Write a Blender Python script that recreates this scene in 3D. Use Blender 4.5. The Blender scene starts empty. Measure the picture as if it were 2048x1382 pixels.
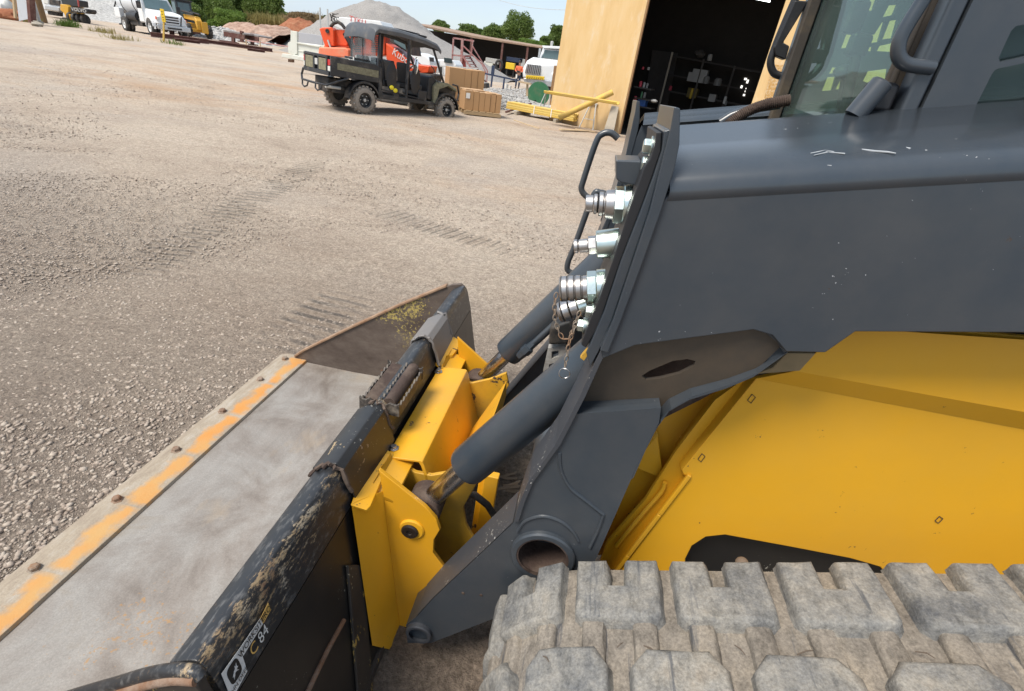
import bpy, bmesh, math, random
import numpy as np
from mathutils import Vector as V, Matrix, geometry, noise as mnoise
random.seed(7); np.random.seed(7)
S = bpy.context.scene
COL = S.collection

# ------------------------------------------------------------------ camera
FPX, CX, CY, CH = 990.0, 1024.0, 691.0, 1.70          # focal length and centre in photo pixels, eye height
_n = V((-256.0, 1723.0, FPX)).normalized()            # down, in camera axes (x right, y down, z forward)
def _frame(vx, vy=None):
    x = vx-CX
    y = -(x*_n.x+FPX*_n.z)/_n.y if vy is None else vy-CY
    Y = V((x, y, FPX)).normalized()
    Z = (-_n-(-_n.dot(Y))*Y).normalized()
    X = Y.cross(Z)
    return Matrix((X, Y, Z))
RW = _frame(1202)                                     # world axes
RL = _frame(1202, 189)                                # the loader's own axes (it stands slightly nose-down on the yard)
CAM = V((0, 0, CH))
cd = bpy.data.cameras.new('camera'); cam = bpy.data.objects.new('camera', cd); COL.objects.link(cam)
cd.sensor_width = 36; cd.lens = FPX/2048*36; cd.clip_end = 2000; cd.clip_start = .02
cr, cu, cf = RW.col[0], -RW.col[1], -RW.col[2]
cam.matrix_world = Matrix(((cr[0], cu[0], cf[0], 0), (cr[1], cu[1], cf[1], 0), (cr[2], cu[2], cf[2], CH), (0, 0, 0, 1)))
S.camera = cam

# ------------------------------------------------------------------ light
SUN_EL, SUN_AZ = math.radians(57), math.radians(-132)  # azimuth from +Y, negative is to the left
w = bpy.data.worlds.new('World'); S.world = w; w.use_nodes = True
wn = w.node_tree.nodes; wl = w.node_tree.links
bg = wn['Background']
sky = wn.new('ShaderNodeTexSky'); sky.sky_type = 'NISHITA'; sky.sun_disc = False
sky.sun_elevation = SUN_EL; sky.sun_rotation = SUN_AZ
sky.air_density = 1.0; sky.dust_density = 1.2; sky.ozone_density = 1.5
wtc = wn.new('ShaderNodeTexCoord'); wmp = wn.new('ShaderNodeMapping'); wmp.inputs['Scale'].default_value = (1, 1, 3.2)
wno = wn.new('ShaderNodeTexNoise'); wno.inputs['Scale'].default_value = 2.3; wno.inputs['Detail'].default_value = 7
wno.inputs['Roughness'].default_value = .62
wrp = wn.new('ShaderNodeValToRGB'); wrp.color_ramp.elements[0].position = .38; wrp.color_ramp.elements[1].position = .68
wrp.color_ramp.elements[0].color = (.55, .55, .55, 1); wrp.color_ramp.elements[1].color = (.95, .95, .95, 1)
wmx = wn.new('ShaderNodeMix'); wmx.data_type = 'RGBA'; wmx.inputs[7].default_value = (3.25, 3.8, 4.4, 1)   # thin high cloud
wl.new(wtc.outputs['Generated'], wmp.inputs[0]); wl.new(wmp.outputs[0], wno.inputs['Vector']); wl.new(wno.outputs[0], wrp.inputs[0])
wl.new(wrp.outputs[0], wmx.inputs[0]); wl.new(sky.outputs[0], wmx.inputs[6]); wl.new(wmx.outputs[2], bg.inputs[0])
bg.inputs[1].default_value = 0.115
sd = bpy.data.lights.new('sun', 'SUN'); sd.energy = 2.7; sd.angle = math.radians(22); sd.color = (1, .93, .83)
sun = bpy.data.objects.new('sun', sd); COL.objects.link(sun)
sdir = V((math.sin(SUN_AZ)*math.cos(SUN_EL), math.cos(SUN_AZ)*math.cos(SUN_EL), math.sin(SUN_EL)))
sun.rotation_euler = sdir.to_track_quat('Z', 'Y').to_euler(); sun.location = sdir*50
S.view_settings.view_transform = 'Standard'; S.view_settings.look = 'None'
S.view_settings.exposure = 0.92; S.view_settings.gamma = 1; S.view_settings.use_curve_mapping = False
S.render.engine = 'CYCLES'
S.cycles.max_bounces = 6; S.cycles.transparent_max_bounces = 8

# ------------------------------------------------------------------ pixel -> point on a real plane
class Fr:
    def __init__(s, R): s.R = R
    def ray(s, x, y): return s.R @ V((x-CX, y-CY, FPX))
    def Y(s, x, y, Y): r = s.ray(x, y); return CAM+r*(Y/r.y)
    def X(s, x, y, X): r = s.ray(x, y); return CAM+r*(X/r.x)
    def Z(s, x, y, Z): r = s.ray(x, y); return CAM+r*((Z-CH)/r.z)
    def P(s, x, y, p0, n): r = s.ray(x, y); return CAM+r*((p0-CAM).dot(n)/r.dot(n))
L, W = Fr(RL), Fr(RW)
def G(x, y, z=0.0): return W.Z(x, y, z)
M_LW = (RW @ RL.transposed()).to_4x4()
M_LW = Matrix.Translation(CAM) @ M_LW @ Matrix.Translation(-CAM)

# ------------------------------------------------------------------ mesh builder
class MB:
    def __init__(s): s.v = []; s.f = []
    def add(s, vs, fs):
        o = len(s.v); s.v += [tuple(p) for p in vs]; s.f += [tuple(i+o for i in f) for f in fs]; return s
    def box(s, c, d, R=None, t=1.0):
        pts = []
        for z in (-.5, .5):
            k = t if z > 0 else 1
            for x, y in ((-.5, -.5), (.5, -.5), (.5, .5), (-.5, .5)):
                q = V((x*d[0]*k, y*d[1]*k, z*d[2]))
                pts.append(V(c)+(R @ q if R else q))
        return s.add(pts, [(3, 2, 1, 0), (4, 5, 6, 7), (0, 1, 5, 4), (1, 2, 6, 5), (2, 3, 7, 6), (3, 0, 4, 7)])
    def bar(s, p, q, w, h, up=(0, 0, 1)):
        p, q = V(p), V(q); a = (q-p).normalized(); u = V(up)
        if abs(a.dot(u)) > .98: u = V((0, 1, 0))
        b = a.cross(u).normalized(); c = b.cross(a)
        R = Matrix((a, b, c)).transposed()
        return s.box((p+q)/2, ((q-p).length, w, h), R)
    def prism(s, pts, off, holes=()):
        pts = [V(p) for p in pts]; off = V(off); n = len(pts)
        if not holes:
            return s.add(pts+[p+off for p in pts], [tuple(range(n))[::-1], tuple(range(n, 2*n))]+[(i, (i+1) % n, n+(i+1) % n, n+i) for i in range(n)])
        loops = [pts]+[[V(p) for p in h] for h in holes]
        tri = geometry.tessellate_polygon(loops)
        al = [p for l in loops for p in l]; N = len(al)
        fs = [t for t in tri]+[tuple(i+N for i in t) for t in tri]
        o = 0
        for l in loops:
            m = len(l)
            fs += [(o+i, o+(i+1) % m, N+o+(i+1) % m, N+o+i) for i in range(m)]; o += m
        return s.add(al+[p+off for p in al], fs)
    def tube(s, path, r, n=10, caps=True, closed=False):
        path = [V(p) for p in path]; m = len(path); rs = r if isinstance(r, (list, tuple)) else [r]*m
        t0 = (path[1]-path[0]).normalized(); u = t0.orthogonal().normalized(); vs = []; fs = []
        for i, p in enumerate(path):
            a = path[i-1] if (i or closed) else p; b = path[(i+1) % m] if (i < m-1 or closed) else p
            t = (b-a).normalized(); u = (u-t*u.dot(t)).normalized(); b2 = t.cross(u)
            vs += [p+(u*math.cos(2*math.pi*k/n)+b2*math.sin(2*math.pi*k/n))*rs[i] for k in range(n)]
        for i in range(m if closed else m-1):
            j = (i+1) % m
            fs += [(i*n+k, i*n+(k+1) % n, j*n+(k+1) % n, j*n+k) for k in range(n)]
        if caps and not closed: fs += [tuple(range(n))[::-1], tuple((m-1)*n+k for k in range(n))]
        return s.add(vs, fs)
    def lathe(s, p0, axis, prof, n=24, caps=True, ph=0.0):
        p0 = V(p0); a = V(axis).normalized(); u = a.orthogonal().normalized(); b = a.cross(u); vs = []; fs = []
        for t, r in prof:
            vs += [p0+a*t+(u*math.cos(2*math.pi*k/n+ph)+b*math.sin(2*math.pi*k/n+ph))*max(r, 1e-4) for k in range(n)]
        for i in range(len(prof)-1):
            fs += [(i*n+k, i*n+(k+1) % n, (i+1)*n+(k+1) % n, (i+1)*n+k) for k in range(n)]
        if caps: fs += [tuple(range(n))[::-1], tuple((len(prof)-1)*n+k for k in range(n))]
        return s.add(vs, fs)
    def cyl(s, p, q, r, r2=None, n=16):
        p, q = V(p), V(q); return s.lathe(p, q-p, [(0, r), ((q-p).length, r if r2 is None else r2)], n)
    def ball(s, c, d, n=12, m=8, jit=0):
        vs = []; fs = []; c = V(c)
        for i in range(m+1):
            th = math.pi*i/m
            for k in range(n):
                ph = 2*math.pi*k/n
                q = V((math.sin(th)*math.cos(ph), math.sin(th)*math.sin(ph), math.cos(th)))
                if jit: q *= 1+jit*mnoise.noise(q*2+c)
                vs.append(c+V((q.x*d[0], q.y*d[1], q.z*d[2])))
        for i in range(m): fs += [(i*n+k, (i+1)*n+k, (i+1)*n+(k+1) % n, i*n+(k+1) % n) for k in range(n)]
        return s.add(vs, fs)
    def loft(s, loops, caps=True):
        n = len(loops[0]); vs = [p for l in loops for p in l]; fs = []
        for i in range(len(loops)-1): fs += [(i*n+k, i*n+(k+1) % n, (i+1)*n+(k+1) % n, (i+1)*n+k) for k in range(n)]
        if caps: fs += [tuple(range(n))[::-1], tuple((len(loops)-1)*n+k for k in range(n))]
        return s.add(vs, fs)
    def build(s, name, mat, parent=None, bevel=0.0, seg=2, ang=35, flip=None, clean=True):
        me = bpy.data.meshes.new(name)
        vs = s.v
        if flip is not None: vs = [(x, 2*flip-y, z) for x, y, z in vs]
        me.from_pydata(vs, [], s.f)
        if clean:
            bm = bmesh.new(); bm.from_mesh(me); bmesh.ops.remove_doubles(bm, verts=bm.verts, dist=1e-5)
            bmesh.ops.recalc_face_normals(bm, faces=bm.faces); bm.to_mesh(me); bm.free()
        me.materials.append(mat)
        if ang:
            me.shade_smooth(); me.set_sharp_from_angle(angle=math.radians(ang))
        o = bpy.data.objects.new(name, me); COL.objects.link(o)
        if parent is not None:
            o.parent = parent
            if 'base' in parent: o.location = -V(parent['base'])
        if bevel:
            b = o.modifiers.new('bevel', 'BEVEL'); b.width = bevel; b.segments = seg; b.limit_method = 'ANGLE'; b.angle_limit = math.radians(38)
            b.harden_normals = True
        return o
def lab(o, label, cat, group=None):
    o['label'] = label; o['category'] = cat
    if group: o['group'] = group
    return o
def empty(name, label, cat, loc=(0, 0, 0), rz=0, group=None):
    o = bpy.data.objects.new(name, None); COL.objects.link(o); o.location = loc; o.rotation_euler = (0, 0, rz)
    o.empty_display_size = .2
    return lab(o, label, cat, group)
def lthing(name, label, cat, base, group=None):        # a thing in the loader's axes: parts are given in those axes
    o = empty(name, label, cat, group=group); o.matrix_world = M_LW @ Matrix.Translation(V(base)); o['base'] = list(base); return o
def struct(o): o['kind'] = 'structure'; return o
def copy_tree(o, parent=None):
    c = o.copy(); COL.objects.link(c)
    if parent is not None: c.parent = parent
    for ch in list(o.children): copy_tree(ch, c)
    return c
def holed(pts, t, holes):
    """plate in an XZ plane with openings: pts at one Y, thickness t towards +Y"""
    c = bpy.data.curves.new('plate', 'CURVE'); c.dimensions = '2D'; c.fill_mode = 'BOTH'; c.extrude = t/2
    for lp in [pts]+list(holes):
        s = c.splines.new('POLY'); s.points.add(len(lp)-1); s.use_cyclic_u = True
        for q, p in zip(s.points, lp): q.co = (p[0], p[2], 0, 1)
    o = bpy.data.objects.new('plate', c); COL.objects.link(o); bpy.context.view_layer.update()
    me = bpy.data.meshes.new_from_object(o.evaluated_get(bpy.context.evaluated_depsgraph_get())); y0 = pts[0][1]+t/2
    mb = MB().add([(v.co.x, y0+v.co.z, v.co.y) for v in me.vertices], [tuple(f.vertices) for f in me.polygons])
    bpy.data.objects.remove(o); bpy.data.curves.remove(c); bpy.data.meshes.remove(me); return mb
def sm(pts, k=6):
    pts = [V(p) for p in pts]; out = []
    for i in range(len(pts)-1):
        a, b, c, d = pts[max(0, i-1)], pts[i], pts[i+1], pts[min(len(pts)-1, i+2)]
        for j in range(k):
            t = j/k; out.append(.5*((2*b)+(c-a)*t+(2*a-5*b+4*c-d)*t*t+(3*b-a-3*c+d)*t**3))
    return out+[pts[-1]]
def rnd(a, b): return a+(b-a)*random.random()
def text_mesh(name, txt, mat, parent, org, u, v, size, align='CENTER', squash=1.0, lift=.0015):
    c = bpy.data.curves.new('txt', 'FONT'); c.body = txt; c.size = 1.0; c.align_x = align; c.align_y = 'CENTER'; c.resolution_u = 3; c.extrude = 0.0
    t = bpy.data.objects.new('txt', c); COL.objects.link(t); bpy.context.view_layer.update()
    me = bpy.data.meshes.new_from_object(t.evaluated_get(bpy.context.evaluated_depsgraph_get()))
    bpy.data.objects.remove(t)
    u = V(u).normalized(); v = V(v); v = (v-u*v.dot(u)).normalized(); n = u.cross(v)
    for q in me.vertices: q.co = V(org)+u*(q.co.x*size*squash)+v*(q.co.y*size)+n*lift
    me.materials.clear(); me.materials.append(mat)
    o = bpy.data.objects.new(name, me); COL.objects.link(o)
    if parent is not None:
        o.parent = parent
        if 'base' in parent: o.location = -V(parent['base'])
    return o

# ------------------------------------------------------------------ materials
class NT:
    def __init__(s, name, coord='Object'):
        s.m = bpy.data.materials.new(name); s.m.use_nodes = True; s.t = s.m.node_tree; s.n = s.t.nodes
        s.b = s.n['Principled BSDF']; s.tc = s.n.new('ShaderNodeTexCoord'); s.co = s.tc.outputs[coord]
    def lk(s, a, b):
        if isinstance(a, (int, float)): b.default_value = a
        elif isinstance(a, (tuple, list)): b.default_value = tuple(a)+((1,) if len(a) == 3 and b.type == 'RGBA' else ())
        else: s.t.links.new(a, b)
    def map(s, scale=(1, 1, 1), rot=(0, 0, 0), loc=(0, 0, 0), src=None):
        m = s.n.new('ShaderNodeMapping'); m.inputs['Scale'].default_value = scale; m.inputs['Rotation'].default_value = rot; m.inputs['Location'].default_value = loc
        s.t.links.new(src or s.co, m.inputs[0]); return m.outputs[0]
    def noise(s, scale, detail=4, rough=.6, vec=None, dist=0):
        k = s.n.new('ShaderNodeTexNoise'); k.inputs['Scale'].default_value = scale; k.inputs['Detail'].default_value = detail
        k.inputs['Roughness'].default_value = rough; k.inputs['Distortion'].default_value = dist
        s.t.links.new(vec or s.co, k.inputs['Vector']); return k.outputs[0]
    def vor(s, scale, vec=None, feat='F1', out='Distance', rnd=1):
        k = s.n.new('ShaderNodeTexVoronoi'); k.feature = feat; k.inputs['Scale'].default_value = scale; k.inputs['Randomness'].default_value = rnd
        s.t.links.new(vec or s.co, k.inputs['Vector']); return k.outputs[out]
    def ramp(s, fac, els, interp='LINEAR'):
        r = s.n.new('ShaderNodeValToRGB'); r.color_ramp.interpolation = interp; e = r.color_ramp.elements
        while len(e) < len(els): e.new(.5)
        for k, (p, c) in zip(e, els):
            k.position = p; k.color = ((c, c, c, 1) if isinstance(c, (int, float)) else tuple(c)+(1,))
        s.lk(fac, r.inputs[0]); return r.outputs[0]
    def mix(s, fac, a, b, mode='MIX'):
        m = s.n.new('ShaderNodeMix'); m.data_type = 'RGBA'; m.blend_type = mode
        s.lk(fac, m.inputs[0]); s.lk(a, m.inputs[6]); s.lk(b, m.inputs[7]); return m.outputs[2]
    def math(s, op, a, b=0.0, c=0.0):
        m = s.n.new('ShaderNodeMath'); m.operation = op; s.lk(a, m.inputs[0]); s.lk(b, m.inputs[1])
        if len(m.inputs) > 2: s.lk(c, m.inputs[2])
        return m.outputs[0]
    def sep(s, src=None):
        k = s.n.new('ShaderNodeSeparateXYZ'); s.t.links.new(src or s.co, k.inputs[0]); return k.outputs
    def bump(s, h, strength=.3, dist=.01):
        k = s.n.new('ShaderNodeBump'); k.inputs['Strength'].default_value = strength; k.inputs['Distance'].default_value = dist
        s.t.links.new(h, k.inputs['Height']); s.t.links.new(k.outputs[0], s.b.inputs['Normal']); return s
    def set(s, col=None, rough=None, metal=None, **kw):
        if col is not None: s.lk(col, s.b.inputs['Base Color'])
        if rough is not None: s.lk(rough, s.b.inputs['Roughness'])
        if metal is not None: s.lk(metal, s.b.inputs['Metallic'])
        for k, v in kw.items(): s.lk(v, s.b.inputs[k.replace('_', ' ')])
        return s
def sc(c, k): return tuple(min(1, x*k) for x in c)
def simple(name, col, rough=.5, metal=0.0, var=.18, scale=6, dirt=None, damt=.0, dscale=3, bump=0.0, bscale=40, edge=None):
    """plain material with tonal drift, optional dust patches and fine relief"""
    t = NT(name)
    c = t.mix(t.noise(scale, 5, .65), sc(col, 1-var), sc(col, 1+var))
    if dirt:
        k = t.ramp(t.noise(dscale, 6, .7), [(.62-damt*.5, 0.0), (.78-damt*.4, 1.0)])
        c = t.mix(t.math('MULTIPLY', k, min(1, .35+damt)), c, dirt)
        t.set(c, t.mix(k, (rough,)*3, (.9,)*3), metal)
    else: t.set(c, rough, metal)
    if bump: t.bump(t.noise(bscale, 4, .6), bump, .01)
    return t.m
def chipped(name, col, rough, chipcol, amt=.5, cscale=18, spk=None, spkamt=.5, dust=None, dustamt=.3, var=.1, coat=0.0, stretch=(1, 1, 1)):
    """paint with small chips down to another colour, pale specks and faint dust"""
    t = NT(name)
    c = t.mix(t.noise(3.0, 5, .6), sc(col, 1-var), sc(col, 1+var))
    if dust:
        c = t.mix(t.math('MULTIPLY', t.ramp(t.noise(2.4, 6, .7), [(.4, 0.0), (.75, 1.0)]), dustamt), c, dust)
    if spk:
        v = t.noise(90, 3, .7); z = t.noise(5, 4, .6)
        k = t.math('GREATER_THAN', t.math('ADD', v, t.math('MULTIPLY', t.math('SUBTRACT', z, .5), .6)), .80-.12*spkamt)
        c = t.mix(t.math('MULTIPLY', k, .75), c, spk)
    a = t.noise(cscale, 7, .72, t.map(stretch)); b = t.noise(cscale*.22, 4, .6)
    k = t.ramp(t.math('ADD', a, t.math('MULTIPLY', t.math('SUBTRACT', b, .5), .9)), [(.80-.16*amt, 0.0), (.82-.16*amt, 1.0)])
    c = t.mix(k, c, chipcol)
    t.set(c, t.mix(k, (rough,)*3, (.75,)*3), 0.0)
    if coat: t.set(Coat_Weight=coat, Coat_Roughness=.22)
    t.bump(t.math('SUBTRACT', t.math('MULTIPLY', t.noise(220, 2, .5), .25), k), .12, .002)
    return t.m
M = {}
# ground
TRACKS = []
for (a_, b_) in (((560, 690), (690, 600)), ((300, 520), (620, 330)), ((760, 420), (1010, 500))):
    p_, q_ = G(*a_), G(*b_); d_ = (q_-p_).normalized(); TRACKS.append(((p_.x+q_.x)/2, (p_.y+q_.y)/2, d_.x, d_.y, (q_-p_).length*.7, .24))
def mk_ground():
    t = NT('yard_ground')
    st = t.map((.75, 1.15, 1), (0, 0, .35))
    a = t.noise(.55, 9, .72, st); b = t.noise(.22, 5, .6, None, .6); fine = t.noise(62, 6, .8); mid = t.noise(9, 7, .75); gr_ = t.noise(24, 6, .8)
    c = t.ramp(a, [(.28, (.31, .25, .20)), (.44, (.44, .365, .295)), (.58, (.505, .43, .352)), (.76, (.43, .375, .318))])
    c = t.mix(t.ramp(b, [(.48, 0.0), (.64, .55)]), c, (.39, .35, .315))
    s = t.sep()
    o = t.ramp(t.noise(.15, 6, .68, t.map((.6, 1.5, 1), (0, 0, .3), (3.1, 1.2, 0))), [(.52, 0.0), (.68, .62)])
    far = t.ramp(t.math('DIVIDE', s[1], 40.0), [(.06, 0.15), (.3, 1.0)])
    c = t.mix(t.math('MULTIPLY', o, far), c, (.47, .285, .15))
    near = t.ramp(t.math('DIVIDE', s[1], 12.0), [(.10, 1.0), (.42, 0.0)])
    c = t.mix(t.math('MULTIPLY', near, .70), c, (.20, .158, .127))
    c = t.mix(.8, c, t.ramp(fine, [(.3, (.38, .36, .34)), (.5, (.95, .94, .93)), (.7, (1.6, 1.58, 1.55))]), 'MULTIPLY')
    c = t.mix(.7, c, t.ramp(gr_, [(.32, (.55, .52, .50)), (.5, (1, 1, 1)), (.68, (1.4, 1.39, 1.37))]), 'MULTIPLY')
    c = t.mix(.5, c, t.ramp(mid, [(.3, (.68, .66, .64)), (.7, (1.25, 1.23, 1.2))]), 'MULTIPLY')
    t.set(c, .95, 0.0, Specular_IOR_Level=.2)
    h = t.math('ADD', t.math('MULTIPLY', fine, .5), t.math('ADD', t.math('MULTIPLY', mid, .8), t.math('MULTIPLY', gr_, .6)))
    for (x0, y0, ca, sa, ln_, wd) in TRACKS:                 # grouser prints of the loader's own tracks
        dx = t.math('SUBTRACT', s[0], x0); dy = t.math('SUBTRACT', s[1], y0)
        al = t.math('ADD', t.math('MULTIPLY', dx, ca), t.math('MULTIPLY', dy, sa)); ac = t.math('SUBTRACT', t.math('MULTIPLY', dy, ca), t.math('MULTIPLY', dx, sa))
        k = t.math('MULTIPLY', t.ramp(t.math('DIVIDE', t.math('ABSOLUTE', al), ln_), [(.6, 1.0), (1.0, 0.0)]), t.ramp(t.math('DIVIDE', t.math('ABSOLUTE', ac), wd), [(.7, 1.0), (1.0, 0.0)]))
        k = t.math('MULTIPLY', k, t.ramp(t.noise(2.2, 4, .6), [(.35, 0.0), (.55, 1.0)]))
        h = t.math('ADD', h, t.math('MULTIPLY', k, t.math('SINE', t.math('ADD', t.math('MULTIPLY', al, 58.0), t.math('MULTIPLY', mid, 2.5)))))
    t.bump(h, 1.0, .035); return t.m
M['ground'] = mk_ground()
def mk_stone():
    t = NT('gravel_stone')
    c = t.ramp(t.noise(31, 2, .5), [(.28, (.22, .168, .133)), (.42, (.315, .255, .208)), (.55, (.385, .322, .265)), (.68, (.45, .39, .325)), (.8, (.33, .27, .23))])
    c = t.mix(.4, c, t.ramp(t.noise(260, 3, .6), [(.3, .55), (.7, 1.3)]), 'MULTIPLY')
    t.set(c, .92, 0.0, Specular_IOR_Level=.25); return t.m
M['stone'] = mk_stone()
def mk_pile(name, cols, sc1=22):
    t = NT(name)
    c = t.ramp(t.noise(sc1, 5, .75), [(.3, cols[0]), (.5, cols[1]), (.7, cols[2])])
    c = t.mix(.35, c, t.ramp(t.noise(.35, 5, .6, t.map((1, 1, .3))), [(.3, .8), (.7, 1.15)]), 'MULTIPLY')
    t.set(c, .95, 0.0, Specular_IOR_Level=.15); t.bump(t.noise(sc1*.4, 6, .75), .8, .12); return t.m
M['pile'] = mk_pile('grey_aggregate', ((.20, .185, .175), (.285, .27, .255), (.37, .355, .34)), 9)
M['rubble'] = mk_pile('crushed_rock', ((.22, .21, .2), (.42, .41, .39), (.60, .58, .56)), 5)
M['berm'] = mk_pile('red_rubble', ((.20, .12, .09), (.36, .24, .185), (.48, .37, .30)), 2.2)
M['reddirt'] = mk_pile('red_dirt', ((.17, .06, .035), (.30, .12, .065), (.36, .19, .11)), 2.0)
# loader paints
GREY = (.031, .041, .053)
M['grey_top'] = chipped('grey_machine_paint_clean', GREY, .26, (.30, .31, .33), .06, 14, (.5, .5, .5), .1, (.115, .105, .095), .30, .12, .55)
M['grey'] = chipped('grey_machine_paint', GREY, .34, (.055, .04, .032), .12, 14, (.45, .46, .48), .14, (.115, .105, .095), .34, .14, .25)
M['grey_dirty'] = chipped('grey_paint_muddy', (.050, .041, .032), .6, (.034, .040, .052), .62, 4, (.4, .4, .4), .1, (.125, .088, .055), .8, .2)
M['grey_spk'] = chipped('grey_paint_chipped', (.04, .045, .055), .5, (.40, .38, .34), .48, 60, (.5, .48, .44), .55, (.10, .085, .07), .35, .15)
M['yellow'] = chipped('yellow_machine_paint', (.70, .35, .012), .42, (.13, .07, .03), .24, 70, (.85, .62, .2), .1, (.55, .32, .05), .30, .07, .0)
M['yellow_worn'] = chipped('yellow_paint_worn', (.72, .36, .012), .42, (.06, .045, .035), .56, 30, (.82, .58, .15), .2, (.42, .27, .08), .5, .12, 0, (1, 1, .5))
M['yellow_grease'] = chipped('yellow_paint_greasy', (.58, .32, .02), .5, (.05, .035, .025), 1.45, 12, None, 0, (.20, .12, .05), .8, .2)
M['black'] = chipped('black_bucket_paint', (.010, .010, .0105), .38, (.10, .066, .045), .42, 22, (.36, .34, .29), .34, (.05, .042, .033), .35, .2, 0, (1, 1, .22))
M['black_worn'] = chipped('black_paint_worn', (.016, .0165, .018), .36, (.36, .27, .16), .72, 30, (.44, .42, .38), .62, (.07, .065, .06), .5, .2, 0, (1, .3, 1))
M['black_scrape'] = chipped('black_paint_scraped', (.022, .02, .02), .55, (.42, .28, .07), 1.0, 40, (.4, .36, .25), .7, (.10, .075, .05), .6, .2, 0, (1, 1, .3))
M['plastic'] = simple('black_plastic', (.014, .014, .016), .5, 0, .25, 8, (.16, .13, .10), .12, 3)
M['hose'] = simple('rubber_hose', (.012, .012, .012), .6, 0, .3, 20, (.14, .11, .08), .3, 6)
def mk_chrome(name, col, r, var=.2, sc_=25):
    t = NT(name); t.set(t.mix(t.noise(sc_, 5, .6), sc(col, 1-var), sc(col, 1+var)), t.ramp(t.noise(18, 4), [(.3, r*.7), (.7, r*1.5)]), 1.0); return t.m
M['chrome'] = mk_chrome('polished_rod', (.60, .61, .64), .24)
M['steel'] = mk_chrome('machined_steel', (.46, .44, .43), .34, .3)
M['zinc'] = mk_chrome('zinc_plating', (.62, .70, .66), .30, .12, 14)
M['rust'] = simple('rust', (.17, .085, .045), .85, 0, .45, 14, (.30, .24, .19), .4, 8, .4, 60)
M['rust_dark'] = simple('dark_rust', (.055, .034, .026), .85, 0, .5, 10, (.16, .12, .09), .3, 6, .4, 60)
def mk_floor():
    t = NT('worn_bucket_steel'); s = t.sep()
    c = t.ramp(t.noise(3.2, 7, .68, None, .5), [(.3, (.135, .108, .088)), (.46, (.235, .205, .178)), (.6, (.298, .276, .25)), (.78, (.245, .20, .15))])
    c = t.mix(.55, c, t.ramp(t.noise(190, 3, .7), [(.3, .72), (.7, 1.22)]), 'MULTIPLY')
    r1 = t.ramp(t.math('ADD', t.noise(70, 4, .7), t.math('MULTIPLY', t.math('SUBTRACT', t.noise(2.3, 4, .6), .5), 1.1)), [(.76, 0.0), (.80, 1.0)])
    c = t.mix(t.math('MULTIPLY', r1, .7), c, (.36, .20, .07))
    sw = t.ramp(t.noise(9, 6, .7, t.map((.9, .10, 1), (0, 0, .5))), [(.42, .80), (.5, 1.0), (.62, 1.14)])
    c = t.mix(.35, c, sw, 'MULTIPLY')
    r2 = t.ramp(t.noise(2.6, 6, .65, t.map((1, .5, 1), (0, 0, .2), (4, 2, 0))), [(.56, 0.0), (.72, .65)])
    c = t.mix(r2, c, (.40, .30, .19))
    m = t.ramp(t.noise(1.7, 7, .75, t.map((1, .8, 1), (0, 0, 0), (1.3, 5.2, 0))), [(.66, 0.0), (.675, .8)])
    c = t.mix(m, c, (.26, .225, .175))
    t.set(c, .55, .12); t.bump(t.noise(120, 4, .7), .18, .003); return t.m
M['floor'] = mk_floor()
def mk_edge():
    t = NT('rusty_cutting_edge'); s = t.sep()       # bolts every 0.305 m along Y, rust flats between them
    n = t.noise(9, 5, .65); nn = t.math('MULTIPLY', t.math('SUBTRACT', n, .5), .16)
    ph = t.math('FRACT', t.math('DIVIDE', t.math('ADD', s[1], .046), .30))
    yy = t.math('ABSOLUTE', t.math('SUBTRACT', ph, .52))
    ym = t.ramp(t.math('ADD', yy, t.math('MULTIPLY', nn, 1.2)), [(.42, 1.0), (.50, 0.0)])
    xx = t.math('ABSOLUTE', t.math('SUBTRACT', t.math('ADD', s[0], nn), -1.452))
    xm = t.ramp(xx, [(.018, 1.0), (.048, 0.0)])
    c = t.ramp(t.noise(26, 6, .7, t.map((1, .3, 1))), [(.3, (.23, .18, .135)), (.5, (.31, .255, .19)), (.7, (.37, .33, .28))])
    c = t.mix(.4, c, t.ramp(t.noise(200, 3, .7), [(.3, .6), (.7, 1.3)]), 'MULTIPLY')
    k = t.math('MULTIPLY', t.math('MULTIPLY', xm, ym), .92)
    c = t.mix(k, c, t.ramp(t.noise(6, 5, .6), [(.3, (.52, .21, .035)), (.7, (.47, .27, .09))]))
    t.set(c, .8, 0.0); t.bump(t.noise(90, 5, .7), .3, .004); return t.m
M['edge'] = mk_edge()
def mk_sidein():
    t = NT('scoured_side_plate')
    c = t.ramp(t.noise(4, 7, .7, t.map((1, 1, 2), (0, .5, 0))), [(.3, (.055, .038, .030)), (.5, (.105, .08, .065)), (.7, (.16, .132, .11))])
    s = t.sep()
    a = t.ramp(t.math('ADD', t.noise(55, 6, .75), t.math('MULTIPLY', t.math('SUBTRACT', t.noise(2.1, 3, .5, t.map((1, 1, 1), (0, 0, 0), (.2, 0, 1.7))), .5), 1.3)), [(.63, 0.0), (.69, 1.0)])
    zz = t.ramp(s[2], [(.28, 0.0), (.42, 1.0)])
    c = t.mix(t.math('MULTIPLY', a, zz), c, (.42, .33, .10))
    c = t.mix(t.ramp(t.noise(6, 6, .7, t.map((1, 1, 1), (0, 0, 0), (5, 1, 2))), [(.64, 0.0), (.70, .8)]), c, (.33, .14, .04))
    t.set(c, .6, .1); t.bump(t.noise(100, 4, .7), .2, .003); return t.m
M['sidein'] = mk_sidein()
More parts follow.
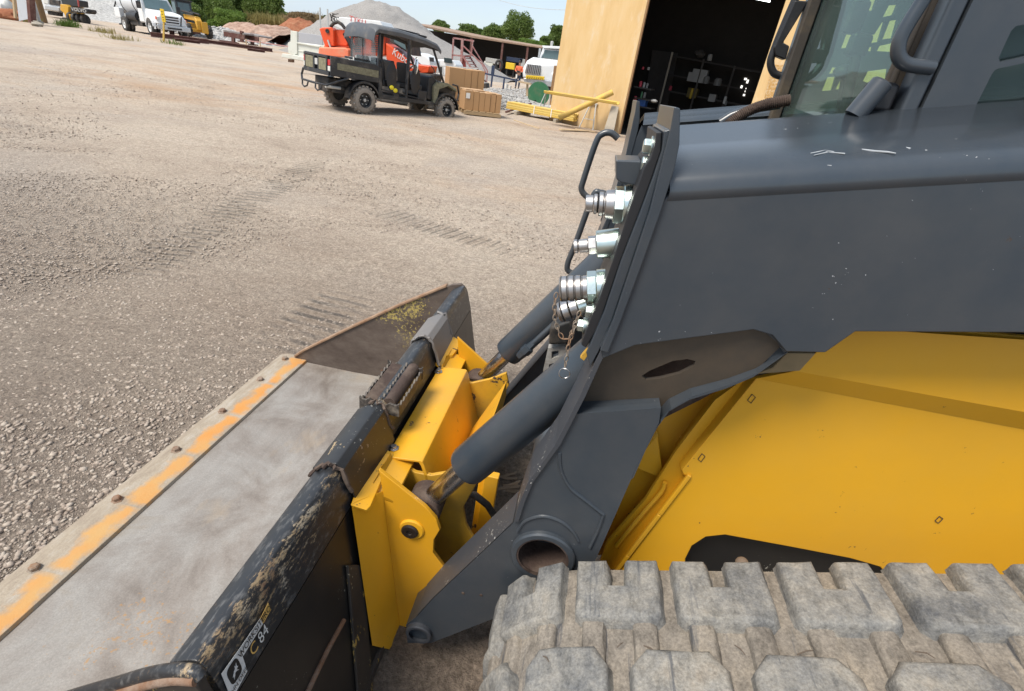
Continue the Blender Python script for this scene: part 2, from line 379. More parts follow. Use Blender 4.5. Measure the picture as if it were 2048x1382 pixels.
def mk_rubber(name, dusty):
    t = NT(name)
    n1 = t.noise(7, 7, .75); n2 = t.noise(46, 5, .72, t.map((1, .6, 1), (0, 0, .8))); n3 = t.noise(170, 3, .7)
    base = t.ramp(n1, [(.30, (.085, .088, .094)), (.44, (.175, .172, .164)), (.58, (.245, .230, .203)), (.76, (.235, .20, .158))]) if dusty else \
        t.ramp(n1, [(.3, (.125, .11, .095)), (.5, (.21, .185, .155)), (.7, (.265, .228, .18))])
    c = t.mix(.65, base, t.ramp(n2, [(.33, .50), (.5, 1.0), (.72, 1.28)]), 'MULTIPLY')
    c = t.mix(.6, c, t.ramp(n3, [(.3, .55), (.7, 1.4)]), 'MULTIPLY')
    scr = t.ramp(t.noise(30, 6, .65, t.map((1.3, .12, 1), (0, 0, .5))), [(.60, 0.0), (.68, .75)])
    c = t.mix(scr, c, (.07, .075, .085))
    t.set(c, .88, 0.0, Specular_IOR_Level=.25); t.bump(t.math('ADD', t.math('MULTIPLY', n3, .5), n2), .45, .006); return t.m
M['lug'] = mk_rubber('dusty_rubber', True); M['belt'] = mk_rubber('muddy_rubber', False)
def mk_glass(name, tint, alpha, rough=.03):
    t = NT(name); n = t.n
    gl = n.new('ShaderNodeBsdfGlossy'); gl.inputs['Roughness'].default_value = rough; gl.inputs[0].default_value = (.9, .95, 1, 1)
    tr = n.new('ShaderNodeBsdfTransparent'); tr.inputs[0].default_value = tint+(1,)
    df = n.new('ShaderNodeBsdfDiffuse'); df.inputs[0].default_value = (.36, .42, .44, 1)
    m1 = n.new('ShaderNodeMixShader'); t.lk(t.ramp(t.noise(3.5, 6, .7, t.map((1, 1, 1))), [(.3, alpha*.3), (.75, alpha*1.5)]), m1.inputs[0])
    t.t.links.new(tr.outputs[0], m1.inputs[1]); t.t.links.new(df.outputs[0], m1.inputs[2])
    lw = n.new('ShaderNodeLayerWeight'); lw.inputs[0].default_value = .5; fr = n.new('ShaderNodeMath'); fr.operation = 'MULTIPLY_ADD'; pw_ = t.math('POWER', lw.outputs[1], 3.5); t.t.links.new(pw_, fr.inputs[0]); fr.inputs[1].default_value = .45; fr.inputs[2].default_value = .025
    m2 = n.new('ShaderNodeMixShader'); t.t.links.new(fr.outputs[0], m2.inputs[0]); t.t.links.new(m1.outputs[0], m2.inputs[1]); t.t.links.new(gl.outputs[0], m2.inputs[2])
    t.t.links.new(m2.outputs[0], n['Material Output'].inputs[0]); return t.m
M['glass'] = mk_glass('tinted_cab_glass', (.78, .92, .80), .07)
M['dglass'] = simple('dark_window_glass', (.03, .045, .05), .06, 0, .3, 3)
M['cglass'] = simple('sky_lit_glass', (.10, .15, .16), .05, 0, .3, 2)
def mk_wall():
    t = NT('peach_plywood'); 
    c = t.ramp(t.noise(1.3, 6, .62, t.map((2.2, 2.2, .55))), [(.3, (.57, .385, .175)), (.5, (.63, .44, .215)), (.7, (.65, .475, .255))])
    c = t.mix(t.ramp(t.noise(2.0, 7, .7, t.map((1.6, 1.6, .5), (0, 0, 0), (3, 7, 1))), [(.54, 0.0), (.70, .6)]), c, (.66, .57, .43))
    c = t.mix(.16, c, t.ramp(t.noise(18, 5, .7, t.map((3, 3, .3))), [(.3, .8), (.7, 1.15)]), 'MULTIPLY')
    s = t.sep(); c = t.mix(t.math('MULTIPLY', t.ramp(s[2], [(.0, .75), (.9, 0.0)]), t.noise(5, 4)), c, (.36, .27, .18))
    t.set(c, .75, 0.0, Specular_IOR_Level=.3); t.bump(t.noise(12, 5, .7, t.map((3, 3, .3))), .15, .01); return t.m
M['wall'] = mk_wall()
P = lambda n, c, r=.45, **k: M.setdefault(n, simple(n, c, r, **k))
P('white_paint', (.72, .73, .73), .35, var=.06, dirt=(.42, .38, .32), damt=.12)
P('cream_paint', (.66, .67, .60), .4, var=.07, dirt=(.40, .36, .28), damt=.2)
P('orange_paint', (.72, .085, .022), .35, var=.1, dirt=(.45, .2, .12), damt=.1)
P('red_paint', (.36, .045, .04), .5, var=.2, dirt=(.3, .2, .17), damt=.25)
P('oxide_steel', (.115, .045, .036), .75, var=.3, dirt=(.24, .17, .14), damt=.25)
P('grader_yellow', (.62, .33, .03), .42, var=.12, dirt=(.42, .30, .14), damt=.2)
P('sign_yellow', (.68, .46, .02), .5, var=.06)
P('yellow_wood', (.60, .40, .075), .6, var=.15, dirt=(.44, .31, .14), damt=.3)
P('yellow_rod', (.68, .50, .14), .55, var=.2, scale=30)
P('wood', (.30, .17, .08), .8, var=.3, scale=12)
P('pale_wood', (.48, .36, .22), .8, var=.2, scale=12)
P('grey_plank', (.33, .29, .23), .8, var=.2, scale=8)
P('galv', (.46, .46, .44), .5, var=.15, dirt=(.36, .27, .18), damt=.2)
P('dark_metal', (.022, .022, .024), .5, var=.3, dirt=(.12, .10, .08), damt=.2)
P('chassis', (.02, .02, .021), .7, var=.4, dirt=(.13, .105, .085), damt=.35)
P('utv_black', (.018, .019, .022), .38, var=.3, dirt=(.20, .17, .14), damt=.22)
P('tyre', (.045, .042, .040), .9, var=.35, dirt=(.26, .225, .19), damt=.75, dscale=9)
P('tyre_dark', (.03, .03, .03), .85, var=.35, dirt=(.17, .15, .13), damt=.3)
P('cardboard', (.42, .245, .115), .85, var=.08, scale=4)
P('cardboard_light', (.50, .33, .19), .85, var=.06, scale=4)
P('paper', (.75, .73, .68), .8, var=.04)
P('pallet_wood', (.38, .27, .15), .85, var=.2, scale=10)
P('green_paint', (.035, .155, .07), .5, var=.18, dirt=(.16, .17, .10), damt=.25)
P('hivis', (.75, .16, .07), .8, var=.12, scale=9)
P('denim', (.035, .05, .09), .85, var=.2)
P('skin', (.30, .17, .115), .6, var=.06)
P('darkhair', (.03, .022, .018), .7)
P('navy', (.025, .04, .085), .5, var=.2)
P('roof_rust', (.27, .175, .12), .75, var=.25, dirt=(.38, .30, .22), damt=.3)
P('shed_dark', (.05, .045, .042), .85, var=.3)
P('bark', (.11, .085, .065), .9, var=.3, scale=8)
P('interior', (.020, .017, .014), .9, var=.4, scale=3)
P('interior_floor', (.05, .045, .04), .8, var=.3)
P('red_light', (.45, .02, .02), .25, var=.1)
P('lens', (.62, .62, .58), .2, var=.1)
P('chrome_trim', (.55, .56, .57), .25, metal=.7, var=.15)
P('black_ink', (.012, .012, .012), .6, var=.1)
P('sticker_white', (.62, .62, .61), .5, var=.1, scale=30, dirt=(.30, .29, .28), damt=.35, dscale=20)
P('sticker_orange', (.58, .36, .10), .5, var=.12, scale=30)
P('white_ink', (.60, .60, .58), .6, var=.15, scale=60)
P('red_ink', (.55, .05, .04), .5)
P('yellow_tape', (.75, .62, .02), .5)
P('camo', (.19, .175, .11), .7, var=.85, scale=14)
P('blue_box', (.03, .10, .32), .5); P('red_box', (.35, .03, .05), .5); P('box_grey', (.25, .25, .24), .7); P('box_yellow', (.45, .30, .02), .6)
def mk_leaf(name, a, b, c):
    t = NT(name); n = t.n; col = t.ramp(t.noise(.9, 3, .6), [(.32, a), (.5, b), (.68, c)]); col = t.mix(.5, col, t.ramp(t.noise(6, 2), [(.3, .6), (.7, 1.35)]), 'MULTIPLY')
    t.set(col, .6, 0.0, Specular_IOR_Level=.3)
    tl = n.new('ShaderNodeBsdfTranslucent'); t.t.links.new(col, tl.inputs[0]); mx = n.new('ShaderNodeMixShader'); mx.inputs[0].default_value = .45
    t.t.links.new(t.b.outputs[0], mx.inputs[1]); t.t.links.new(tl.outputs[0], mx.inputs[2]); t.t.links.new(mx.outputs[0], n['Material Output'].inputs[0])
    return t.m
M['leaf'] = mk_leaf('tree_leaf', (.085, .125, .028), (.13, .19, .045), (.175, .24, .07))
M['leaf2'] = mk_leaf('bush_leaf', (.10, .165, .03), (.15, .23, .045), (.20, .29, .065))
M['leaf3'] = mk_leaf('dark_tree_leaf', (.055, .095, .02), (.09, .145, .033), (.125, .19, .05))
M['drygrass'] = mk_leaf('dry_grass', (.20, .17, .055), (.30, .25, .09), (.34, .29, .12))
M['brush'] = mk_leaf('dry_brush', (.18, .12, .06), (.27, .19, .10), (.31, .23, .12))
M['grass'] = mk_leaf('grass_blade', (.06, .11, .02), (.10, .16, .03), (.15, .19, .05))
def emit(name, col, st):
    t = NT(name); t.b.inputs['Emission Color'].default_value = col+(1,); t.b.inputs['Emission Strength'].default_value = st; t.b.inputs['Base Color'].default_value = (.8, .8, .8, 1); return t.m
M['lamp'] = emit('lit_tube', (.95, 1, 1), 4.0)
M['daylit'] = emit('glowing_pane', (1, .96, .88), .8)  # pane glows by itself, standing in for daylight through the gaps
M['steel_old'] = simple('weathered_bolt', (.24, .20, .16), .7, .3, .3, 30, (.30, .16, .08), .35, 20, .4, 80)
M['pale_rust'] = simple('worn_rusty_edge', (.30, .20, .13), .75, 0, .3, 20, (.20, .10, .05), .4, 9, .4, 60)
M['steel_scuffed'] = chipped('scuffed_plate', (.16, .15, .145), .5, (.30, .24, .17), .8, 26, (.5, .48, .44), .6, (.22, .19, .16), .5, .3, 0, (.3, 1, 1))
M['step'] = simple('grip_steel', (.07, .06, .053), .55, .2, .5, 40, (.30, .26, .21), .3, 20)
M['tan'] = simple('dusty_bracket', (.20, .145, .075), .7, 0, .3, 8, (.30, .22, .12), .4, 6)
M['seal'] = simple('weathered_seal', (.038, .031, .025), .7, 0, .4, 8, (.13, .095, .055), .3, 5)
M['cab_grille'] = simple('cab_screen_paint', (.035, .045, .055), .6, 0, .2, 6)
M['dark_grease'] = simple('greasy_pin', (.022, .016, .013), .35, 0, .4, 20)
M['belt_dust'] = simple('dusty_cap', (.15, .11, .08), .85, 0, .2, 20)
M['yellow_chip'] = chipped('yellow_cheek_paint', (.68, .325, .009), .40, (.07, .045, .03), .30, 22, (.7, .5, .2), .15, (.42, .25, .06), .4, .08, .15)
M['shelf_wood'] = simple('dark_shelf', (.035, .03, .026), .8)
M['ochre'] = simple('ochre_board', (.42, .22, .04), .6, 0, .3, 16, (.60, .50, .35), .4, 20)
M['canopy'] = simple('moulded_canopy', (.075, .080, .088), .5, 0, .2, 6, (.22, .20, .18), .2, 4)
M['vinyl'] = mk_glass('clear_vinyl', (.80, .84, .88), .16, .12)
M['mirror'] = simple('sky_lit_mirror', (.85, .86, .86), .12, .9, .03)
M['orange_light'] = simple('faded_orange_paint', (.78, .20, .10), .45, 0, .12, 5, (.60, .34, .22), .3, 4)
M['grey_board'] = simple('pale_grey_board', (.42, .42, .44), .7, 0, .08, 5)
M['tank_metal'] = simple('pale_tank_paint', (.62, .65, .68), .3, 0, .06, 3, (.45, .43, .40), .12, 3)
M['cab_dark'] = simple('dark_cab_frame', (.03, .035, .04), .3, 0, .3, 5)
M['pale_sheet'] = simple('pale_metal_sheet', (.50, .53, .57), .5, 0, .06, 3, (.38, .36, .33), .15, 3)
M['pole_wood'] = simple('brown_pole_wood', (.20, .12, .055), .85, 0, .25, 10)
M['table_top'] = simple('grey_table_top', (.24, .22, .21), .7, 0, .2, 6, (.18, .11, .08), .3, 4)
M['tape_pink'] = simple('faded_tape', (.50, .28, .26), .6)
M['red_faded'] = simple('faded_red_steel', (.30, .11, .105), .7, 0, .2, 8, (.36, .28, .26), .4, 6)
M['rubble_stone'] = mk_pile('broken_stone', ((.22, .21, .20), (.40, .39, .375), (.56, .55, .53)), 3)

def mk_rail():
    t = NT('scraped_black_rail'); s = t.sep(); st = t.map((1, .35, 1))
    c = t.mix(t.noise(4, 5, .6), (.012, .0125, .014), (.030, .031, .034))
    c = t.mix(t.math('MULTIPLY', t.ramp(t.noise(70, 4, .7, st), [(.52, 0.0), (.66, 1.0)]), .45), c, (.17, .165, .16))
    ed = t.ramp(t.math('ABSOLUTE', t.math('SUBTRACT', s[0], -.490)), [(.004, 1.0), (.030, 0.0)])
    nr = t.ramp(s[1], [(.95, 1.0), (1.15, .35)])
    k = t.math('ADD', t.noise(110, 7, .8, st), t.math('ADD', t.math('MULTIPLY', t.math('MULTIPLY', ed, nr), .15), t.math('MULTIPLY', t.math('SUBTRACT', t.noise(5, 4, .6), .5), .5)))
    w_ = t.ramp(k, [(.62, 0.0), (.68, 1.0)])
    c = t.mix(w_, c, t.ramp(t.noise(13, 5, .7), [(.35, (.16, .085, .05)), (.5, (.30, .215, .12)), (.68, (.34, .30, .24))]))
    t.set(c, t.mix(w_, (.36,)*3, (.75,)*3), 0.0); t.bump(w_, -.2, .003); return t.m
M['rail'] = mk_rail()

M['scratch_white'] = simple('bare_scratch', (.36, .38, .40), .6, 0, .1, 40)
M['box_dim'] = simple('shade_darkened_tin', (.15, .15, .145), .7)  # white tins and bottles, darkened in colour for the shade of the bay
M['box_olive'] = simple('dull_box', (.10, .075, .015), .7)
M['dust_cast'] = simple('dusty_casting', (.30, .29, .27), .8, 0, .25, 30, (.12, .10, .08), .35, 20)
M['straw'] = simple('dry_straw', (.36, .27, .19), .85, 0, .25, 30)
# ================================================================== structure: ground
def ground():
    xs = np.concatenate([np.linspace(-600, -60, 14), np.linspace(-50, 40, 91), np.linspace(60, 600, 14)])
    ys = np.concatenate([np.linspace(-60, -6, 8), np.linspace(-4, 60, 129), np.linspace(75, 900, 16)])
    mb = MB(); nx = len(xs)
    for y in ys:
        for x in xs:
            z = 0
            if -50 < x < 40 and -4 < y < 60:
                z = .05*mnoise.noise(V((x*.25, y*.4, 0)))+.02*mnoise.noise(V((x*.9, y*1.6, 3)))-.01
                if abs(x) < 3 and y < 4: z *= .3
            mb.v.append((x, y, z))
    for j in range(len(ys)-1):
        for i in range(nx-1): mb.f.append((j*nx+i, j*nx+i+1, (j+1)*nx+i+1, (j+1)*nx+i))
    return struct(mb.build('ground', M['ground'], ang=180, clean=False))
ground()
def stones(name, n, gen, smin, smax, mat, seed=1, zoff=.15):
    """loose stones as one real mesh: squashed, jittered octahedra"""
    rs = np.random.RandomState(seed)
    base = np.array([(1, 0, 0), (.3, .95, 0), (-.8, .6, 0), (-.8, -.6, 0), (.3, -.95, 0), (.35, .2, .75), (-.4, .1, .7), (0, -.4, .65), (0, 0, -.8)], float)
    tri = np.array([(0, 1, 5), (1, 2, 6), (1, 6, 5), (2, 3, 6), (3, 4, 7), (3, 7, 6), (4, 0, 7), (0, 5, 7), (5, 6, 7), (1, 0, 8), (2, 1, 8), (3, 2, 8), (4, 3, 8), (0, 4, 8)])
    pos = gen(rs, n); n = len(pos); s = smin*(smax/smin)**(rs.rand(n)**3.2)
    if pos.shape[1] > 3: s = s*pos[:, 3]
    v = base[None]*(1+.35*(rs.rand(n, len(base), 3)-.5))
    v = v*np.stack([s*(.8+.6*rs.rand(n)), s*(.7+.4*rs.rand(n)), s*(.5+.4*rs.rand(n))], 1)[:, None, :]
    a = rs.rand(n)*6.283; ca, sa = np.cos(a)[:, None], np.sin(a)[:, None]
    x = v[..., 0]*ca-v[..., 1]*sa; y = v[..., 0]*sa+v[..., 1]*ca; tl = (rs.rand(n)-.5)[:, None]*.9
    z = v[..., 2]+x*tl*.6
    v = np.stack([x, y, z], -1)+pos[:, None, :3]; v[..., 2] += (s*zoff)[:, None]
    V_ = v.reshape(-1, 3); F_ = (tri[None]+np.arange(n)[:, None, None]*len(base)).reshape(-1, 3)
    me = bpy.data.meshes.new(name); me.vertices.add(len(V_)); me.vertices.foreach_set('co', V_.ravel())
    me.loops.add(F_.size); me.loops.foreach_set('vertex_index', F_.ravel()); me.polygons.add(len(F_))
    me.polygons.foreach_set('loop_start', np.arange(0, F_.size, 3)); me.update(calc_edges=True); me.validate()
    me.materials.append(mat); o = bpy.data.objects.new(name, me); COL.objects.link(o); return o
def _hn(x, y): return np.array([mnoise.noise(V((a*.9, b*1.5, 7)))+.5*mnoise.noise(V((a*2.6, b*3.2, 1))) for a, b in zip(x, y)])
def g_near(rs, n):
    y = .1+6.6*rs.rand(n)**1.25; x = -y*1.9-1.6+(y*1.9+2.6+.25*y)*rs.rand(n)
    k = _hn(x, y); lim = .9-.12*y+.12*np.clip(-x-1.0, 0, 3)+k*.55
    keep = (rs.rand(n) < np.clip(lim+.22, .12, 1)) & ~((x > -1.5) & (x < -.3) & (y > .4) & (y < 2.4)) & ~((x > -.85-.1*y) & (y < 2.6))
    x, y = x[keep], y[keep]; f = np.clip(1.15-.07*y, .6, 1.1)
    return np.stack([x, y, np.full_like(x, -.006), f], 1)
o = stones('gravel', 250000, g_near, .0028, .0145, M['stone'], 3); o['kind'] = 'stuff'
def g_mid(rs, n):
    y = 4+13*rs.rand(n)**1.3; x = -y*1.3+(y*1.5)*rs.rand(n)
    k = _hn(x*.5, y*.5); keep = rs.rand(n) < np.clip(.3+k*.9, .03, 1)
    x, y = x[keep], y[keep]; return np.stack([x, y, np.full_like(x, -.004)], 1)
o = stones('loose_gravel', 30000, g_mid, .006, .019, M['stone'], 5); o['kind'] = 'stuff'

# ================================================================== the bucket
YC = 1.435
def XZ(prof, y0, y1): return [V((x, y0, z)) for x, z in prof], V((0, y1-y0, 0))
bk = lthing('loader_bucket', 'wide worn steel loader bucket with rusty cutting edge and black back', 'bucket', (-.9, YC, .05))
B0, B1 = .405, 2.345
mb = MB()
top = [(-1.42, .084), (-1.1, .082), (-.82, .092), (-.66, .125), (-.55, .19), (-.50, .29), (-.485, .43), (-.52, .66)]
bot = [(-.508, .67), (-.47, .43), (-.485, .28), (-.535, .18), (-.65, .11), (-.82, .076), (-1.1, .068), (-1.42, .070)]
mb.prism(*XZ(top+bot, B0+.02, B1-.002)); mb.build('floor_plate', M['floor'], bk)
MB().prism(*XZ([(-1.592, .070), (-1.582, .080), (-1.54, .097), (-1.405, .097), (-1.400, .086), (-1.405, .066), (-1.57, .062)], B0-.01, B1+.03)).build('cutting_edge', M['edge'], bk, .002)
for y in (.555, .854, 1.167, 1.466, 1.765, 2.07, 2.31):
    m = MB(); m.lathe((-1.517, y, .095), (rnd(-.08, .08), rnd(-.08, .08), 1), [(0, .022), (.003, .022), (.004, .0165), (.015, .0155), (.018, .011)], 6, ph=rnd(0, 1))
    m.build('edge_bolt', M['rust' if random.random() < .4 else 'steel_old'], bk, .002)
rail = [(-.562, .700), (-.557, .719), (-.516, .744), (-.500, .746), (-.487, .736), (-.478, .715), (-.453, .625), (-.470, .62), (-.53, .66)]
MB().prism(*XZ(rail, B0+.02, B1-.002)).build('top_rail', M['rail'], bk, .004, 3)
MB().prism(*XZ([(-.4545, .621), (-.345, .062), (-.362, .062), (-.473, .618)], B0+.02, B1-.002)).build('back_plate', M['black'], bk)
MB().prism(*XZ([(-.338, .048), (-.338, .09), (-.38, .10), (-.66, .06), (-.66, .048)], B0+.02, B1-.002)).build('heel_plate', M['black_scrape'], bk, .004)
npx_ = [(402, 1360), (385, 1352), (340, 1350), (290, 1359), (235, 1375), (150, 1399), (40, 1434)]
def side(y, t, name, mat):
    px = [(590, 713), (607, 702), (700, 657), (800, 611), (893, 573), (905, 569), (922, 568), (929, 574)]
    pts = [L.Y(x, yy, B1) for x, yy in px]; pts = [V((p.x, y, p.z)) for p in pts]
    if y < 1: pts = [L.Y(x, yy, y+.01)-V((0, .01, 0)) for x, yy in npx_[::-1]]
    pts += [V((-.365, y, .20)), V((-.335, y, .06)), V((-1.40, y, .06)), V((-1.50, y, .07))]
    return MB().prism(pts, (0, t, 0)).build(name, mat, bk, .004, 3)
side(B1, .018, 'side_plate', M['sidein']); side(B0-.018, .020, 'side_plate', M['black_scrape'])
pf = [L.Y(x, y, B1) for x, y in [(590, 713), (607, 702), (700, 657), (800, 611), (893, 573)]]
for yy, mt in ((B1-.006, 'pale_rust'),):        # worn wear strips along the two side plates
    m = MB(); pp = [V((p.x, yy, p.z+.004)) for p in pf]
    for a, b in zip(pp, pp[1:]): m.bar(a+V((0, .014, 0)), b+V((0, .014, 0)), .034, .012)
    m.build('wear_strip', M[mt], bk, .003)
npx = [(402, 1352), (385, 1343), (340, 1341), (290, 1350), (235, 1366), (150, 1390), (40, 1425)]
MB().tube(sm([L.Y(x, y, B0-.004) for x, y in npx], 4), [.012]*4*6+[.012], 12).build('side_lip', M['rail'], bk)
MB().tube(sm([L.Y(x+8, y+17, B0-.012) for x, y in npx[1:]], 4), .010, 12).build('side_lip', M['rust'], bk)
MB().tube(sm([L.Y(478, 1195, .62), L.Y(440, 1262, .53), L.Y(408, 1330, .44), L.Y(398, 1362, .415)], 4), [.004]*4+[.007]*4+[.012]*5, 10).build('end_weld', M['rail'], bk)
# hook covers folded over the rail
def cover(y0, y1, mat, d=.009):
    o_ = [(-.570, .702), (-.565, .725), (-.520, .754), (-.498, .757), (-.477, .742), (-.440, .63)]
    i_ = [(-.448, .628), (-.482, .738), (-.499, .749), (-.518, .747), (-.558, .721), (-.562, .702)]
    return MB().prism(*XZ(o_+i_, y0, y1)).build('hook_cover', mat, bk, .003)
yc0, yc1 = L.Z(690, 985, .66).y, L.X(776, 862, -.465).y; yd0, yd1 = L.X(868, 708, -.465).y, L.X(899, 652, -.465).y
cover(yc0, yc1, M['black_worn']); cover(yd0, yd1, M['steel_scuffed'])
rs = random.Random(4)
for (yy, pts) in ((yc0-.006, [(-.568, .705), (-.545, .738), (-.51, .760), (-.48, .742), (-.445, .65)]), (yc1+.006, [(-.53, .752), (-.51, .764), (-.478, .745), (-.440, .64)]), (yd1+.006, [(-.525, .756), (-.49, .755), (-.44, .64)]), (yd0-.006, [(-.545, .742), (-.51, .760), (-.475, .738), (-.438, .64), (-.436, .60)])):
    path = []
    for a, b in zip(pts, pts[1:]):
        for k in range(4): t0 = k/4; path.append((a[0]+(b[0]-a[0])*t0+rs.uniform(-.002, .002), yy+rs.uniform(-.008, .008), a[1]+(b[1]-a[1])*t0+rs.uniform(-.002, .003)))
    MB().tube(path, [rs.uniform(.004, .008) for _ in path], 6).build('torn_edge', M['steel_scuffed' if yy > 1.5 else 'rust_dark'], bk)
# serrated step grip
g0, g1 = L.Z(768, 806, .735).y, L.Z(812, 734, .735).y; gm_ = (g0+g1)/2
MB().box((-.520, gm_, .735), (.080, g1-g0, .012), Matrix.Rotation(.15, 3, 'Y')).build('step_plate', M['rust_dark'], bk, .003)
MB().tube([(-.478, g0, .735), (-.478, g1, .735)], .022, 14).build('grip_tube', M['rust_dark'], bk)
def saw(p, q, h, n, t):
    p, q = V(p), V(q); pts = [p, q]; up = V((0, 0, 1)); d = (q-p)
    for k in range(n, -1, -1):
        f = k/n; hh = h*rs.uniform(.9, 1.06); pts.append(p+d*f+up*hh)
        if k: pts += [p+d*(f-.35/n)+up*(hh-.010), p+d*(f-.65/n)+up*(hh-.009)]
    nrm = d.cross(up).normalized()*t
    return MB().prism(pts, nrm)
for x, z, h in ((-.570, .700, .050), (-.508, .735, .020), (-.450, .690, .052)):
    saw((x, g0, z), (x, g1, z), h, 9, .007).build('step_tooth_bar', M['step'], bk, .0012, 1)
for y in (g0-.004, g1):
    saw((-.575, y, .70), (-.440, y, .70), .052, 4, .008).build('step_tooth_bar', M['step'], bk, .0012, 1)
# back-plate stiffener, weld bead and decals
p0 = V((-.4545, 1, .621)); nb = V((.559, 0, .1095)).normalized()
def BP(x, y, d=.0015): return L.P(x, y, p0+nb*d, nb)
MB().tube([BP(688, 1240, .003), BP(655, 1300, .003), BP(612, 1390, .003)], .0065, 8).build('weld_bead', M['rust'], bk)
m = MB().prism([BP(690, 1130, .001), BP(722, 1128, .001), BP(742, 1395, .001), BP(712, 1395, .001)], nb*.009); m.build('stiffener', M['black_scrape'], bk, .003)
def decal(name, px, mat, d=.002): return MB().prism([BP(x, y, d) for x, y in px], nb*.0006).build(name, mat, bk, ang=0)
dW = decal('sticker', [(479.7, 1296), (486.5, 1311), (525.7, 1247.5), (520, 1237)], M['sticker_white'])
decal('sticker', [(520.4, 1236.6), (525.9, 1247), (541.8, 1219.5), (536, 1205.6)], M['sticker_orange'])
decal('sticker', [(442.4, 1348), (479.3, 1296.5), (494.3, 1342), (463, 1400)], M['sticker_white'])
u = BP(530, 1227)-BP(483, 1303)
def tx(name, s, px, py, size, mat, sq=1.0): return text_mesh(name, s, mat, bk, BP(px, py, .0032), u, V((-nb.z, 0, nb.x)), size, squash=sq)
sz = (BP(479.7, 1296)-BP(486.5, 1311)).length
tx('lettering', 'WORKSITE', 502.7, 1273, sz*.92, M['black_ink'], .78); tx('lettering', 'PRO', 531.2, 1227, sz*.92, M['black_ink'], .78)
tx('lettering', 'C', 507, 1297, sz*1.75, M['sticker_orange'], .75); tx('lettering', '84', 525.5, 1268, sz*1.75, M['white_ink'], .72)
tx('lettering', 'JOHN DEERE', 477, 1362, sz*.62, M['black_ink'], .82)
c0 = BP(468.8, 1342.5, .003); uu = u.normalized(); vv = V((-nb.z, 0, nb.x)); h = sz*.95
m = MB(); m.prism([c0+uu*h*.72*math.copysign(abs(math.cos(a))**.5, math.cos(a))+vv*h*math.copysign(abs(math.sin(a))**.6, math.sin(a)) for a in [i*math.pi/14 for i in range(28)]], nb*.0006)
em = m.build('emblem', M['black_ink'], bk, ang=0)
deer = [(-.55, -.25), (-.3, -.05), (-.1, .12), (.12, .2), (.22, .55), (.34, .3), (.55, .62), (.45, .2), (.62, .05), (.42, .02), (.3, -.12), (.55, -.42), (.2, -.2), (-.05, -.15), (-.2, -.35), (-.5, -.62), (-.34, -.3)]
MB().prism([c0+nb*.001+uu*x*h*.72+vv*y*h*.92 for x, y in deer], nb*.0006).build('emblem_deer', M['sticker_white'], bk, ang=0)

# ================================================================== the track loader
ld = lthing('track_loader', 'yellow and dark grey compact track loader filling the right foreground', 'loader', (.9, YC, 0))
def part(mb, name, mat, bevel=.0, **k): return mb.build(name, M[mat], ld, bevel, **k)
def sub(mb, name, mat, par, bevel=.0, **k):
    o = mb.build(name, M[mat], None, bevel, **k); o.parent = par; return o
def LY(px, Y): return [L.Y(x, y, Y) for x, y in px]
# --- yellow body side
bp = LY([(1700, 640), (1600, 716), (1575, 742), (1512, 757), (1436, 850), (1363, 940), (1366, 948), (1380, 957), (1320, 1035), (1258, 1117), (1215, 1175), (1366, 1180), (1371, 1118), (1384, 1092), (1412, 1074), (1450, 1070), (1580, 1094), (1700, 1117), (1760, 1134), (1800, 1180)], 1.0)
def xz(p, y): return V((p.x, y, p.z))
bp += [V((2.4, 1.0, .7)), V((2.4, 1.0, 1.55))]
part(MB().prism(bp, (0, .012, 0)), 'body_panel', 'yellow', .003)
cr1 = LY([(1512, 757), (2048, 858)], 1.0); cr2 = LY([(1590, 742), (2048, 824)], .972)
ex = lambda a, b, X: a+(b-a)*((X-a.x)/(b.x-a.x))
c1, c2 = ex(*cr1, 2.4), ex(*cr2, 2.4)
fold = MB().add([cr1[0]-V((0, .001, 0)), c1-V((0, .001, 0)), c2, cr2[0], L.Y(1690, 655, .972), V((2.4, .972, 1.6))], [(0, 1, 2, 3), (3, 2, 5, 4)])
part(fold, 'body_fold', 'yellow', ang=20)
slot = LY([(1340, 1200), (1360, 1110), (1385, 1070), (1420, 1055), (1750, 1110), (1840, 1200)], 1.0)
part(MB().prism([xz(p, 1.035) for p in slot], (0, .01, 0)), 'slot_backing', 'black')
gb = L.Y(1484, 1127, .90); part(MB().ball(gb, (.016, .016, .015), 14, 8), 'grease_cap', 'belt_dust' if 'belt_dust' in M else 'rust')
# front return and bulkhead behind the arm
fr = LY([(1512, 757), (1436, 850), (1363, 940), (1366, 948), (1380, 957), (1320, 1035), (1258, 1117), (1215, 1175)], 1.0)
m = MB()
for a, b in zip(fr, fr[1:]):
    m.add([a, b, b+V((-.004, .10, 0)), a+V((-.004, .10, 0))], [(0, 1, 2, 3)])
part(m, 'panel_return', 'yellow', ang=20)
part(MB().prism(LY([(1620, 690), (1512, 752), (1300, 1000), (1210, 1110), (1160, 1110), (1250, 900), (1340, 780)], 1.10), (0, .02, 0)), 'front_bulkhead', 'yellow_worn')
lip = LY([(1381, 956), (1320, 1035), (1257, 1117), (1215, 1172)], .985)
m = MB()
for a, b in zip(lip, lip[1:]): m.bar(a+V((0, .0115, 0)), b+V((0, .0115, 0)), .010, .011)
part(m, 'chipped_lip', 'yellow_worn', .003)
part(MB().tube(sm(LY([(1330, 965), (1322, 985), (1290, 1022), (1232, 1092)], 1.02)), .0055, 10), 'inner_ridge', 'yellow_worn')
part(MB().prism(LY([(1520, 735), (1445, 838), (1370, 935), (1370, 945), (1385, 957), (1250, 1130), (1190, 1150), (1215, 1085), (1290, 1000), (1350, 905), (1430, 800)], 1.030), (0, .012, 0)), 'edge_web', 'yellow')
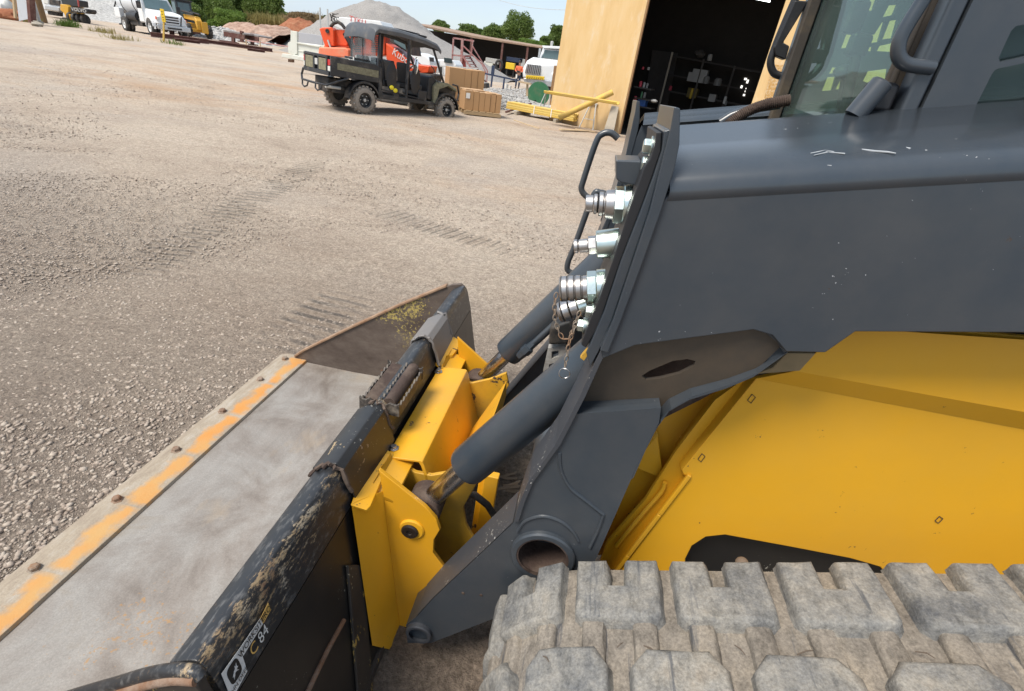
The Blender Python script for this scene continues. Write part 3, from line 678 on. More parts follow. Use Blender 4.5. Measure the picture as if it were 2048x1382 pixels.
part(MB().prism(LY([(1283, 908), (1315, 868), (1325, 938), (1318, 955), (1275, 938)], 1.06), (0, .02, 0)), 'gusset', 'yellow_worn', .003)
part(MB().prism(LY([(1500, 752), (1520, 748), (1600, 742), (1632, 707), (1574, 706), (1545, 735)], .965), (0, .012, 0)), 'tan_bracket', 'tan' if 'tan' in M else 'yellow_grease', .003)
for x, y, w_, h_ in ((1503, 797, 10, 12), (1403, 915, 9, 11), (1878, 1039, 10, 9)):           # small stamped rectangles
    q = LY([(x-w_*.8, y+h_*.3), (x+w_*.1, y-h_*.7), (x+w_*.8, y-h_*.2), (x-w_*.1, y+h_*.8)], .9985); m = MB()
    for a, b in zip(q, q[1:]+q[:1]): m.bar(a, b, .0014, .001)
    part(m, 'stamp_mark', 'rust_dark', ang=0)
# --- arms: outlines traced on the outer face, real thickness inwards
OUT = [(1212, 690), (1160, 800), (1112, 895), (1056, 965), (1040, 1003), (1026, 1046), (1005, 1066), (867, 1196), (832, 1234), (812, 1250), (807, 1266), (815, 1286), (838, 1295), (862, 1286), (1000, 1232), (1110, 1195), (1178, 1140), (1188, 1127), (1285, 907), (1336, 824), (1378, 800), (1452, 777), (1507, 754), (1574, 706), (1560, 684), (1540, 668), (1507, 660), (1271, 691)]
TOPX = 2.3
def arm(fl):
    k = {'flip': YC} if fl else {}
    far = 'far ' if fl else ''
    A = [L.Y(1349, 251, 1.07), L.Y(1344, 318, .924), L.Y(1342, 338, .900), L.Y(1341, 354, .888), L.Y(1340, 368, .882), L.Y(1340, 383, .88), L.Y(1334, 402, .8795)]
    Bb = [L.Y(2048, 200, 1.07), L.Y(2048, 270, .924), L.Y(2048, 291, .900), L.Y(2048, 308, .888), L.Y(2048, 322, .882), L.Y(2048, 338, .88), L.Y(2048, 360, .8795)]
    bA, bB = L.Y(1212, 690, .88), L.Y(2048, 666, .88)
    dx = lambda a, b: ex(a, b, TOPX)
    s0 = [A[0]+V((0, .02, -.02)), A[0]]+A[1:]; s1 = [Bb[0]+V((0, .02, -.02)), Bb[0]]+Bb[1:]
    e1 = [dx(a, b) for a, b in zip(s0, s1)]
    inner = [V((0, .018, -.012))]*5
    top = MB().loft([s0+[p+V((0, .016, -.014)) for p in s0[::-1]], e1+[p+V((0, .016, -.014)) for p in e1[::-1]]])
    part(top, 'arm_top', 'grey_top', ang=70, **k)
    lower = LY([(1340, 383), (1305, 430), (1266, 530), (1226, 640), (1200, 690), (1205, 718), (1271, 691), (1507, 660), (1545, 671), (1572, 704), (1651, 706), (1711, 664), (2048, 666)], .88)
    lower += [dx(L.Y(1711, 664, .88), lower[-1]), dx(A[5], Bb[5])]
    lower = [lower[0]]+lower[1:12]+lower[13:]
    part(MB().prism(lower, (0, .016, 0)), 'arm_side', 'grey', .003, **k)
    inn = [V((p.x, 1.075, p.z)) for p in lower]
    inn[0] = V((A[0].x, 1.075, A[0].z-.03)); inn[-1] = V((e1[1].x, 1.075, e1[1].z-.03))
    part(MB().prism(inn, (0, .012, 0)), 'arm_inner_side', 'grey', .002, **k)
    # lower limb: recessed web, solid leg, rims
    o_ = LY(OUT, .885); hc = L.Y(1085, 1112, .885); hr = .066
    hole = [hc+V((hr*math.cos(a), 0, hr*math.sin(a))) for a in [i*math.pi/16 for i in range(32)]]
    slot = LY([(1283, 752), (1300, 741), (1345, 722), (1375, 718), (1391, 722), (1388, 732), (1360, 747), (1320, 757), (1292, 760)], .885)
    bc = L.Y(838, 1265, .885); 
    # face plate of the leg below the recess
    leg = LY([(1149, 828), (1112, 893), (1056, 965), (1040, 1003), (1026, 1046), (1005, 1066), (867, 1196), (832, 1234), (812, 1250), (815, 1286), (862, 1286), (1000, 1232), (1110, 1195), (1178, 1140), (1188, 1127), (1285, 907), (1306, 866), (1318, 846), (1322, 816), (1215, 824)], .89)
    part(holed(leg, .0255, [hole]), 'leg_face', 'grey', **k)
    part(holed([V((p.x, .914, p.z)) for p in leg], .085, [hole]), 'lower_arm', 'grey', **k)
    rp0 = L.Y(1400, 674, .900); rn = V((0, -.985, -.17))
    RP = lambda px: [L.P(x, y, rp0, rn) for x, y in px]
    bro = RP([(1200, 704), (1271, 686), (1507, 657), (1542, 668), (1562, 692), (1507, 745), (1440, 775), (1375, 799), (1320, 826), (1215, 836), (1120, 868), (1150, 790)])
    hb = holed(bro, .010, [RP([(1283, 752), (1300, 741), (1345, 722), (1375, 718), (1391, 722), (1388, 732), (1360, 747), (1320, 757), (1292, 760)])])
    hb.v = [(x, y-bro[0].y+rp0.y+(rp0.z-z)*(.17/.985), z) for x, y, z in hb.v]
    part(hb, 'recess_face', 'grey_dirty', ang=0, **k)
    part(MB().prism(LY([(1130, 860), (1160, 780), (1230, 690), (1400, 660), (1540, 660), (1545, 720), (1400, 800), (1300, 850)], 1.06), (0, .01, 0)), 'inner_web', 'rust_dark', **k)
    fl2 = LY([(1207, 690), (1185, 735), (1158, 796), (1110, 890), (1056, 965), (1040, 1003), (1027, 1044)], .882); m = MB()
    off2 = V((.012, 0, .004))
    for a, b in zip(fl2, fl2[1:]): m.add([a, b, b+V((0, .12, 0)), a+V((0, .12, 0)), a+off2, b+off2, b+off2+V((0, .12, 0)), a+off2+V((0, .12, 0))], [(0, 1, 2, 3), (4, 7, 6, 5), (0, 4, 5, 1), (2, 6, 7, 3), (1, 5, 6, 2), (0, 3, 7, 4)])
    part(m, 'front_flange', 'grey_spk', .001, **k)
    rim = LY([(1574, 706), (1507, 754), (1452, 777), (1378, 800), (1336, 824), (1308, 862), (1285, 907), (1262, 960)], .8905); m = MB()
    for a, b in zip(rim, rim[1:]):
        m.add([a, b, b+V((0, .11, 0)), a+V((0, .11, 0)), a+V((.004, 0, .010)), b+V((.004, 0, .010)), b+V((.004, .11, .010)), a+V((.004, .11, .010))], [(0, 1, 2, 3), (4, 7, 6, 5), (0, 4, 5, 1), (2, 6, 7, 3), (1, 5, 6, 2), (0, 3, 7, 4)])
    part(m, 'lower_rim', 'grey', **k)
    hump = LY([(1540, 668), (1560, 684), (1574, 706)], .886); m = MB()
    for a, b in zip(hump, hump[1:]): m.bar(a+V((0, .06, 0)), b+V((0, .06, 0)), .11, .008)
    part(m, 'hump_rim', 'grey', **k)
    cap = [L.Y(1026, 1046, .889), L.Y(1005, 1066, .889), L.Y(867, 1196, .889), L.Y(832, 1234, .889)]
    m = MB()
    for a, b in zip(cap, cap[1:]): m.add([a+V((-.001, 0, .002)), b+V((-.001, 0, .002)), b+V((-.001, .113, .002)), a+V((-.001, .113, .002))], [(0, 1, 2, 3)])
    part(m, 'leg_cap', 'grey_spk', ang=180, **k)
    # bosses
    ring = MB().lathe(hc+V((0, -.008, 0)), (0, 1, 0), [(0, hr+.001), (0, hr+.013), (.004, hr+.017), (.03, hr+.018)], 40, caps=False); part(ring, 'boss_ring', 'grey', **k)
    part(MB().lathe(hc+V((0, -.006, 0)), (0, 1, 0), [(0, hr-.004), (0, hr+.004), (.006, hr+.004), (.006, hr-.002), (.30, hr-.002), (.30, 0.001)] if not fl else [(0, hr-.002), (.2, hr-.002), (.2, .001)], 40, caps=False), 'boss_bore', 'rust_dark', ang=50, **k)
    part(MB().lathe(bc+V((0, -.010, 0)), (0, 1, 0), [(0, .029), (0, .037), (.003, .040), (.08, .040), (.08, .029), (.06, .028), (.06, .001)], 32, caps=False), 'pin_boss', 'grey_spk', **k)
    part(MB().lathe(bc+V((0, .018, .004)), (0, 1, 0), [(0, .016), (-.004, .014), (-.006, .001)], 16), 'pin_head', 'rust', **k)
    return hc
hc = arm(False); arm(True)
for px, r in (([(1621, 306), (1650, 301), (1668, 303)], .0016), ([(1628, 310), (1655, 304)], .0012), ([(1650, 303), (1690, 307)], .0011), ([(1712, 297), (1730, 299.5), (1752, 302), (1775, 303.5), (1792, 306)], .0015), ([(1788, 294), (1800, 293)], .0018), ([(1806, 293), (1821, 297)], .0015), ([(1655, 330), (1663, 331)], .0008)):
    pts = [L.P(x, y, V((1, .894, 0)), V((0, 1, 0))) for x, y in px]; n_ = len(pts)
    A0, B0_ = V((L.Y(1341, 354, .888))), V((L.Y(2048, 308, .888)))
    fc = [L.Y(1349, 251, 1.07), L.Y(2048, 200, 1.07), L.Y(1344, 318, .924)]; nn_ = (fc[1]-fc[0]).cross(fc[2]-fc[0]).normalized()
    pts = [L.P(x, y, fc[0], nn_) for x, y in px]; sg = 1 if nn_.z > 0 else -1
    part(MB().tube([p+nn_*sg*(-r*.3) for p in pts], [r*.5]+[r]*(n_-2)+[r*.5] if n_ > 2 else [r*.5, r], 6), 'scratch', 'scratch_white')
part(MB().cyl(hc+V((0, .10, 0)), V((hc.x, 2*YC-hc.y-.1, hc.z)), .075, n=32), 'torque_tube', 'grey')
# weld beads on the near leg
for px in ([(1119, 905), (1122, 940), (1140, 975), (1170, 1000), (1207, 1029)], [(1207, 1029), (1196, 1060), (1180, 1095)], [(1035, 1062), (1050, 1042), (1085, 1032), (1120, 1042), (1145, 1062), (1157, 1082)]):
    part(MB().tube(sm(LY(px, .8895)), .0045, 8), 'weld_bead', 'grey')
for x, y in ((926, 1187), (962, 1191)): part(MB().cyl(L.Y(x, y, .8885), L.Y(x, y, .8885)+V((0, .004, 0)), .0045, n=12), 'drain_hole', 'rust_dark')
# front plates of the near arm, seen on edge, and the coupler plate
def plate(left, right, y0, y1, name, mat, **k):
    return part(MB().prism(LY(left+right[::-1], y0), (0, y1-y0, 0)), name, mat, .0022, **k)
P1 = ([(1349, 213), (1340, 262), (1330, 300), (1300, 420), (1266, 522), (1227, 638), (1200, 702)], [(1361, 217), (1359, 290), (1350, 335), (1323, 421), (1284, 530), (1243, 640), (1216, 706)])
P2 = ([(1328, 262), (1324, 300), (1307, 352), (1282, 420), (1243, 520), (1209, 622), (1180, 690), (1172, 705)], [(1341, 258), (1338, 275), (1329, 305), (1298, 422), (1264, 523), (1225, 638), (1198, 702), (1180, 735)])
P3 = ([(1313, 264), (1310, 290), (1300, 318), (1288, 335), (1260, 415), (1226, 520), (1196, 605), (1180, 640), (1162, 690)], [(1324, 264), (1322, 302), (1306, 350), (1281, 420), (1242, 520), (1208, 620), (1196, 655), (1172, 696)])
plate(*P1, .872, 1.09, 'front_plate', 'grey'); plate(*P1, .872, 1.09, 'front_plate', 'grey', flip=YC)
plate(*P2, .884, 1.08, 'spacer_plate', 'grey'); plate(*P3, .894, 1.07, 'coupler_plate', 'plastic')
part(MB().prism(LY([(1214, 700), (1200, 702), (1175, 730), (1108, 770), (1092, 905), (1112, 893), (1160, 800)], .878), (0, .006, 0)), 'flange_tail', 'grey', .002) if False else None
part(MB().prism(LY([(1201, 664), (1206, 668), (1168, 722), (1160, 716)], .89), (0, .012, 0)), 'tab', 'yellow_grease', .001)
# hydraulic couplers
def coupler(px0, px1, segs, Y, zmat, hexn=None):
    p, q = L.Y(*px0, Y), L.Y(*px1, Y); ln = (q-p).length; npx = math.hypot(px1[0]-px0[0], px1[1]-px0[1]); k = ln/npx
    root = None
    for (a, b, r0, r1, mt, n) in segs:
        m = MB(); ax = (q-p).normalized(); e = .0012
        m.lathe(p+ax*(a*k), ax, [(0, r0*k-e), (e, r0*k), ((b-a)*k-e, r1*k), ((b-a)*k, r1*k-e)], n, ph=.3)
        if root is None: root = part(m, 'hydraulic_coupler', mt, ang=32)
        else: sub(m, 'coupler_ring' if n > 6 else 'coupler_nut', mt, root, .001 if n == 6 else 0, ang=32)
    return root
Yc = .972
coupler((1171, 407), (1276, 411), [(75, 108, 38, 44, 'zinc', 32), (0, 16, 17, 17, 'steel', 32), (16.5, 24, 20, 20, 'steel', 32), (24, 27, 18, 18, 'plastic', 32), (27, 36, 24, 24, 'steel', 32), (36, 40, 22, 22, 'steel', 32), (40, 58, 28, 30, 'steel', 32), (57, 76, 38, 38, 'zinc', 6)], Yc, 'zinc')
coupler((1148, 493), (1250, 484), [(46, 104, 28, 30, 'zinc', 32), (0, 8, 14, 14, 'steel', 28), (8, 10, 11, 11, 'steel', 28), (10, 29, 13, 14, 'steel', 28), (29, 46, 19, 19, 'steel', 6)], Yc, 'zinc')
kn = []; x = 0
for i in range(3): kn += [(4+i*14, 15+i*14, 26, 26, 'knurl' if 'knurl' in M else 'steel', 36), (15+i*14, 18+i*14, 24.5, 24.5, 'steel', 36)]
coupler((1120, 578), (1225, 573), [(74, 108, 36, 36, 'zinc', 32), (0, 4, 25, 27, 'steel', 36)]+kn+[(46, 56, 25, 25, 'steel', 36), (55, 74, 34, 34, 'zinc', 6)], Yc-.01, 'zinc')
coupler((1118, 626), (1180, 606), [(44, 62, 26, 26, 'zinc', 24), (0, 8, 20, 22, 'steel', 28), (10, 24, 22, 22, 'steel', 28), (26, 42, 21, 21, 'steel', 28)], 1.06, 'zinc')
for x, y, mt in ((1300, 292, 'zinc'), (1297, 327, 'zinc'), (1168, 650, 'zinc'), (1185, 622, 'zinc')):
    a = L.Y(x-14, y, .93); b = L.Y(x+8, y+2, .93); m = MB(); d = (b-a)
    m.lathe(a, d, [(0, .011), (.002, .013), (.012, .013)], 6); m.lathe(a+d.normalized()*.012, d, [(0, .017), (.003, .017), (.03, .012)], 20); part(m, 'plate_bolt', mt, .0008)
part(MB().prism(LY([(1232, 320), (1284, 322), (1284, 368), (1278, 373), (1240, 366), (1232, 358)], .945), (0, .09, 0)), 'guard_box', 'grey', .004)
# dust-cap chain
def chain(pts, r=.0055, w=.0013):
    m = MB(); acc = [pts[0]]; 
    for a, b in zip(pts, pts[1:]):
        n = max(1, round((b-a).length/(r*2.1)))
        acc += [a+(b-a)*(i+1)/n for i in range(n)]
    for i in range(len(acc)-1):
        a, b = acc[i], acc[i+1]; d = (b-a).normalized(); s_ = d.orthogonal().normalized(); s_ = Matrix.Rotation(math.pi/2*(i % 2)+.4, 3, d) @ s_; c = (a+b)/2
        m.tube([c+d*r*1.35*math.cos(t)+s_*r*.75*math.sin(t) for t in [j*math.pi/5 for j in range(10)]], w, 6, closed=True)
    return m
part(chain(LY([(1113, 585), (1109, 610), (1110, 640), (1118, 665), (1126, 678), (1138, 678), (1146, 662), (1152, 642)], .945)), 'chain', 'steel_old')
part(chain(LY([(1160, 622), (1152, 645), (1144, 668), (1137, 690), (1134, 712), (1130, 734)], .925)), 'chain', 'steel_old')
rc = L.Y(1129, 747, .905); part(MB().tube([rc+V((.0115*math.cos(t), -.0015*math.sin(2*t), .0115*math.sin(t))) for t in [j*math.pi/12 for j in range(24)]], .0011, 6, closed=True), 'key_ring', 'steel')
# --- far arm grab loops
for px in ([(1236, 277), (1222, 266), (1205, 268), (1192, 285), (1167, 360), (1163, 378), (1170, 390), (1185, 400), (1200, 410)], [(1225, 395), (1200, 385), (1185, 395), (1150, 490), (1136, 525), (1137, 542), (1160, 550), (1180, 548)]):
    part(MB().tube(sm(LY(px, 1.93)), .0115, 12), 'grab_loop', 'grey')
part(MB().tube(LY([(1440, 246), (1462, 232), (1490, 222), (1520, 214), (1560, 208)], 1.5), .012, 12), 'hose', 'grey')
m = MB(); hp = sm(LY([(1455, 250), (1478, 232), (1510, 216), (1545, 206), (1580, 200)], 1.42), 3)
acc = []
for a, b in zip(hp, hp[1:]): acc += [a+(b-a)*i/6 for i in range(6)]
part(MB().tube(acc, [.0135 if i % 2 else .011 for i in range(len(acc))], 12), 'corrugated_hose', 'rust_dark')
fp = LY([(1096, 696), (1130, 693), (1137, 706), (1126, 742), (1090, 756), (1086, 742)], 1.50)
part(holed(fp, .03, [LY([(1103, 703), (1117, 701), (1117, 713), (1103, 718)], 1.50), LY([(1098, 729), (1112, 724), (1110, 738), (1096, 744)], 1.50)]), 'pale_bracket', 'dust_cast')
part(MB().prism(LY([(1100, 655), (1140, 640), (1152, 660), (1136, 690), (1096, 692)], 1.48), (0, .06, 0)), 'rubber_boot', 'hose', .012)
# --- tilt cylinders
def cyl(fl):
    k = {'flip': YC} if fl else {}
    e = L.Y(930, 936, 1.08); t = L.Y(1150, 752, 1.08); ax = (e-t).normalized(); R = .0595
    part(MB().lathe(t-ax*.12, ax, [(0, R), ((e-t).length+.10, R), ((e-t).length+.112, R-.003), ((e-t).length+.118, R-.012), ((e-t).length+.122, R-.03)], 48), 'tilt_cylinder', 'grey', ang=32, **k)
    q = L.Y(852, 1006, 1.08)
    part(MB().lathe(e, (q-e), [(0, .031), ((q-e).length, .031)], 32), 'cylinder_rod', 'chrome', **k)
    part(MB().lathe(q+V((0, -.045, 0)), (0, 1, 0), [(0, .03), (0, .052), (.004, .055), (.086, .055), (.09, .052), (.09, .03)], 28), 'rod_eye', 'rust_dark', **k)
    if fl:
        c = L.Y(1048, 704, 1.73); d = -ax
        part(MB().lathe(c-d*.03, d, [(0, .017), (.03, .02), (.031, .024), (.06, .024), (.064, .017), (.09, .014)], 6), 'port_fitting', 'grey', .001)
        part(MB().tube([c+d*.05, c+d*.16+V((0, 0, -.0)), c+d*.34+V((0, .02, 0)), c+d*.6], .0125, 12), 'oil_pipe', 'grey')
cyl(False); cyl(True)
# --- quick coupler (yellow)
q = ld
Ed, TL_, Bt = (-.324, .634), (-.441, .622), (-.238, .37)
prof = [TL_, (-.332, .635), (-.324, .632), (-.318, .620), Bt, (-.246, .366), (-.328, .613), (-.336, .626), (-.441, .613)]
part(MB().prism(*XZ(prof, 1.145, 1.725)), 'coupler_cover', 'yellow_worn', .002)
for x, y in ((788, 897), (877, 744)):
    b = L.P(x, y, V((-.4, 1, .627)), V((-.1, 0, 1))); part(MB().lathe(b, (-.1, 0, 1), [(0, .017), (.003, .017), (.004, .010), (.012, .010)], 6), 'cover_bolt', 'steel', .001)
part(MB().prism(*XZ([(-.338, .16), (-.440, .615), (-.425, .62), (-.318, .165)], 1.012, 1.86)), 'coupler_back', 'yellow_worn', .002)
part(MB().prism(*XZ([(-.432, .600), (-.43, .615), (-.425, .622), (-.36, .600), (-.36, .588)], 1.0, 1.87)), 'coupler_top', 'yellow_worn', .002)
for k in ({}, {'flip': YC}):
    pl = LY([(757, 940), (850, 1014), (872, 1038), (880, 1060), (868, 1080), (866, 1105), (893, 1142), (868, 1170), (845, 1190), (822, 1240), (819, 1306), (806, 1306), (765, 985)], 1.0)
    part(MB().prism(pl, (0, .014, 0)), 'side_cheek', 'yellow_chip' if 'yellow_chip' in M else 'yellow', .003, **k)
    a = L.Y(757, 940, 1.0); b = L.Y(765, 985, 1.0); c = L.Y(806, 1306, 1.0); d = BP(702, 1010, .014); e = BP(744, 1292, .014)
    m = MB().add([b, c, e, d]+[p+V((.004, .014, 0)) for p in (b, c, e, d)], [(0, 1, 2, 3), (7, 6, 5, 4), (0, 4, 5, 1), (1, 5, 6, 2), (2, 6, 7, 3), (3, 7, 4, 0)])
    part(m, 'channel_web', 'yellow', .003, **k)
    fl_ = [L.P(x, y, V((-.435, 1, .640)), V((.35, .05, 1))) for x, y in [(744, 893), (786, 906), (757, 941), (765, 956), (741, 1012), (733, 1020), (701, 1010)]]
    part(MB().prism(fl_, (.002, .004, -.012)), 'top_flange', 'yellow_worn', .002, **k)
    lipp = LY([(738, 1276), (760, 1300), (815, 1312), (822, 1290), (800, 1285), (765, 1270)], .985)
    part(MB().prism(lipp, (0, .05, 0)), 'bottom_lip', 'yellow_worn', .004, **k)
    p2_ = LY([(772, 905), (800, 925), (830, 945), (862, 951), (905, 944), (950, 930), (958, 960), (935, 1000), (926, 1015), (932, 1050), (952, 1085), (970, 1100), (940, 1150), (860, 1190), (800, 1190), (770, 1000)], 1.145)
    part(MB().prism(p2_, (0, .014, 0)), 'inner_cheek', 'yellow_grease', .003, **k)
    w0 = LY([(770, 925), (800, 1000), (830, 1090), (840, 1180)], 1.10); m = MB()
    for s_, t_ in zip(w0, w0[1:]): m.add([V((s_.x, 1.012, s_.z)), V((t_.x, 1.012, t_.z)), V((t_.x, 1.147, t_.z)), V((s_.x, 1.147, s_.z))], [(0, 1, 2, 3)])
    part(m, 'pocket_web', 'yellow_grease', ang=60, **k)
    wc = L.Y(790, 940, 1.08); part(MB().tube([V((-.47, y, .60-.05*math.cos((y-1.08)*22))) for y in np.linspace(1.01, 1.15, 9)], .012, 8), 'collar_weld', 'grey_dirty', **k)
    pc = L.Y(824, 1058, 1.0)
    part(MB().lathe(pc, (0, -1, 0), [(0, .038), (.003, .038), (.006, .034), (.006, .03)], 32), 'pin_washer', 'yellow_worn', **k)
    part(MB().lathe(pc+V((-.004, 0, -.004)), (0, -1, 0), [(0, .026), (.010, .026), (.013, .022), (.013, .010), (.009, .009), (.009, .001)], 28), 'cylinder_pin', 'dark_grease' if 'dark_grease' in M else 'rust_dark', ang=30, **k)
    pk = L.Y(838, 1262, .99); part(MB().lathe(pk, (0, -1, 0), [(-.012, .036), (0, .036), (0, .02)], 28), 'pivot_ring', 'yellow_worn', **k)
a = L.Y(985, 948, 1.28); b = L.Y(962, 1085, 1.28); part(MB().bar(a, b, .05, .03).bar(a+V((-.03, .02, 0)), b+V((-.03, .02, 0)), .03, .012), 'lock_channel', 'yellow_worn', .004)
part(MB().prism(LY([(905, 946), (985, 838), (985, 870), (960, 960), (935, 985)], 1.32), (0, .3, -.03)), 'coupler_tray', 'yellow_worn', .004)
part(MB().tube(LY([(925, 985), (950, 990), (975, 1010), (1000, 1050), (1020, 1100)], 1.2), .012, 10), 'hose', 'hose')
"""--- cab"""
CX0 = .548
YN, YF = 1.065, 1.80
sp = [V((.556, YN, 1.0)), V((.556, YN, 2.5)), V((2.0, YN, 2.5)), V((2.0, YN, 1.0))]
hA = LY([(1997, 117), (2006, 97), (2022, 62), (2032, 52), (2048, 49), (2130, 33), (2130, 96), (2010, 122), (2001, 124)], YN)
hB = LY([(1950, 215), (1984, 148), (1990, 140), (2000, 136), (2130, 110), (2130, 190), (1960, 225)], YN)
part(holed(sp, .02, [hA, hB]), 'cab_side', 'grey')
part(MB().prism([V((.57, YN+.03, 1.2)), V((.57, YN+.03, 2.4)), V((1.95, YN+.03, 2.4)), V((1.95, YN+.03, 1.2))], (0, .004, 0)), 'side_window', 'glass', ang=0)
m = MB(); 
part(MB().box((.538, YN+.022, 1.75), (.03, .044, 1.6)), 'front_pillar', 'grey', .008)
part(MB().box((.532, YN+.060, 1.75), (.034, .030, 1.6)).tube([(.515, YN+.050, 1.0), (.515, YN+.050, 2.5)], .006, 8).tube([(.515, YN+.074, 1.0), (.515, YN+.074, 2.5)], .005, 8), 'door_seal', 'seal' if 'seal' in M else 'grey_dirty', .005)
part(MB().box((.540, YF-.012, 1.75), (.05, .03, 1.6)), 'front_pillar', 'grey', .006)
part(MB().box((.528, YF-.038, 1.75), (.03, .024, 1.6)), 'door_seal', 'seal' if 'seal' in M else 'grey_dirty', .005)
part(MB().box((.548, (YN+YF)/2, 1.78), (.006, YF-YN-.1, 1.5)), 'windscreen', 'glass', ang=0)
# far side screen with its punched openings
z5 = lambda pts: LY([(1500+x/5.757, y/5.757) for x, y in pts], YF)
hs = [[(1040, 560), (1055, 520), (1140, 290), (1235, 285), (1225, 340), (1150, 545)], [(1245, 440), (1265, 375), (1420, 400), (1520, 245), (1548, 255), (1480, 480), (1355, 505)], [(1515, 455), (1600, 240), (1700, 225), (1640, 440)],
      [(1520, 200), (1590, 60), (1700, 50), (1650, 170)], [(905, 848), (940, 775), (1060, 778), (1030, 838)], [(820, 1050), (885, 888), (990, 882), (945, 1038)],
      [(975, 1033), (1060, 872), (1250, 880), (1215, 1008)], [(1290, 935), (1350, 820), (1590, 790), (1560, 990), (1480, 1000)], [(1345, 588), (1362, 538), (1415, 540), (1402, 598)], [(1450, 590), (1482, 530), (1660, 490), (1630, 600)], [(1660, 980), (1700, 800), (1860, 770), (1830, 960)], [(1700, 600), (1730, 480), (1860, 450), (1840, 590)], [(1760, 420), (1800, 250), (1900, 230), (1880, 400)], [(1330, 120), (1390, -40), (1470, -40), (1410, 130)]]
part(holed([V((.565, YF-.005, 1.0)), V((.565, YF-.005, 2.5)), V((2.0, YF-.005, 2.5)), V((2.0, YF-.005, 1.0))], .015, [z5(h) for h in hs]), 'cab_side', 'cab_grille' if 'cab_grille' in M else 'grey')
part(MB().prism([V((.6, YF+.014, 1.2)), V((.6, YF+.014, 2.4)), V((1.95, YF+.014, 2.4)), V((1.95, YF+.014, 1.2))], (0, .004, 0)), 'side_window', 'glass', ang=0)
part(MB().box((1.27, YC, 2.52), (1.5, .78, .06)), 'cab_roof', 'grey', .02)
part(MB().box((1.98, YC, 1.75), (.05, .72, 1.5)), 'cab_rear', 'plastic'); part(MB().box((1.27, YC, 1.1), (1.4, .72, .05)), 'cab_floor', 'plastic')
seat = part(MB().box((1.45, YC, 1.42), (.5, .45, .14)).box((1.68, YC, 1.75), (.12, .45, .6)).box((1.68, YC, 2.12), (.09, .26, .18)), 'seat', 'plastic', .03, seg=3)
pa = L.Y(1712, 35, 1.62); part(MB().box((pa.x, pa.y, pa.z), (.045, .02, .075)), 'display_screen', 'plastic', .008)
pa = L.Y(1717, 90, 1.55); part(MB().box((pa.x, pa.y, pa.z), (.05, .03, .05)).cyl((pa.x, pa.y, pa.z), (pa.x+.1, pa.y, pa.z-.5), .012), 'joystick', 'plastic', .01)
pa = L.Y(1690, 145, 1.6); part(MB().ball((pa.x, pa.y, pa.z), (.03, .025, .018)).cyl((pa.x, pa.y, pa.z), (pa.x+.1, pa.y, pa.z-.4), .008), 'joystick', 'plastic')
part(MB().tube(sm([L.Y(x, y, YN) for x, y in [(1880, -60), (1846, 0), (1815, 50), (1800, 80), (1796, 104), (1803, 121), (1820, 130), (1866, 136)]]), .0112, 16), 'grab_handle', 'grey')
part(MB().tube(sm([L.Y(x, y, YF) for x, y in [(1610, -40), (1590, 0), (1563, 62), (1548, 100), (1541, 125), (1548, 146), (1566, 153)]]), .0105, 12), 'grab_handle', 'plastic')
part(MB().prism(LY([(1590, 0), (1618, 2), (1567, 85), (1580, 92), (1572, 120), (1552, 112), (1548, 95)], YF-.02), (0, .03, 0)).prism(LY([(1618, 0), (1648, -8), (1610, 90), (1590, 130), (1576, 128), (1604, 88), (1628, 12)], YF-.02), (0, .03, 0)), 'mirror_bracket', 'plastic', .004)
a = L.Y(1708, 232, 1.06); b = L.Y(1764, 166, 1.06); part(MB().lathe(a, b-a, [(0, .018), ((b-a).length, .018), ((b-a).length+.003, .015), ((b-a).length+.003, .001)], 28), 'hose_guard', 'grey')
part(MB().box((b.x+.02, b.y+.04, b.z-.02), (.045, .05, .05)), 'guard_bracket', 'plastic', .01)
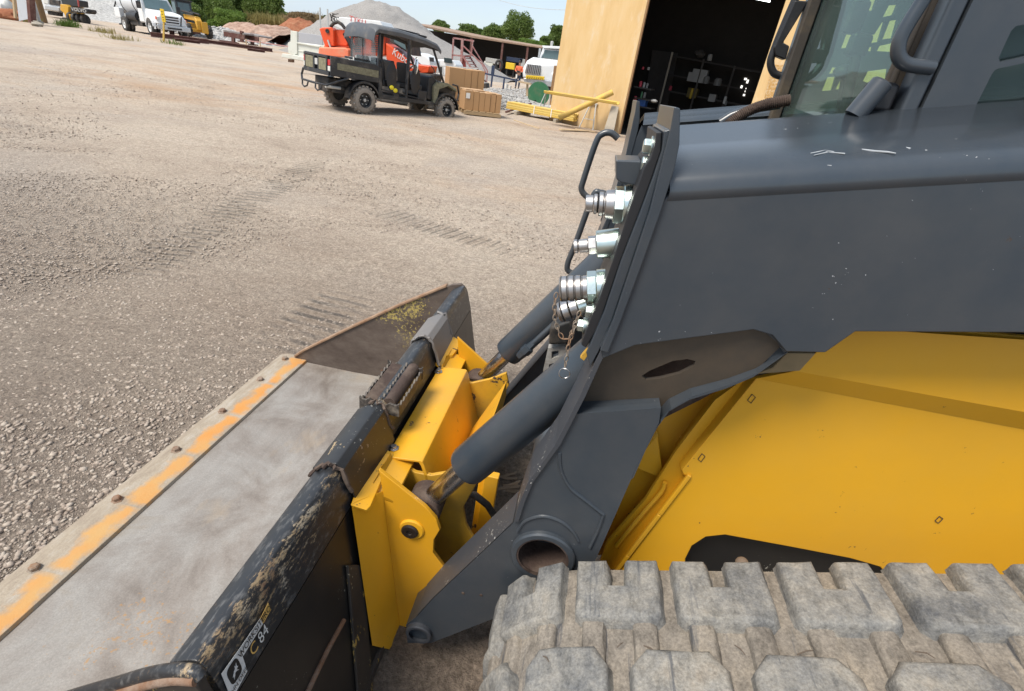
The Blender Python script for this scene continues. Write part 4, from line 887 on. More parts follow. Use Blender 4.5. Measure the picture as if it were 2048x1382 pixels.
# --- rubber tracks
def track(fl):
    k = {'flip': YC} if fl else {}
    arcs = [((.268, .443), .285), ((2.15, 1.053), .285), ((1.95, .33), .285)]
    def tang(c0, c1, r):
        d = V((c1[0]-c0[0], c1[1]-c0[1])); l = d.length; d /= l; nrm = V((-d.y, d.x)); return V(c0)+nrm*r, V(c1)+nrm*r
    cs = [arcs[0], arcs[1], arcs[2]]; path = []
    for i in range(3):
        p, q_ = tang(cs[i][0], cs[(i+1) % 3][0], .285)
        if i == 0: first = p
        n = max(2, int((q_-p).length/.03)); path += [p+(q_-p)*j/n for j in range(n)]
        c = V(cs[(i+1) % 3][0]); nx = tang(cs[(i+1) % 3][0], cs[(i+2) % 3][0], .285)[0]
        a0 = math.atan2(q_.y-c.y, q_.x-c.x); a1 = math.atan2(nx.y-c.y, nx.x-c.x)
        while a1 > a0: a1 -= 2*math.pi
        n = max(2, int((a0-a1)*.285/.03)); path += [c+V((math.cos(a0+(a1-a0)*j/n), math.sin(a0+(a1-a0)*j/n)))*.285 for j in range(n)]
    cum = [0.0]
    for i in range(len(path)): cum.append(cum[-1]+(path[(i+1) % len(path)]-path[i]).length)
    T = cum[-1]
    def at(s, y, h):
        s %= T
        lo, hi = 0, len(path)
        while hi-lo > 1:
            mid = (lo+hi)//2
            if cum[mid] <= s: lo = mid
            else: hi = mid
        i = lo; f = (s-cum[i])/(cum[i+1]-cum[i]); a, b = path[i], path[(i+1) % len(path)]
        pm = a+(b-a)*f; z0, z1 = path[i-1], path[(i+2) % len(path)]
        t0 = (b-z0).normalized(); t1 = (z1-a).normalized(); t = (t0+(t1-t0)*f).normalized()
        return V((pm.x-t.y*(h-.031), y, pm.y+t.x*(h-.031)))
    belt = MB(); n = len(path)
    NB = int(T/.02)
    prof = [(.41, -.028), (.415, -.004), (.43, 0), (.50, .001), (.6, .001), (.70, .001), (.83, 0), (.850, -.004), (.853, -.028)]
    belt.loft([[at(i*T/NB, y, h) for y, h in prof] for i in range(NB)], caps=False)
    m_ = len(prof); belt.f += [((NB-1)*m_+j, (NB-1)*m_+(j+1) % m_, (j+1) % m_, j) for j in range(m_)]
    bo = part(belt, 'rubber_track', 'belt', ang=45, **k)
    pitch = T/round(T/.218)
    def lug(s0, poly, h=.031, tp=.009, name='tread_lug', mat='lug'):
        c = V((sum(p[0] for p in poly)/len(poly), sum(p[1] for p in poly)/len(poly)))
        N = len(poly)
        # densify along s so that blocks bend round the idler
        P = []
        for i in range(N):
            a, b = V(poly[i]), V(poly[(i+1) % N]); nn = max(1, int((b-a).length/.03))
            P += [a+(b-a)*j/nn for j in range(nn)]
        ar = sum(P[i].x*P[(i+1) % len(P)].y-P[(i+1) % len(P)].x*P[i].y for i in range(len(P)))
        def off(d):
            r = []
            for i in range(len(P)):
                e1 = (P[i]-P[i-1]).normalized(); e2 = (P[(i+1) % len(P)]-P[i]).normalized(); t = (e1+e2)
                t = t.normalized() if t.length > .1 else e2
                nn = V((t.y, -t.x))*(1 if ar > 0 else -1); r.append(P[i]+nn*d)
            return r
        lv = [(tp*1.1, -.004), (tp*.55, h*.24), (.002, h*.66), (-.0012, h*.87), (-.005, h*.97), (-.010, h)]
        loops = [[at(s0+p.x, p.y, hh) for p in off(d)] for d, hh in lv]
        m2 = MB().loft(loops, caps=False); o2 = (len(loops)-1)*len(P)
        tri = geometry.tessellate_polygon([[V((p.x, p.y, 0)) for p in off(-.010)]])
        m2.f += [tuple(o2+i for i in t) for t in tri]
        jl = [(rnd(-.0018, .0018)) for _ in m2.v]
        m2.v = [tuple(V(v)+V((j, j*.5, j))) for v, j in zip(m2.v, jl)]
        return sub(m2, name, mat, bo, ang=60, **k)
    cnt = int(round(T/pitch))
    for i in range(cnt):
        s0 = i*pitch+.070
        ps = at(s0, .8, .04)
        if ps.x > 1.75 or (ps.z < .12): continue
        hw = .0925+rnd(-.003, .003); nt = .023
        lug(s0, [(-hw, .851), (-hw, .716), (-hw+.012, .704), (hw-.012, .704), (hw, .716), (hw, .851), (nt, .851), (nt-.004, .784), (-nt+.004, .784), (-nt, .851)])
        s1 = s0+pitch*.5
        lug(s1, [(-.087, .50), (-.087, .605), (-.058, .640), (.058, .640), (.087, .605), (.087, .50), (.06, .478), (-.06, .478)])
        for ds in (-.054, .054):
            lug(s0+ds, [(-.021, .60), (-.021, .722), (.021, .722), (.021, .60)], .017, .007, 'tread_rib', 'belt')
        if not fl:
            lug(s0, [(-hw, .41), (-hw, .452), (hw, .452), (hw, .41)])
    return at
track(False); track(True)
# twigs and clods caught in the near tread
rs = random.Random(8)
for x, y, l, a_ in ((1185, 1325, 40, .6), (1092, 1318, 22, .7), (1300, 1298, 34, .5), (1610, 1305, 40, -.3), (1480, 1300, 30, .9), (1690, 1162, 16, .4), (1850, 1310, 36, .4), (1240, 1290, 20, -.7)):
    p_ = L.P(x, y, V((.18, 1, .700)), V((-.309, 0, .951))); d_ = V((math.cos(a_)*.95, -math.sin(a_), .31*math.cos(a_)))*l*.0004
    part(MB().tube([p_-d_, p_+V((0, 0, .003+rs.random()*.003)), p_+d_], [.0012, .0016, .0008], 5), 'twig', 'bark')
# wheels inside the near track
for c, r in (((.268, .443), .235), ((2.15, 1.053), .235), ((1.95, .33), .235)):
    for y0, y1 in ((.5, .76), (2*YC-.5, 2*YC-.76)): part(MB().cyl((c[0], y0, c[1]), (c[0], y1, c[1]), r, n=32), 'track_wheel', 'chassis', .01)
part(MB().box((1.35, YC, .68), (1.6, .70, .5)), 'chassis_core', 'chassis', .02)
sg_ = L.Z(1000, 975, .03); so_ = lthing('bark_strips', 'pale dry bark strips on the dark ground under the loader coupler', 'bark', sg_); rs = random.Random(2)
for i in range(9):
    a = L.Z(rs.uniform(985, 1010), rs.uniform(955, 985), .04); d = V((rs.uniform(.05, .12), rs.uniform(-.02, .05), rs.uniform(0, .02)))
    MB().prism([a-d, a+d, a+d+V((0, .012, .004)), a-d+V((0, .014, .002))], (0, 0, .004)).build('strip', M['straw'], so_)
# ================================================================== the yard behind
def WY(px, Y): return [W.Y(x, y, Y) for x, y in px]
def pw(mb, name, mat, par, bevel=0.0, **k): return mb.build(name, M[mat], par, bevel, **k)
def rel(o): o['base'] = list(o.location); return o      # thing whose parts are given in world coordinates
def thingW(name, label, cat, base, group=None): return rel(empty(name, label, cat, base, 0, group))
def wheel(par, c, r, w_, rim, tyre='tyre', side=-1, knob=0, rr=.56, axis='y', name='wheel'):
    """tyre with its own tread blocks; rim and hub are pieces of it"""
    c = V(c); ax = V((0, 1, 0)) if axis == 'y' else V((1, 0, 0)); hw = w_/2
    m = MB().lathe(c-ax*hw, ax, [(.01*w_, r*rr), (0, r*.80), (.10*w_, r*.93), (.22*w_, r*.985), (.5*w_, r), (.78*w_, r*.985), (.9*w_, r*.93), (w_, r*.80), (.99*w_, r*rr)], 32, caps=False)
    if knob:
        n = knob
        for i in range(n):
            for k in range(3):
                a = 2*math.pi*(i+(.5 if k == 1 else 0))/n; u = V((math.cos(a), 0, math.sin(a))); t = V((-math.sin(a), 0, math.cos(a)))
                R = Matrix((t, ax, u)).transposed() @ Matrix.Rotation((.5, -.2, -.5)[k], 3, 'Z')
                m.box(c+u*(r*(1.0, 1.015, 1.0)[k])+ax*(hw*(-.72, 0, .72)[k]), (r*.20, w_*.24, r*.085), R, .85)
    o = m.build(name, M[tyre], par, ang=35)
    s = side
    f = MB().lathe(c, ax*s, [(-hw*.5, r*rr*1.01), (hw*.86, r*rr*1.01), (hw*.80, r*rr*.86), (hw*.35, r*rr*.78), (hw*.30, r*rr*.40), (hw*.62, r*rr*.34), (hw*.62, .001)], 28)
    ro = f.build('rim', M[rim], None, ang=35); ro.parent = o
    h = MB().lathe(c+ax*s*hw*.6, ax*s, [(0, r*rr*.22), (hw*.22, r*rr*.2), (hw*.24, .001)], 14)
    for i in range(6):
        a = i*math.pi/3; h.lathe(c+ax*s*hw*.34+V((math.cos(a)*r*rr*.6, 0, math.sin(a)*r*rr*.6) if axis == 'y' else (0, math.cos(a)*r*rr*.6, math.sin(a)*r*rr*.6)), ax*s, [(0, r*.045), (hw*.3, r*.04)], 6)
    ho = h.build('hub', M['galv'], None); ho.parent = o
    return o
# ---------------------------------------------------------------- building with the open bay
b0 = G(1097, 241); ba = math.radians(-21.5); bu = V((math.cos(ba), math.sin(ba), 0)); bn = V((bu.y, -bu.x, 0))
def WP(x, y, d=0.0): return W.P(x, y, b0+bn*d, bn)
def BS(s, z, d=0.0): return b0+bu*s+bn*d+V((0, 0, z))
s1 = (WP(1296, 0)-b0).dot(bu); s2 = (WP(1561, 0)-b0).dot(bu); s2b = (WP(1517, 195)-b0).dot(bu); s2 = (s2+s2b)/2
bd = thingW('workshop', 'peach plywood workshop with a tall dark open bay beside the loader cab', 'building', b0)
def slab(sa, sb, za, zb, d, t, name, mat, bev=.0): return pw(MB().prism([BS(sa, za, d), BS(sb, za, d), BS(sb, zb, d), BS(sa, zb, d)], -bn*t), name, mat, bd, bev)
slab(0, s1-.10, 0, 5.9, 0, .12, 'wall', 'wall', .01); slab(s2, s2+9, 0, 5.9, 0, .12, 'wall', 'wall', .01)
slab(s1-.10, s1, 0, 5.5, .03, .2, 'door_jamb', 'wall', .01); slab(s1+.0, s1+.045, 0, 5.5, .01, .10, 'jamb_trim', 'wood', .005)
slab(s1, s2, 5.5, 5.9, 0, .12, 'lintel', 'wall')
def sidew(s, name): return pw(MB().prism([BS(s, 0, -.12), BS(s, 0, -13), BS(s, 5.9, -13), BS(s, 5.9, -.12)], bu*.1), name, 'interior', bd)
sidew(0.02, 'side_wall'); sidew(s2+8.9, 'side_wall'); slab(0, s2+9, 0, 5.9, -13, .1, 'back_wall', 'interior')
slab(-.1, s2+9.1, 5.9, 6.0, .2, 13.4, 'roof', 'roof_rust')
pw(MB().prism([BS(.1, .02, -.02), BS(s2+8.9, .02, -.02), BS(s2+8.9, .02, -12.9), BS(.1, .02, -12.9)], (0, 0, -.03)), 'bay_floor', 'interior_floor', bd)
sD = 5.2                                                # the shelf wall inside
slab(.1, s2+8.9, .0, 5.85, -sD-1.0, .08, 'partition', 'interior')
def WI(x, y, d=sD): return W.P(x, y, b0-bn*d, bn)
pl_ = thingW('wall_panel', 'grey plywood panel on the dim back wall of the bay', 'panel', WI(1340, 200))
pw(MB().prism([WI(1288, 205, sD+.85), WI(1335, 212, sD+.85), WI(1356, 106, sD+.85), WI(1305, 100, sD+.85)], bn*.03), 'panel', 'shed_dark', pl_); pl_['label'] = 'dim brown plywood panel left of the shelves in the bay'
sh = thingW('shelf_rack', 'long dark metal shelf rack at the back of the open bay', 'shelf', WI(1400, 210))
ROW = [((1345, 110), (1540, 146)), ((1337, 147), (1530, 186)), ((1333, 180), (1520, 216))]
for a, b in ROW:
    p, q = WI(*a), WI(*b); pw(MB().prism([p, q, q-bn*.5, p-bn*.5], (0, 0, -.05)), 'shelf_board', 'shelf_wood' if 'shelf_wood' in M else 'interior_floor', sh)
for (x, y) in ((1345, 104), (1408, 118), (1470, 132), (1530, 144)):
    p = WI(x, y); pw(MB().bar(V((p.x, p.y, 0)), p, .07, .05), 'upright', 'grey_plank' if x == 1345 else 'interior_floor', sh)
things_on = [(1398, 152, 30, 24, 'box_grey', 'white carton stack on the middle shelf of the bay', 'box'), (1413, 160, 12, 14, 'box_dim', 'small pale tin beside the white cartons', 'tin'), (1436, 164, 15, 14, 'box_dim', 'pale round tin standing alone on the middle shelf', 'tin'),  # white items take darker greys: the bay's shade is in their colour
    (1384, 186, 20, 18, 'box_olive', 'dull yellow box on the lower shelf of the bay', 'box'), (1382.5, 187, 5, 19, 'box_yellow', 'bright yellow bottle in front of the yellow box', 'bottle'), (1424, 196, 14, 14, 'box_grey', 'grey box low on the shelf rack', 'box'), (1450, 200, 6, 14, 'galv', 'narrow grey can at the right of the lower shelf', 'can'), (1341, 176, 6, 8, 'red_box', 'small reddish can at the left end of the shelf', 'can'),
    (1400, 108, 22, 14, 'interior_floor', 'brown bundle on top of the shelf rack', 'bundle'), (1420, 115, 10, 12, 'box_grey', 'grey drum on top of the shelf rack', 'drum'), (1452, 206, 5, 9, 'box_dim', 'white bottle at the floor end of the shelf', 'bottle')]
def item(x, y, w_, h_, mt, lb, ct, d=sD-.02):
    p = WI(x, y, d); s = (WI(x+1, y, d)-p).length
    o = thingW(ct if ct != 'box' else 'carton', lb, ct, p)
    m = MB(); 
    if ct in ('tin', 'can', 'bottle', 'drum'): m.lathe(p-V((0, 0, h_*s/2)), (0, 0, 1), [(0, w_*s/2), (h_*s*.8, w_*s/2), (h_*s, w_*s*.32)], 14)
    elif ct == 'bundle': m.ball(p, (w_*s*.5, .2, h_*s*.5), 10, 8, .3)
    else:
        m.box(p-bn*.15, (w_*s, .3, h_*s), Matrix.Rotation(ba, 3, 'Z'))
        if h_ > 20: m.box(p-bn*.15+bu*(-w_*s*.62)-V((0, 0, h_*s*.14)), (w_*s*.25, .28, h_*s*.7), Matrix.Rotation(ba, 3, 'Z'))
    pw(m, 'body', mt, o, .004)
for t_ in things_on: item(*t_)
for t_ in [(1281, 168, 6, 10, 'red_box', 'red spray can on the left shelf, nearest the jamb', 'can'), (1288, 170, 5, 10, 'box_grey', 'grey spray can on the left shelf', 'can'), (1294, 172, 5, 10, 'box_dim', 'white spray can on the left shelf end', 'can'), (1283, 190, 4, 12, 'green_paint', 'green bottle on the lower left shelf', 'bottle'), (1289, 190, 5, 10, 'box_dim', 'white bottle beside the green bottle', 'bottle'), (1283, 205, 16, 14, 'blue_box', 'blue crate standing low by the door jamb', 'box'), (1270, 200, 7, 14, 'red_box', 'red jug next to the blue crate by the jamb', 'can'), (1308, 202, 14, 6, 'paper', 'crumpled white sheet on the workbench in the bay', 'bundle'), (1297, 137, 5, 5, 'box_grey', 'round gauge high on the left of the bay', 'tin'), (1286, 136, 4, 5, 'red_box', 'small red tin above the spray cans', 'tin')]: item(*t_, d=1.6)
ls = thingW('left_shelf', 'low dark shelf with spray cans just inside the bay', 'shelf', WI(1285, 200, 1.7)); ls.name = 'spray_can_shelf'
for y in (175, 197, 213): p, q = WI(1268, y-3, 1.5), WI(1302, y+3, 1.5); pw(MB().prism([p, q, q-bn*.5, p-bn*.5], (0, 0, -.04)), 'shelf_board', 'interior_floor', ls)
GL = ['topmost small daylit gap at the back right of the bay', 'tall daylit gap just below the topmost one', 'square daylit gap left of the thin sliver', 'thin daylit sliver at the back right of the bay', 'lowest daylit gap at the back right of the bay']; gi = 0
for (x, y, w_, h_) in ((1491, 158, 5, 4), (1495, 163, 4, 7), (1483, 174, 4, 6), (1491, 180, 1.5, 8), (1488, 190, 4, 4)):
    p = WI(x, y, sD+.9); s = (WI(x+1, y, sD+.9)-p).length
    o = thingW('gap_pane', GL[gi], 'window', p, 'daylit gaps in the back of the bay'); gi += 1; pw(MB().box(p, (w_*s, .02, h_*s), Matrix.Rotation(ba, 3, 'Z')), 'pane', 'daylit', o)
lt = thingW('tube_light', 'lit fluorescent tube light hanging inside the dark bay', 'lamp', WI(1522, -3, 4)); p, q = WI(1505, -4, 4), WI(1540, 3, 4)
pw(MB().bar(p+V((0, 0, .05)), q+V((0, 0, .05)), .12, .05), 'housing', 'galv', lt); pw(MB().bar(p, q, .06, .04), 'tube', 'lamp', lt)
hd = thingW('hanging_board', 'ochre speckled board leaning on the wall right of the bay', 'board', WP(1525, 195, .1)); pw(MB().prism([WP(1529, 196, .06), WP(1552, 196, .06), WP(1567, 130, .06), WP(1545, 130, .06)], bn*.04), 'board', 'ochre' if 'ochre' in M else 'wood', hd, .004)
# ---------------------------------------------------------------- cardboard on pallets
def pallet(c, rz, lx, ly, label, grp):
    o = empty('pallet', label, 'pallet', c, rz, grp)
    for i in range(5): MB().box(((-.5+.12+.19*i)*lx, 0, .125), (lx*.14, ly, .02)).build('deck_board', M['pallet_wood'], o, .002)
    for i in range(3): MB().box((0, (-.45+.45*i)*ly, .065), (lx, .09, .10)).build('bearer', M['pallet_wood'], o, .002)
    return o
bxd = (G(958, 243)-G(925, 240)).normalized(); ang = math.atan2(.32, .95)
c1_ = G(958, 229)
pr = math.radians(26)
pallet(c1_, pr, 1.25, 1.0, 'wooden pallet under the low row of brown boxes', 'pallets under the boxes')
pu = V((math.cos(pr), math.sin(pr), 0)); pv = V((-pu.y, pu.x, 0))
lbs = ['brown box with a white label, first of the low pallet row', 'second brown box in the low pallet row', 'third brown box in the low pallet row', 'fourth brown box in the low pallet row', 'fifth brown box in the low pallet row', 'last brown box at the right of the low pallet row']
def box_row(org, n, wd, dp, ht, z0, labels, grp, first=None):
    for i in range(n):
        w1 = wd[i]; x0 = -sum(wd)/2+sum(wd[:i]); c = org+pu*(x0+w1/2)
        o = empty('cardboard_box', labels[i], 'box', (c.x, c.y, z0), pr+rnd(-.015, .015), grp)
        h1 = ht+rnd(-.012, .012); MB().box((0, rnd(-.01, .01), h1/2), (w1-.012, dp, h1)).build('carton', M['cardboard'], o, .006)
        MB().box((0, 0, h1+.002), (w1*.16, dp-.01, .002)).build('tape', M['cardboard_light'], o)
        for s_ in (-1, 1): MB().box((s_*(w1/4-.004), 0, h1+.001), (w1/2-.03, dp-.012, .004)).build('flap', M['cardboard_light'], o, .001)
        if first == i: MB().box((-w1*.15, -dp/2-.004, h1*.75), (.13, .003, .16)).build('label', M['paper'], o)
box_row(c1_, 6, [.30, .19, .19, .19, .19, .18], .80, .56, .135, lbs, 'brown boxes on the low pallet', 0)
c2_ = G(925, 216)
pallet(c2_, pr, 1.3, 1.0, 'wooden pallet hidden behind the utility vehicle front wheel', 'pallets under the boxes')
box_row(c2_, 4, [.55, .24, .22, .25], .8, 1.12, .135, ['wide brown box on the tall pallet behind the vehicle', 'narrow tall brown box next to the wide box', 'middle narrow tall brown box of the tall pallet', 'rightmost tall brown box of the tall pallet'], 'brown boxes on the tall pallet')
ft = thingW('flat_carton', 'flattened pale carton lying on the low brown boxes', 'carton', c1_+pu*-.1+pv*.1+V((0, 0, .70)))
pw(MB().box(c1_+pu*-.25+pv*.15+V((0, 0, .72)), (.7, .5, .03), Matrix.Rotation(pr+.2, 3, 'Z')), 'sheet', 'cardboard_light', ft, .004)
# ---------------------------------------------------------------- yellow boards and trestles at the wall
q0, q1 = G(1012, 226), G(1142, 252); qd = (q1-q0).normalized(); qv = V((-qd.y, qd.x, 0))
def brd(o, a, b, off, z, w_, t, mt, nm='board', bev=.004): return pw(MB().bar(a+qv*off+V((0, 0, z)), b+qv*off+V((0, 0, z)), w_, t), nm, mt, o, bev)
qq0, qq1 = q0+qv*.30, q1+qv*.30
tb = thingW('timber_bundle', 'strapped bundle of long yellow rods lying on low blocks', 'bundle', (q0+q1)/2)
for r in range(4):
    for c in range(4): brd(tb, qq0-qd*rnd(0, .05), qq1+qd*rnd(0, .06), -.21+.14*c+rnd(-.006, .006), .18+.062*r, .13, .057, 'yellow_rod' if (r*4+c) % 3 else 'yellow_wood', 'board', .008)
for f in (.42, .68):
    p = qq0+(qq1-qq0)*f; pw(MB().prism([p+qv*-.29+V((0, 0, .14)), p+qv*-.29+V((0, 0, .41)), p+qv*.29+V((0, 0, .41)), p+qv*.29+V((0, 0, .14))], qd*.03), 'strap', 'paper', tb)
tb2 = thingW('timber_bundle', 'short second bundle of yellow rods behind the strapped one', 'bundle', q1+qv*.85)
for r in range(3):
    for c in range(3): brd(tb2, qq0+(qq1-qq0)*.30, qq1+qd*.32, .42+.13*c, .16+.07*r, .12, .064, 'yellow_rod', 'board', .02)
for f, l in ((.18, 'left'), (.78, 'right')):
    o = thingW('timber_block', 'grey wood block under the %s end of the yellow bundle' % l, 'block', qq0+(qq1-qq0)*f, 'blocks under the yellow bundle'); pw(MB().bar(qq0+(qq1-qq0)*f-qv*.45+V((0, 0, .07)), qq0+(qq1-qq0)*f+qv*.6+V((0, 0, .07)), .12, .13), 'block', 'grey_plank', o, .006)
o = thingW('batten', 'thin pale batten slanting on the ground before the yellow bundle', 'batten', G(1050, 250)); pw(MB().bar(G(1028, 240, .12), G(1078, 257, .03), .05, .025), 'batten', 'pale_wood', o, .003)
for i, (a, b, l) in enumerate((((1120, 259), (1176, 262), 'pale offcut board flat on the ground by the wall'), ((1150, 258), (1190, 264), 'short pale offcut on the ground under the trestle'))):
    o = thingW('offcut', l, 'offcut', G(*a)); pw(MB().bar(G(*a, .025), G(*b, .025), .14, .03), 'board', 'pale_wood', o, .003)
def trestle(px, label, k=1.0):
    """folding metal trestle: two A frames"""
    c = G(*px); o = thingW('trestle', label, 'trestle', c, 'metal trestles along the workshop wall'); h = .80*k; w2 = .30
    legs = []
    for s_ in (-1, 1):
        for e in (-1, 1):
            a = c+bu*(s_*.26)+bn*(e*.28); t = c+bu*(s_*.10)+bn*(e*.03)+V((0, 0, h)); legs.append((a, t)); pw(MB().bar(a, t, .04, .025), 'leg', 'galv', o, .003)
    for e in (0, 1):
        (a, t), (a2, t2) = legs[e], legs[2+e]; pw(MB().bar(a+(t-a)*.38, a2+(t2-a2)*.38, .03, .02), 'cross_bar', 'galv', o, .002)
    pw(MB().bar(c-bu*.16+V((0, 0, h)), c+bu*.16+V((0, 0, h)), .10, .04), 'saddle', 'galv', o, .003)
    return o
tr = [trestle((1090, 231), 'metal trestle holding the left end of the yellow trough'), trestle((1178, 257), 'metal trestle holding the right part of the yellow trough'), trestle((1123, 226), 'grey trestle in shade behind the yellow pole', .85), trestle((1217, 246), 'dark trestle in shade at the right by the wall', .85)]
ta, tbb = WP(1092, 185, 1.5), WP(1236, 208, 1.25)
o = thingW('yellow_trough', 'long yellow curved trough lying across the trestles', 'trough', ta)
td = (tbb-ta).normalized(); tv = V((-td.y, td.x, 0)).normalized()
prof_ = [(-.22, .05), (-.20, -.01), (-.08, -.03), (.08, -.03), (.20, -.01), (.22, .05)]
m = MB().loft([[p+tv*a+V((0, 0, b)) for a, b in prof_]+[p+tv*a*.93+V((0, 0, b+.015)) for a, b in prof_[::-1]] for p in (ta, tbb)]); pw(m, 'trough', 'yellow_wood', o, .003)
o = thingW('yellow_pole', 'thick yellow round pole leaning across the trestles', 'pole', G(1116, 238)); a = WP(1118, 236, .9); b = WP(1226, 184, .35)
pw(MB().lathe(a, b-a, [(0, .085), (.004, .092), ((b-a).length-.004, .092), ((b-a).length, .085)], 24), 'pole', 'yellow_wood', o)
o = thingW('leaning_plank', 'wide weathered grey plank leaning on the peach wall', 'plank', WP(1222, 262, .5)); pw(MB().prism([WP(1209, 258, .5), WP(1228, 263, .5), WP(1238, 214, .06), WP(1224, 211, .06)], bn*.03), 'plank', 'grey_plank', o, .004)
o = thingW('yellow_tray', 'shallow yellow tray lying on the ground by the grey plank', 'tray', G(1205, 254)); c = G(1205, 256); m = MB().box(c+V((0, 0, .03)), (.75, .55, .02), Matrix.Rotation(.5, 3, 'Z'))
pw(m, 'tray_floor', 'yellow_wood', o, .003)
for dx, dy, lx, ly in ((0, .27, .75, .025), (0, -.27, .75, .025), (.37, 0, .025, .5), (-.37, 0, .025, .5)): pw(MB().box(c+Matrix.Rotation(.5, 3, 'Z') @ V((dx, dy, .08)), (lx, ly, .10), Matrix.Rotation(.5, 3, 'Z')), 'rim', 'yellow_wood', o, .003)
for x0, w_, mt, yb, yt, lb in ((1096, .16, 'wood', 218, 130, 'dark brown timber post beside the workshop corner'), (1103, .11, 'yellow_wood', 222, 130, 'yellow timber post beside the workshop corner')):
    o = thingW('timber_post', lb, 'post', G(x0+2, yb)); p = G(x0+(3 if mt == 'wood' else 0), yb); t = W.Y(x0+6, yt, p.y); pw(MB().bar(p, V((p.x, p.y, t.z)), w_, w_), 'post', mt, o, .006)
gd = G(1082, 214); R_ = .50; gc = W.P(1077, 188, gd, V((0, 1, 0)))
o = thingW('drum_end', 'large green round steel disc standing on edge by the posts', 'disc', gd)
m = MB(); pts = []
for i in range(40):
    a = 2*math.pi*i/40; r_ = .52
    if 3.75 < a < 5.35: r_ = .52-.20*math.sin((a-3.75)/1.6*math.pi)*(1+.35*math.sin(a*9))
    pts.append(gc+V((r_*math.cos(a), 0, r_*math.sin(a))))
pw(m.prism(pts, (.0, .03, 0)), 'disc', 'green_paint', o, .003); pw(MB().lathe(gc+V((0, .05, 0)), (0, 1, 0), [(0, .5), (.35, .5)], 36), 'drum_shell', 'dark_metal', o)
o = thingW('rusty_bar', 'rusty bar lying from the boxes towards the green disc', 'bar', G(1012, 222)); pw(MB().bar(G(1012, 224, .1), G(1062, 207, .25), .07, .05), 'bar', 'oxide_steel', o)
# ---------------------------------------------------------------- utility vehicle
uv = empty('utility_vehicle', 'black four-seat utility vehicle with camouflage panels and mud-caked tyres', 'utility vehicle', (-6.5, 14.0, 0), 0); uv.rotation_euler = (0, .05, .95)
def pu_(mb, name, mat, bevel=.0, **k): return mb.build(name, M[mat], uv, bevel, **k)
for x, y in ((0, -.64), (0, .70), (2.72, -.64), (2.72, .66)):
    wheel(uv, (x, y, .335), .325, .27, 'utv_black', 'tyre', -1 if y < 0 else 1, 18)
XB0, XB1 = -.92, .42
pu_(MB().box((.9, 0, .47), (3.2, .75, .14)).box((-.3, 0, .62), (1.0, .7, .2)), 'frame', 'chassis', .02)
pu_(MB().box((-.25, 0, .83), (1.33, 1.36, .06)), 'bed_floor', 'utv_black', .01)
for s in (-1, 1):
    pu_(MB().prism([(-.92, s*.70, .78), (.42, s*.70, .78), (.42, s*.70, 1.16), (.30, s*.70, 1.20), (-.92, s*.70, 1.20)], (0, -s*.05, 0)), 'bed_side', 'utv_black', .015)
    pu_(MB().prism([(-.75, s*.703, .94), (.40, s*.703, .90), (.40, s*.703, 1.06), (-.75, s*.703, 1.08)], (0, s*.004, 0)), 'camo_panel', 'camo', .002)
    pu_(MB().box((-.90, s*.62, 1.06), (.06, .12, .13)), 'tail_light', 'red_light', .01); pu_(MB().box((-.90, s*.62, .93), (.06, .12, .11)), 'reverse_light', 'lens', .01)
pu_(MB().box((-.93, 0, 1.18), (.05, 1.12, .06)).box((-.93, 0, .82), (.05, 1.3, .09)).box((-.93, .10, 1.0), (.045, .07, .34)).box((-.93, -.13, 1.0), (.045, .07, .34)).box((-.93, .56, 1.0), (.05, .05, .38)).box((-.93, -.54, 1.0), (.05, .05, .38)), 'tailgate', 'utv_black', .012)
for y in (.34, -.335): pu_(MB().box((-.935, y, 1.0), (.03, .38, .26)), 'camo_panel', 'camo', .01)
pu_(MB().box((-.94, -.015, 1.03), (.02, .13, .14)), 'emblem_plate', 'galv', .01)
bt = MB().tube([(-.45, -.70, .78), (-.75, -.72, .68), (-.98, -.62, .56), (-1.02, .0, .55), (-1.02, .60, .56), (-.95, .76, .66), (-.92, .72, .82)], .026, 10)
for y in (-.28, .42): bt.tube([(-1.02, y-.16, .55), (-1.04, y-.13, .44), (-1.05, y, .40), (-1.04, y+.13, .44), (-1.02, y+.16, .55)], .020, 8)
pu_(bt, 'rear_bumper', 'utv_black')
pu_(MB().box((-.55, -.05, .5), (.5, .5, .22)).cyl((-.85, -.33, .55), (-.3, -.33, .5), .06), 'gearbox', 'chassis', .03); pu_(MB().cyl((-.9, -.40, .52), (-.5, -.40, .52), .035), 'exhaust', 'galv')
for s in (-1, 1):
    for x0, r in ((0, .44), (2.72, .45)):
        arc = [V((x0+r*math.cos(t), s*.62, .335+r*math.sin(t))) for t in np.linspace(.05 if x0 else .25, math.pi*(.92 if x0 else 1.0), 12)]
        m = MB(); 
        for a, b in zip(arc, arc[1:]): m.add([a+V((0, -s*.14, 0)), b+V((0, -s*.14, 0)), b+V((0, s*.14, 0)), a+V((0, s*.14, 0)), a+V((0, s*.14, .0))*1.0+V((0, 0, -.05)), b+V((0, s*.14, -.05))], [(0, 1, 2, 3), (3, 2, 5, 4)])
        pu_(m, 'fender', 'utv_black', ang=60)
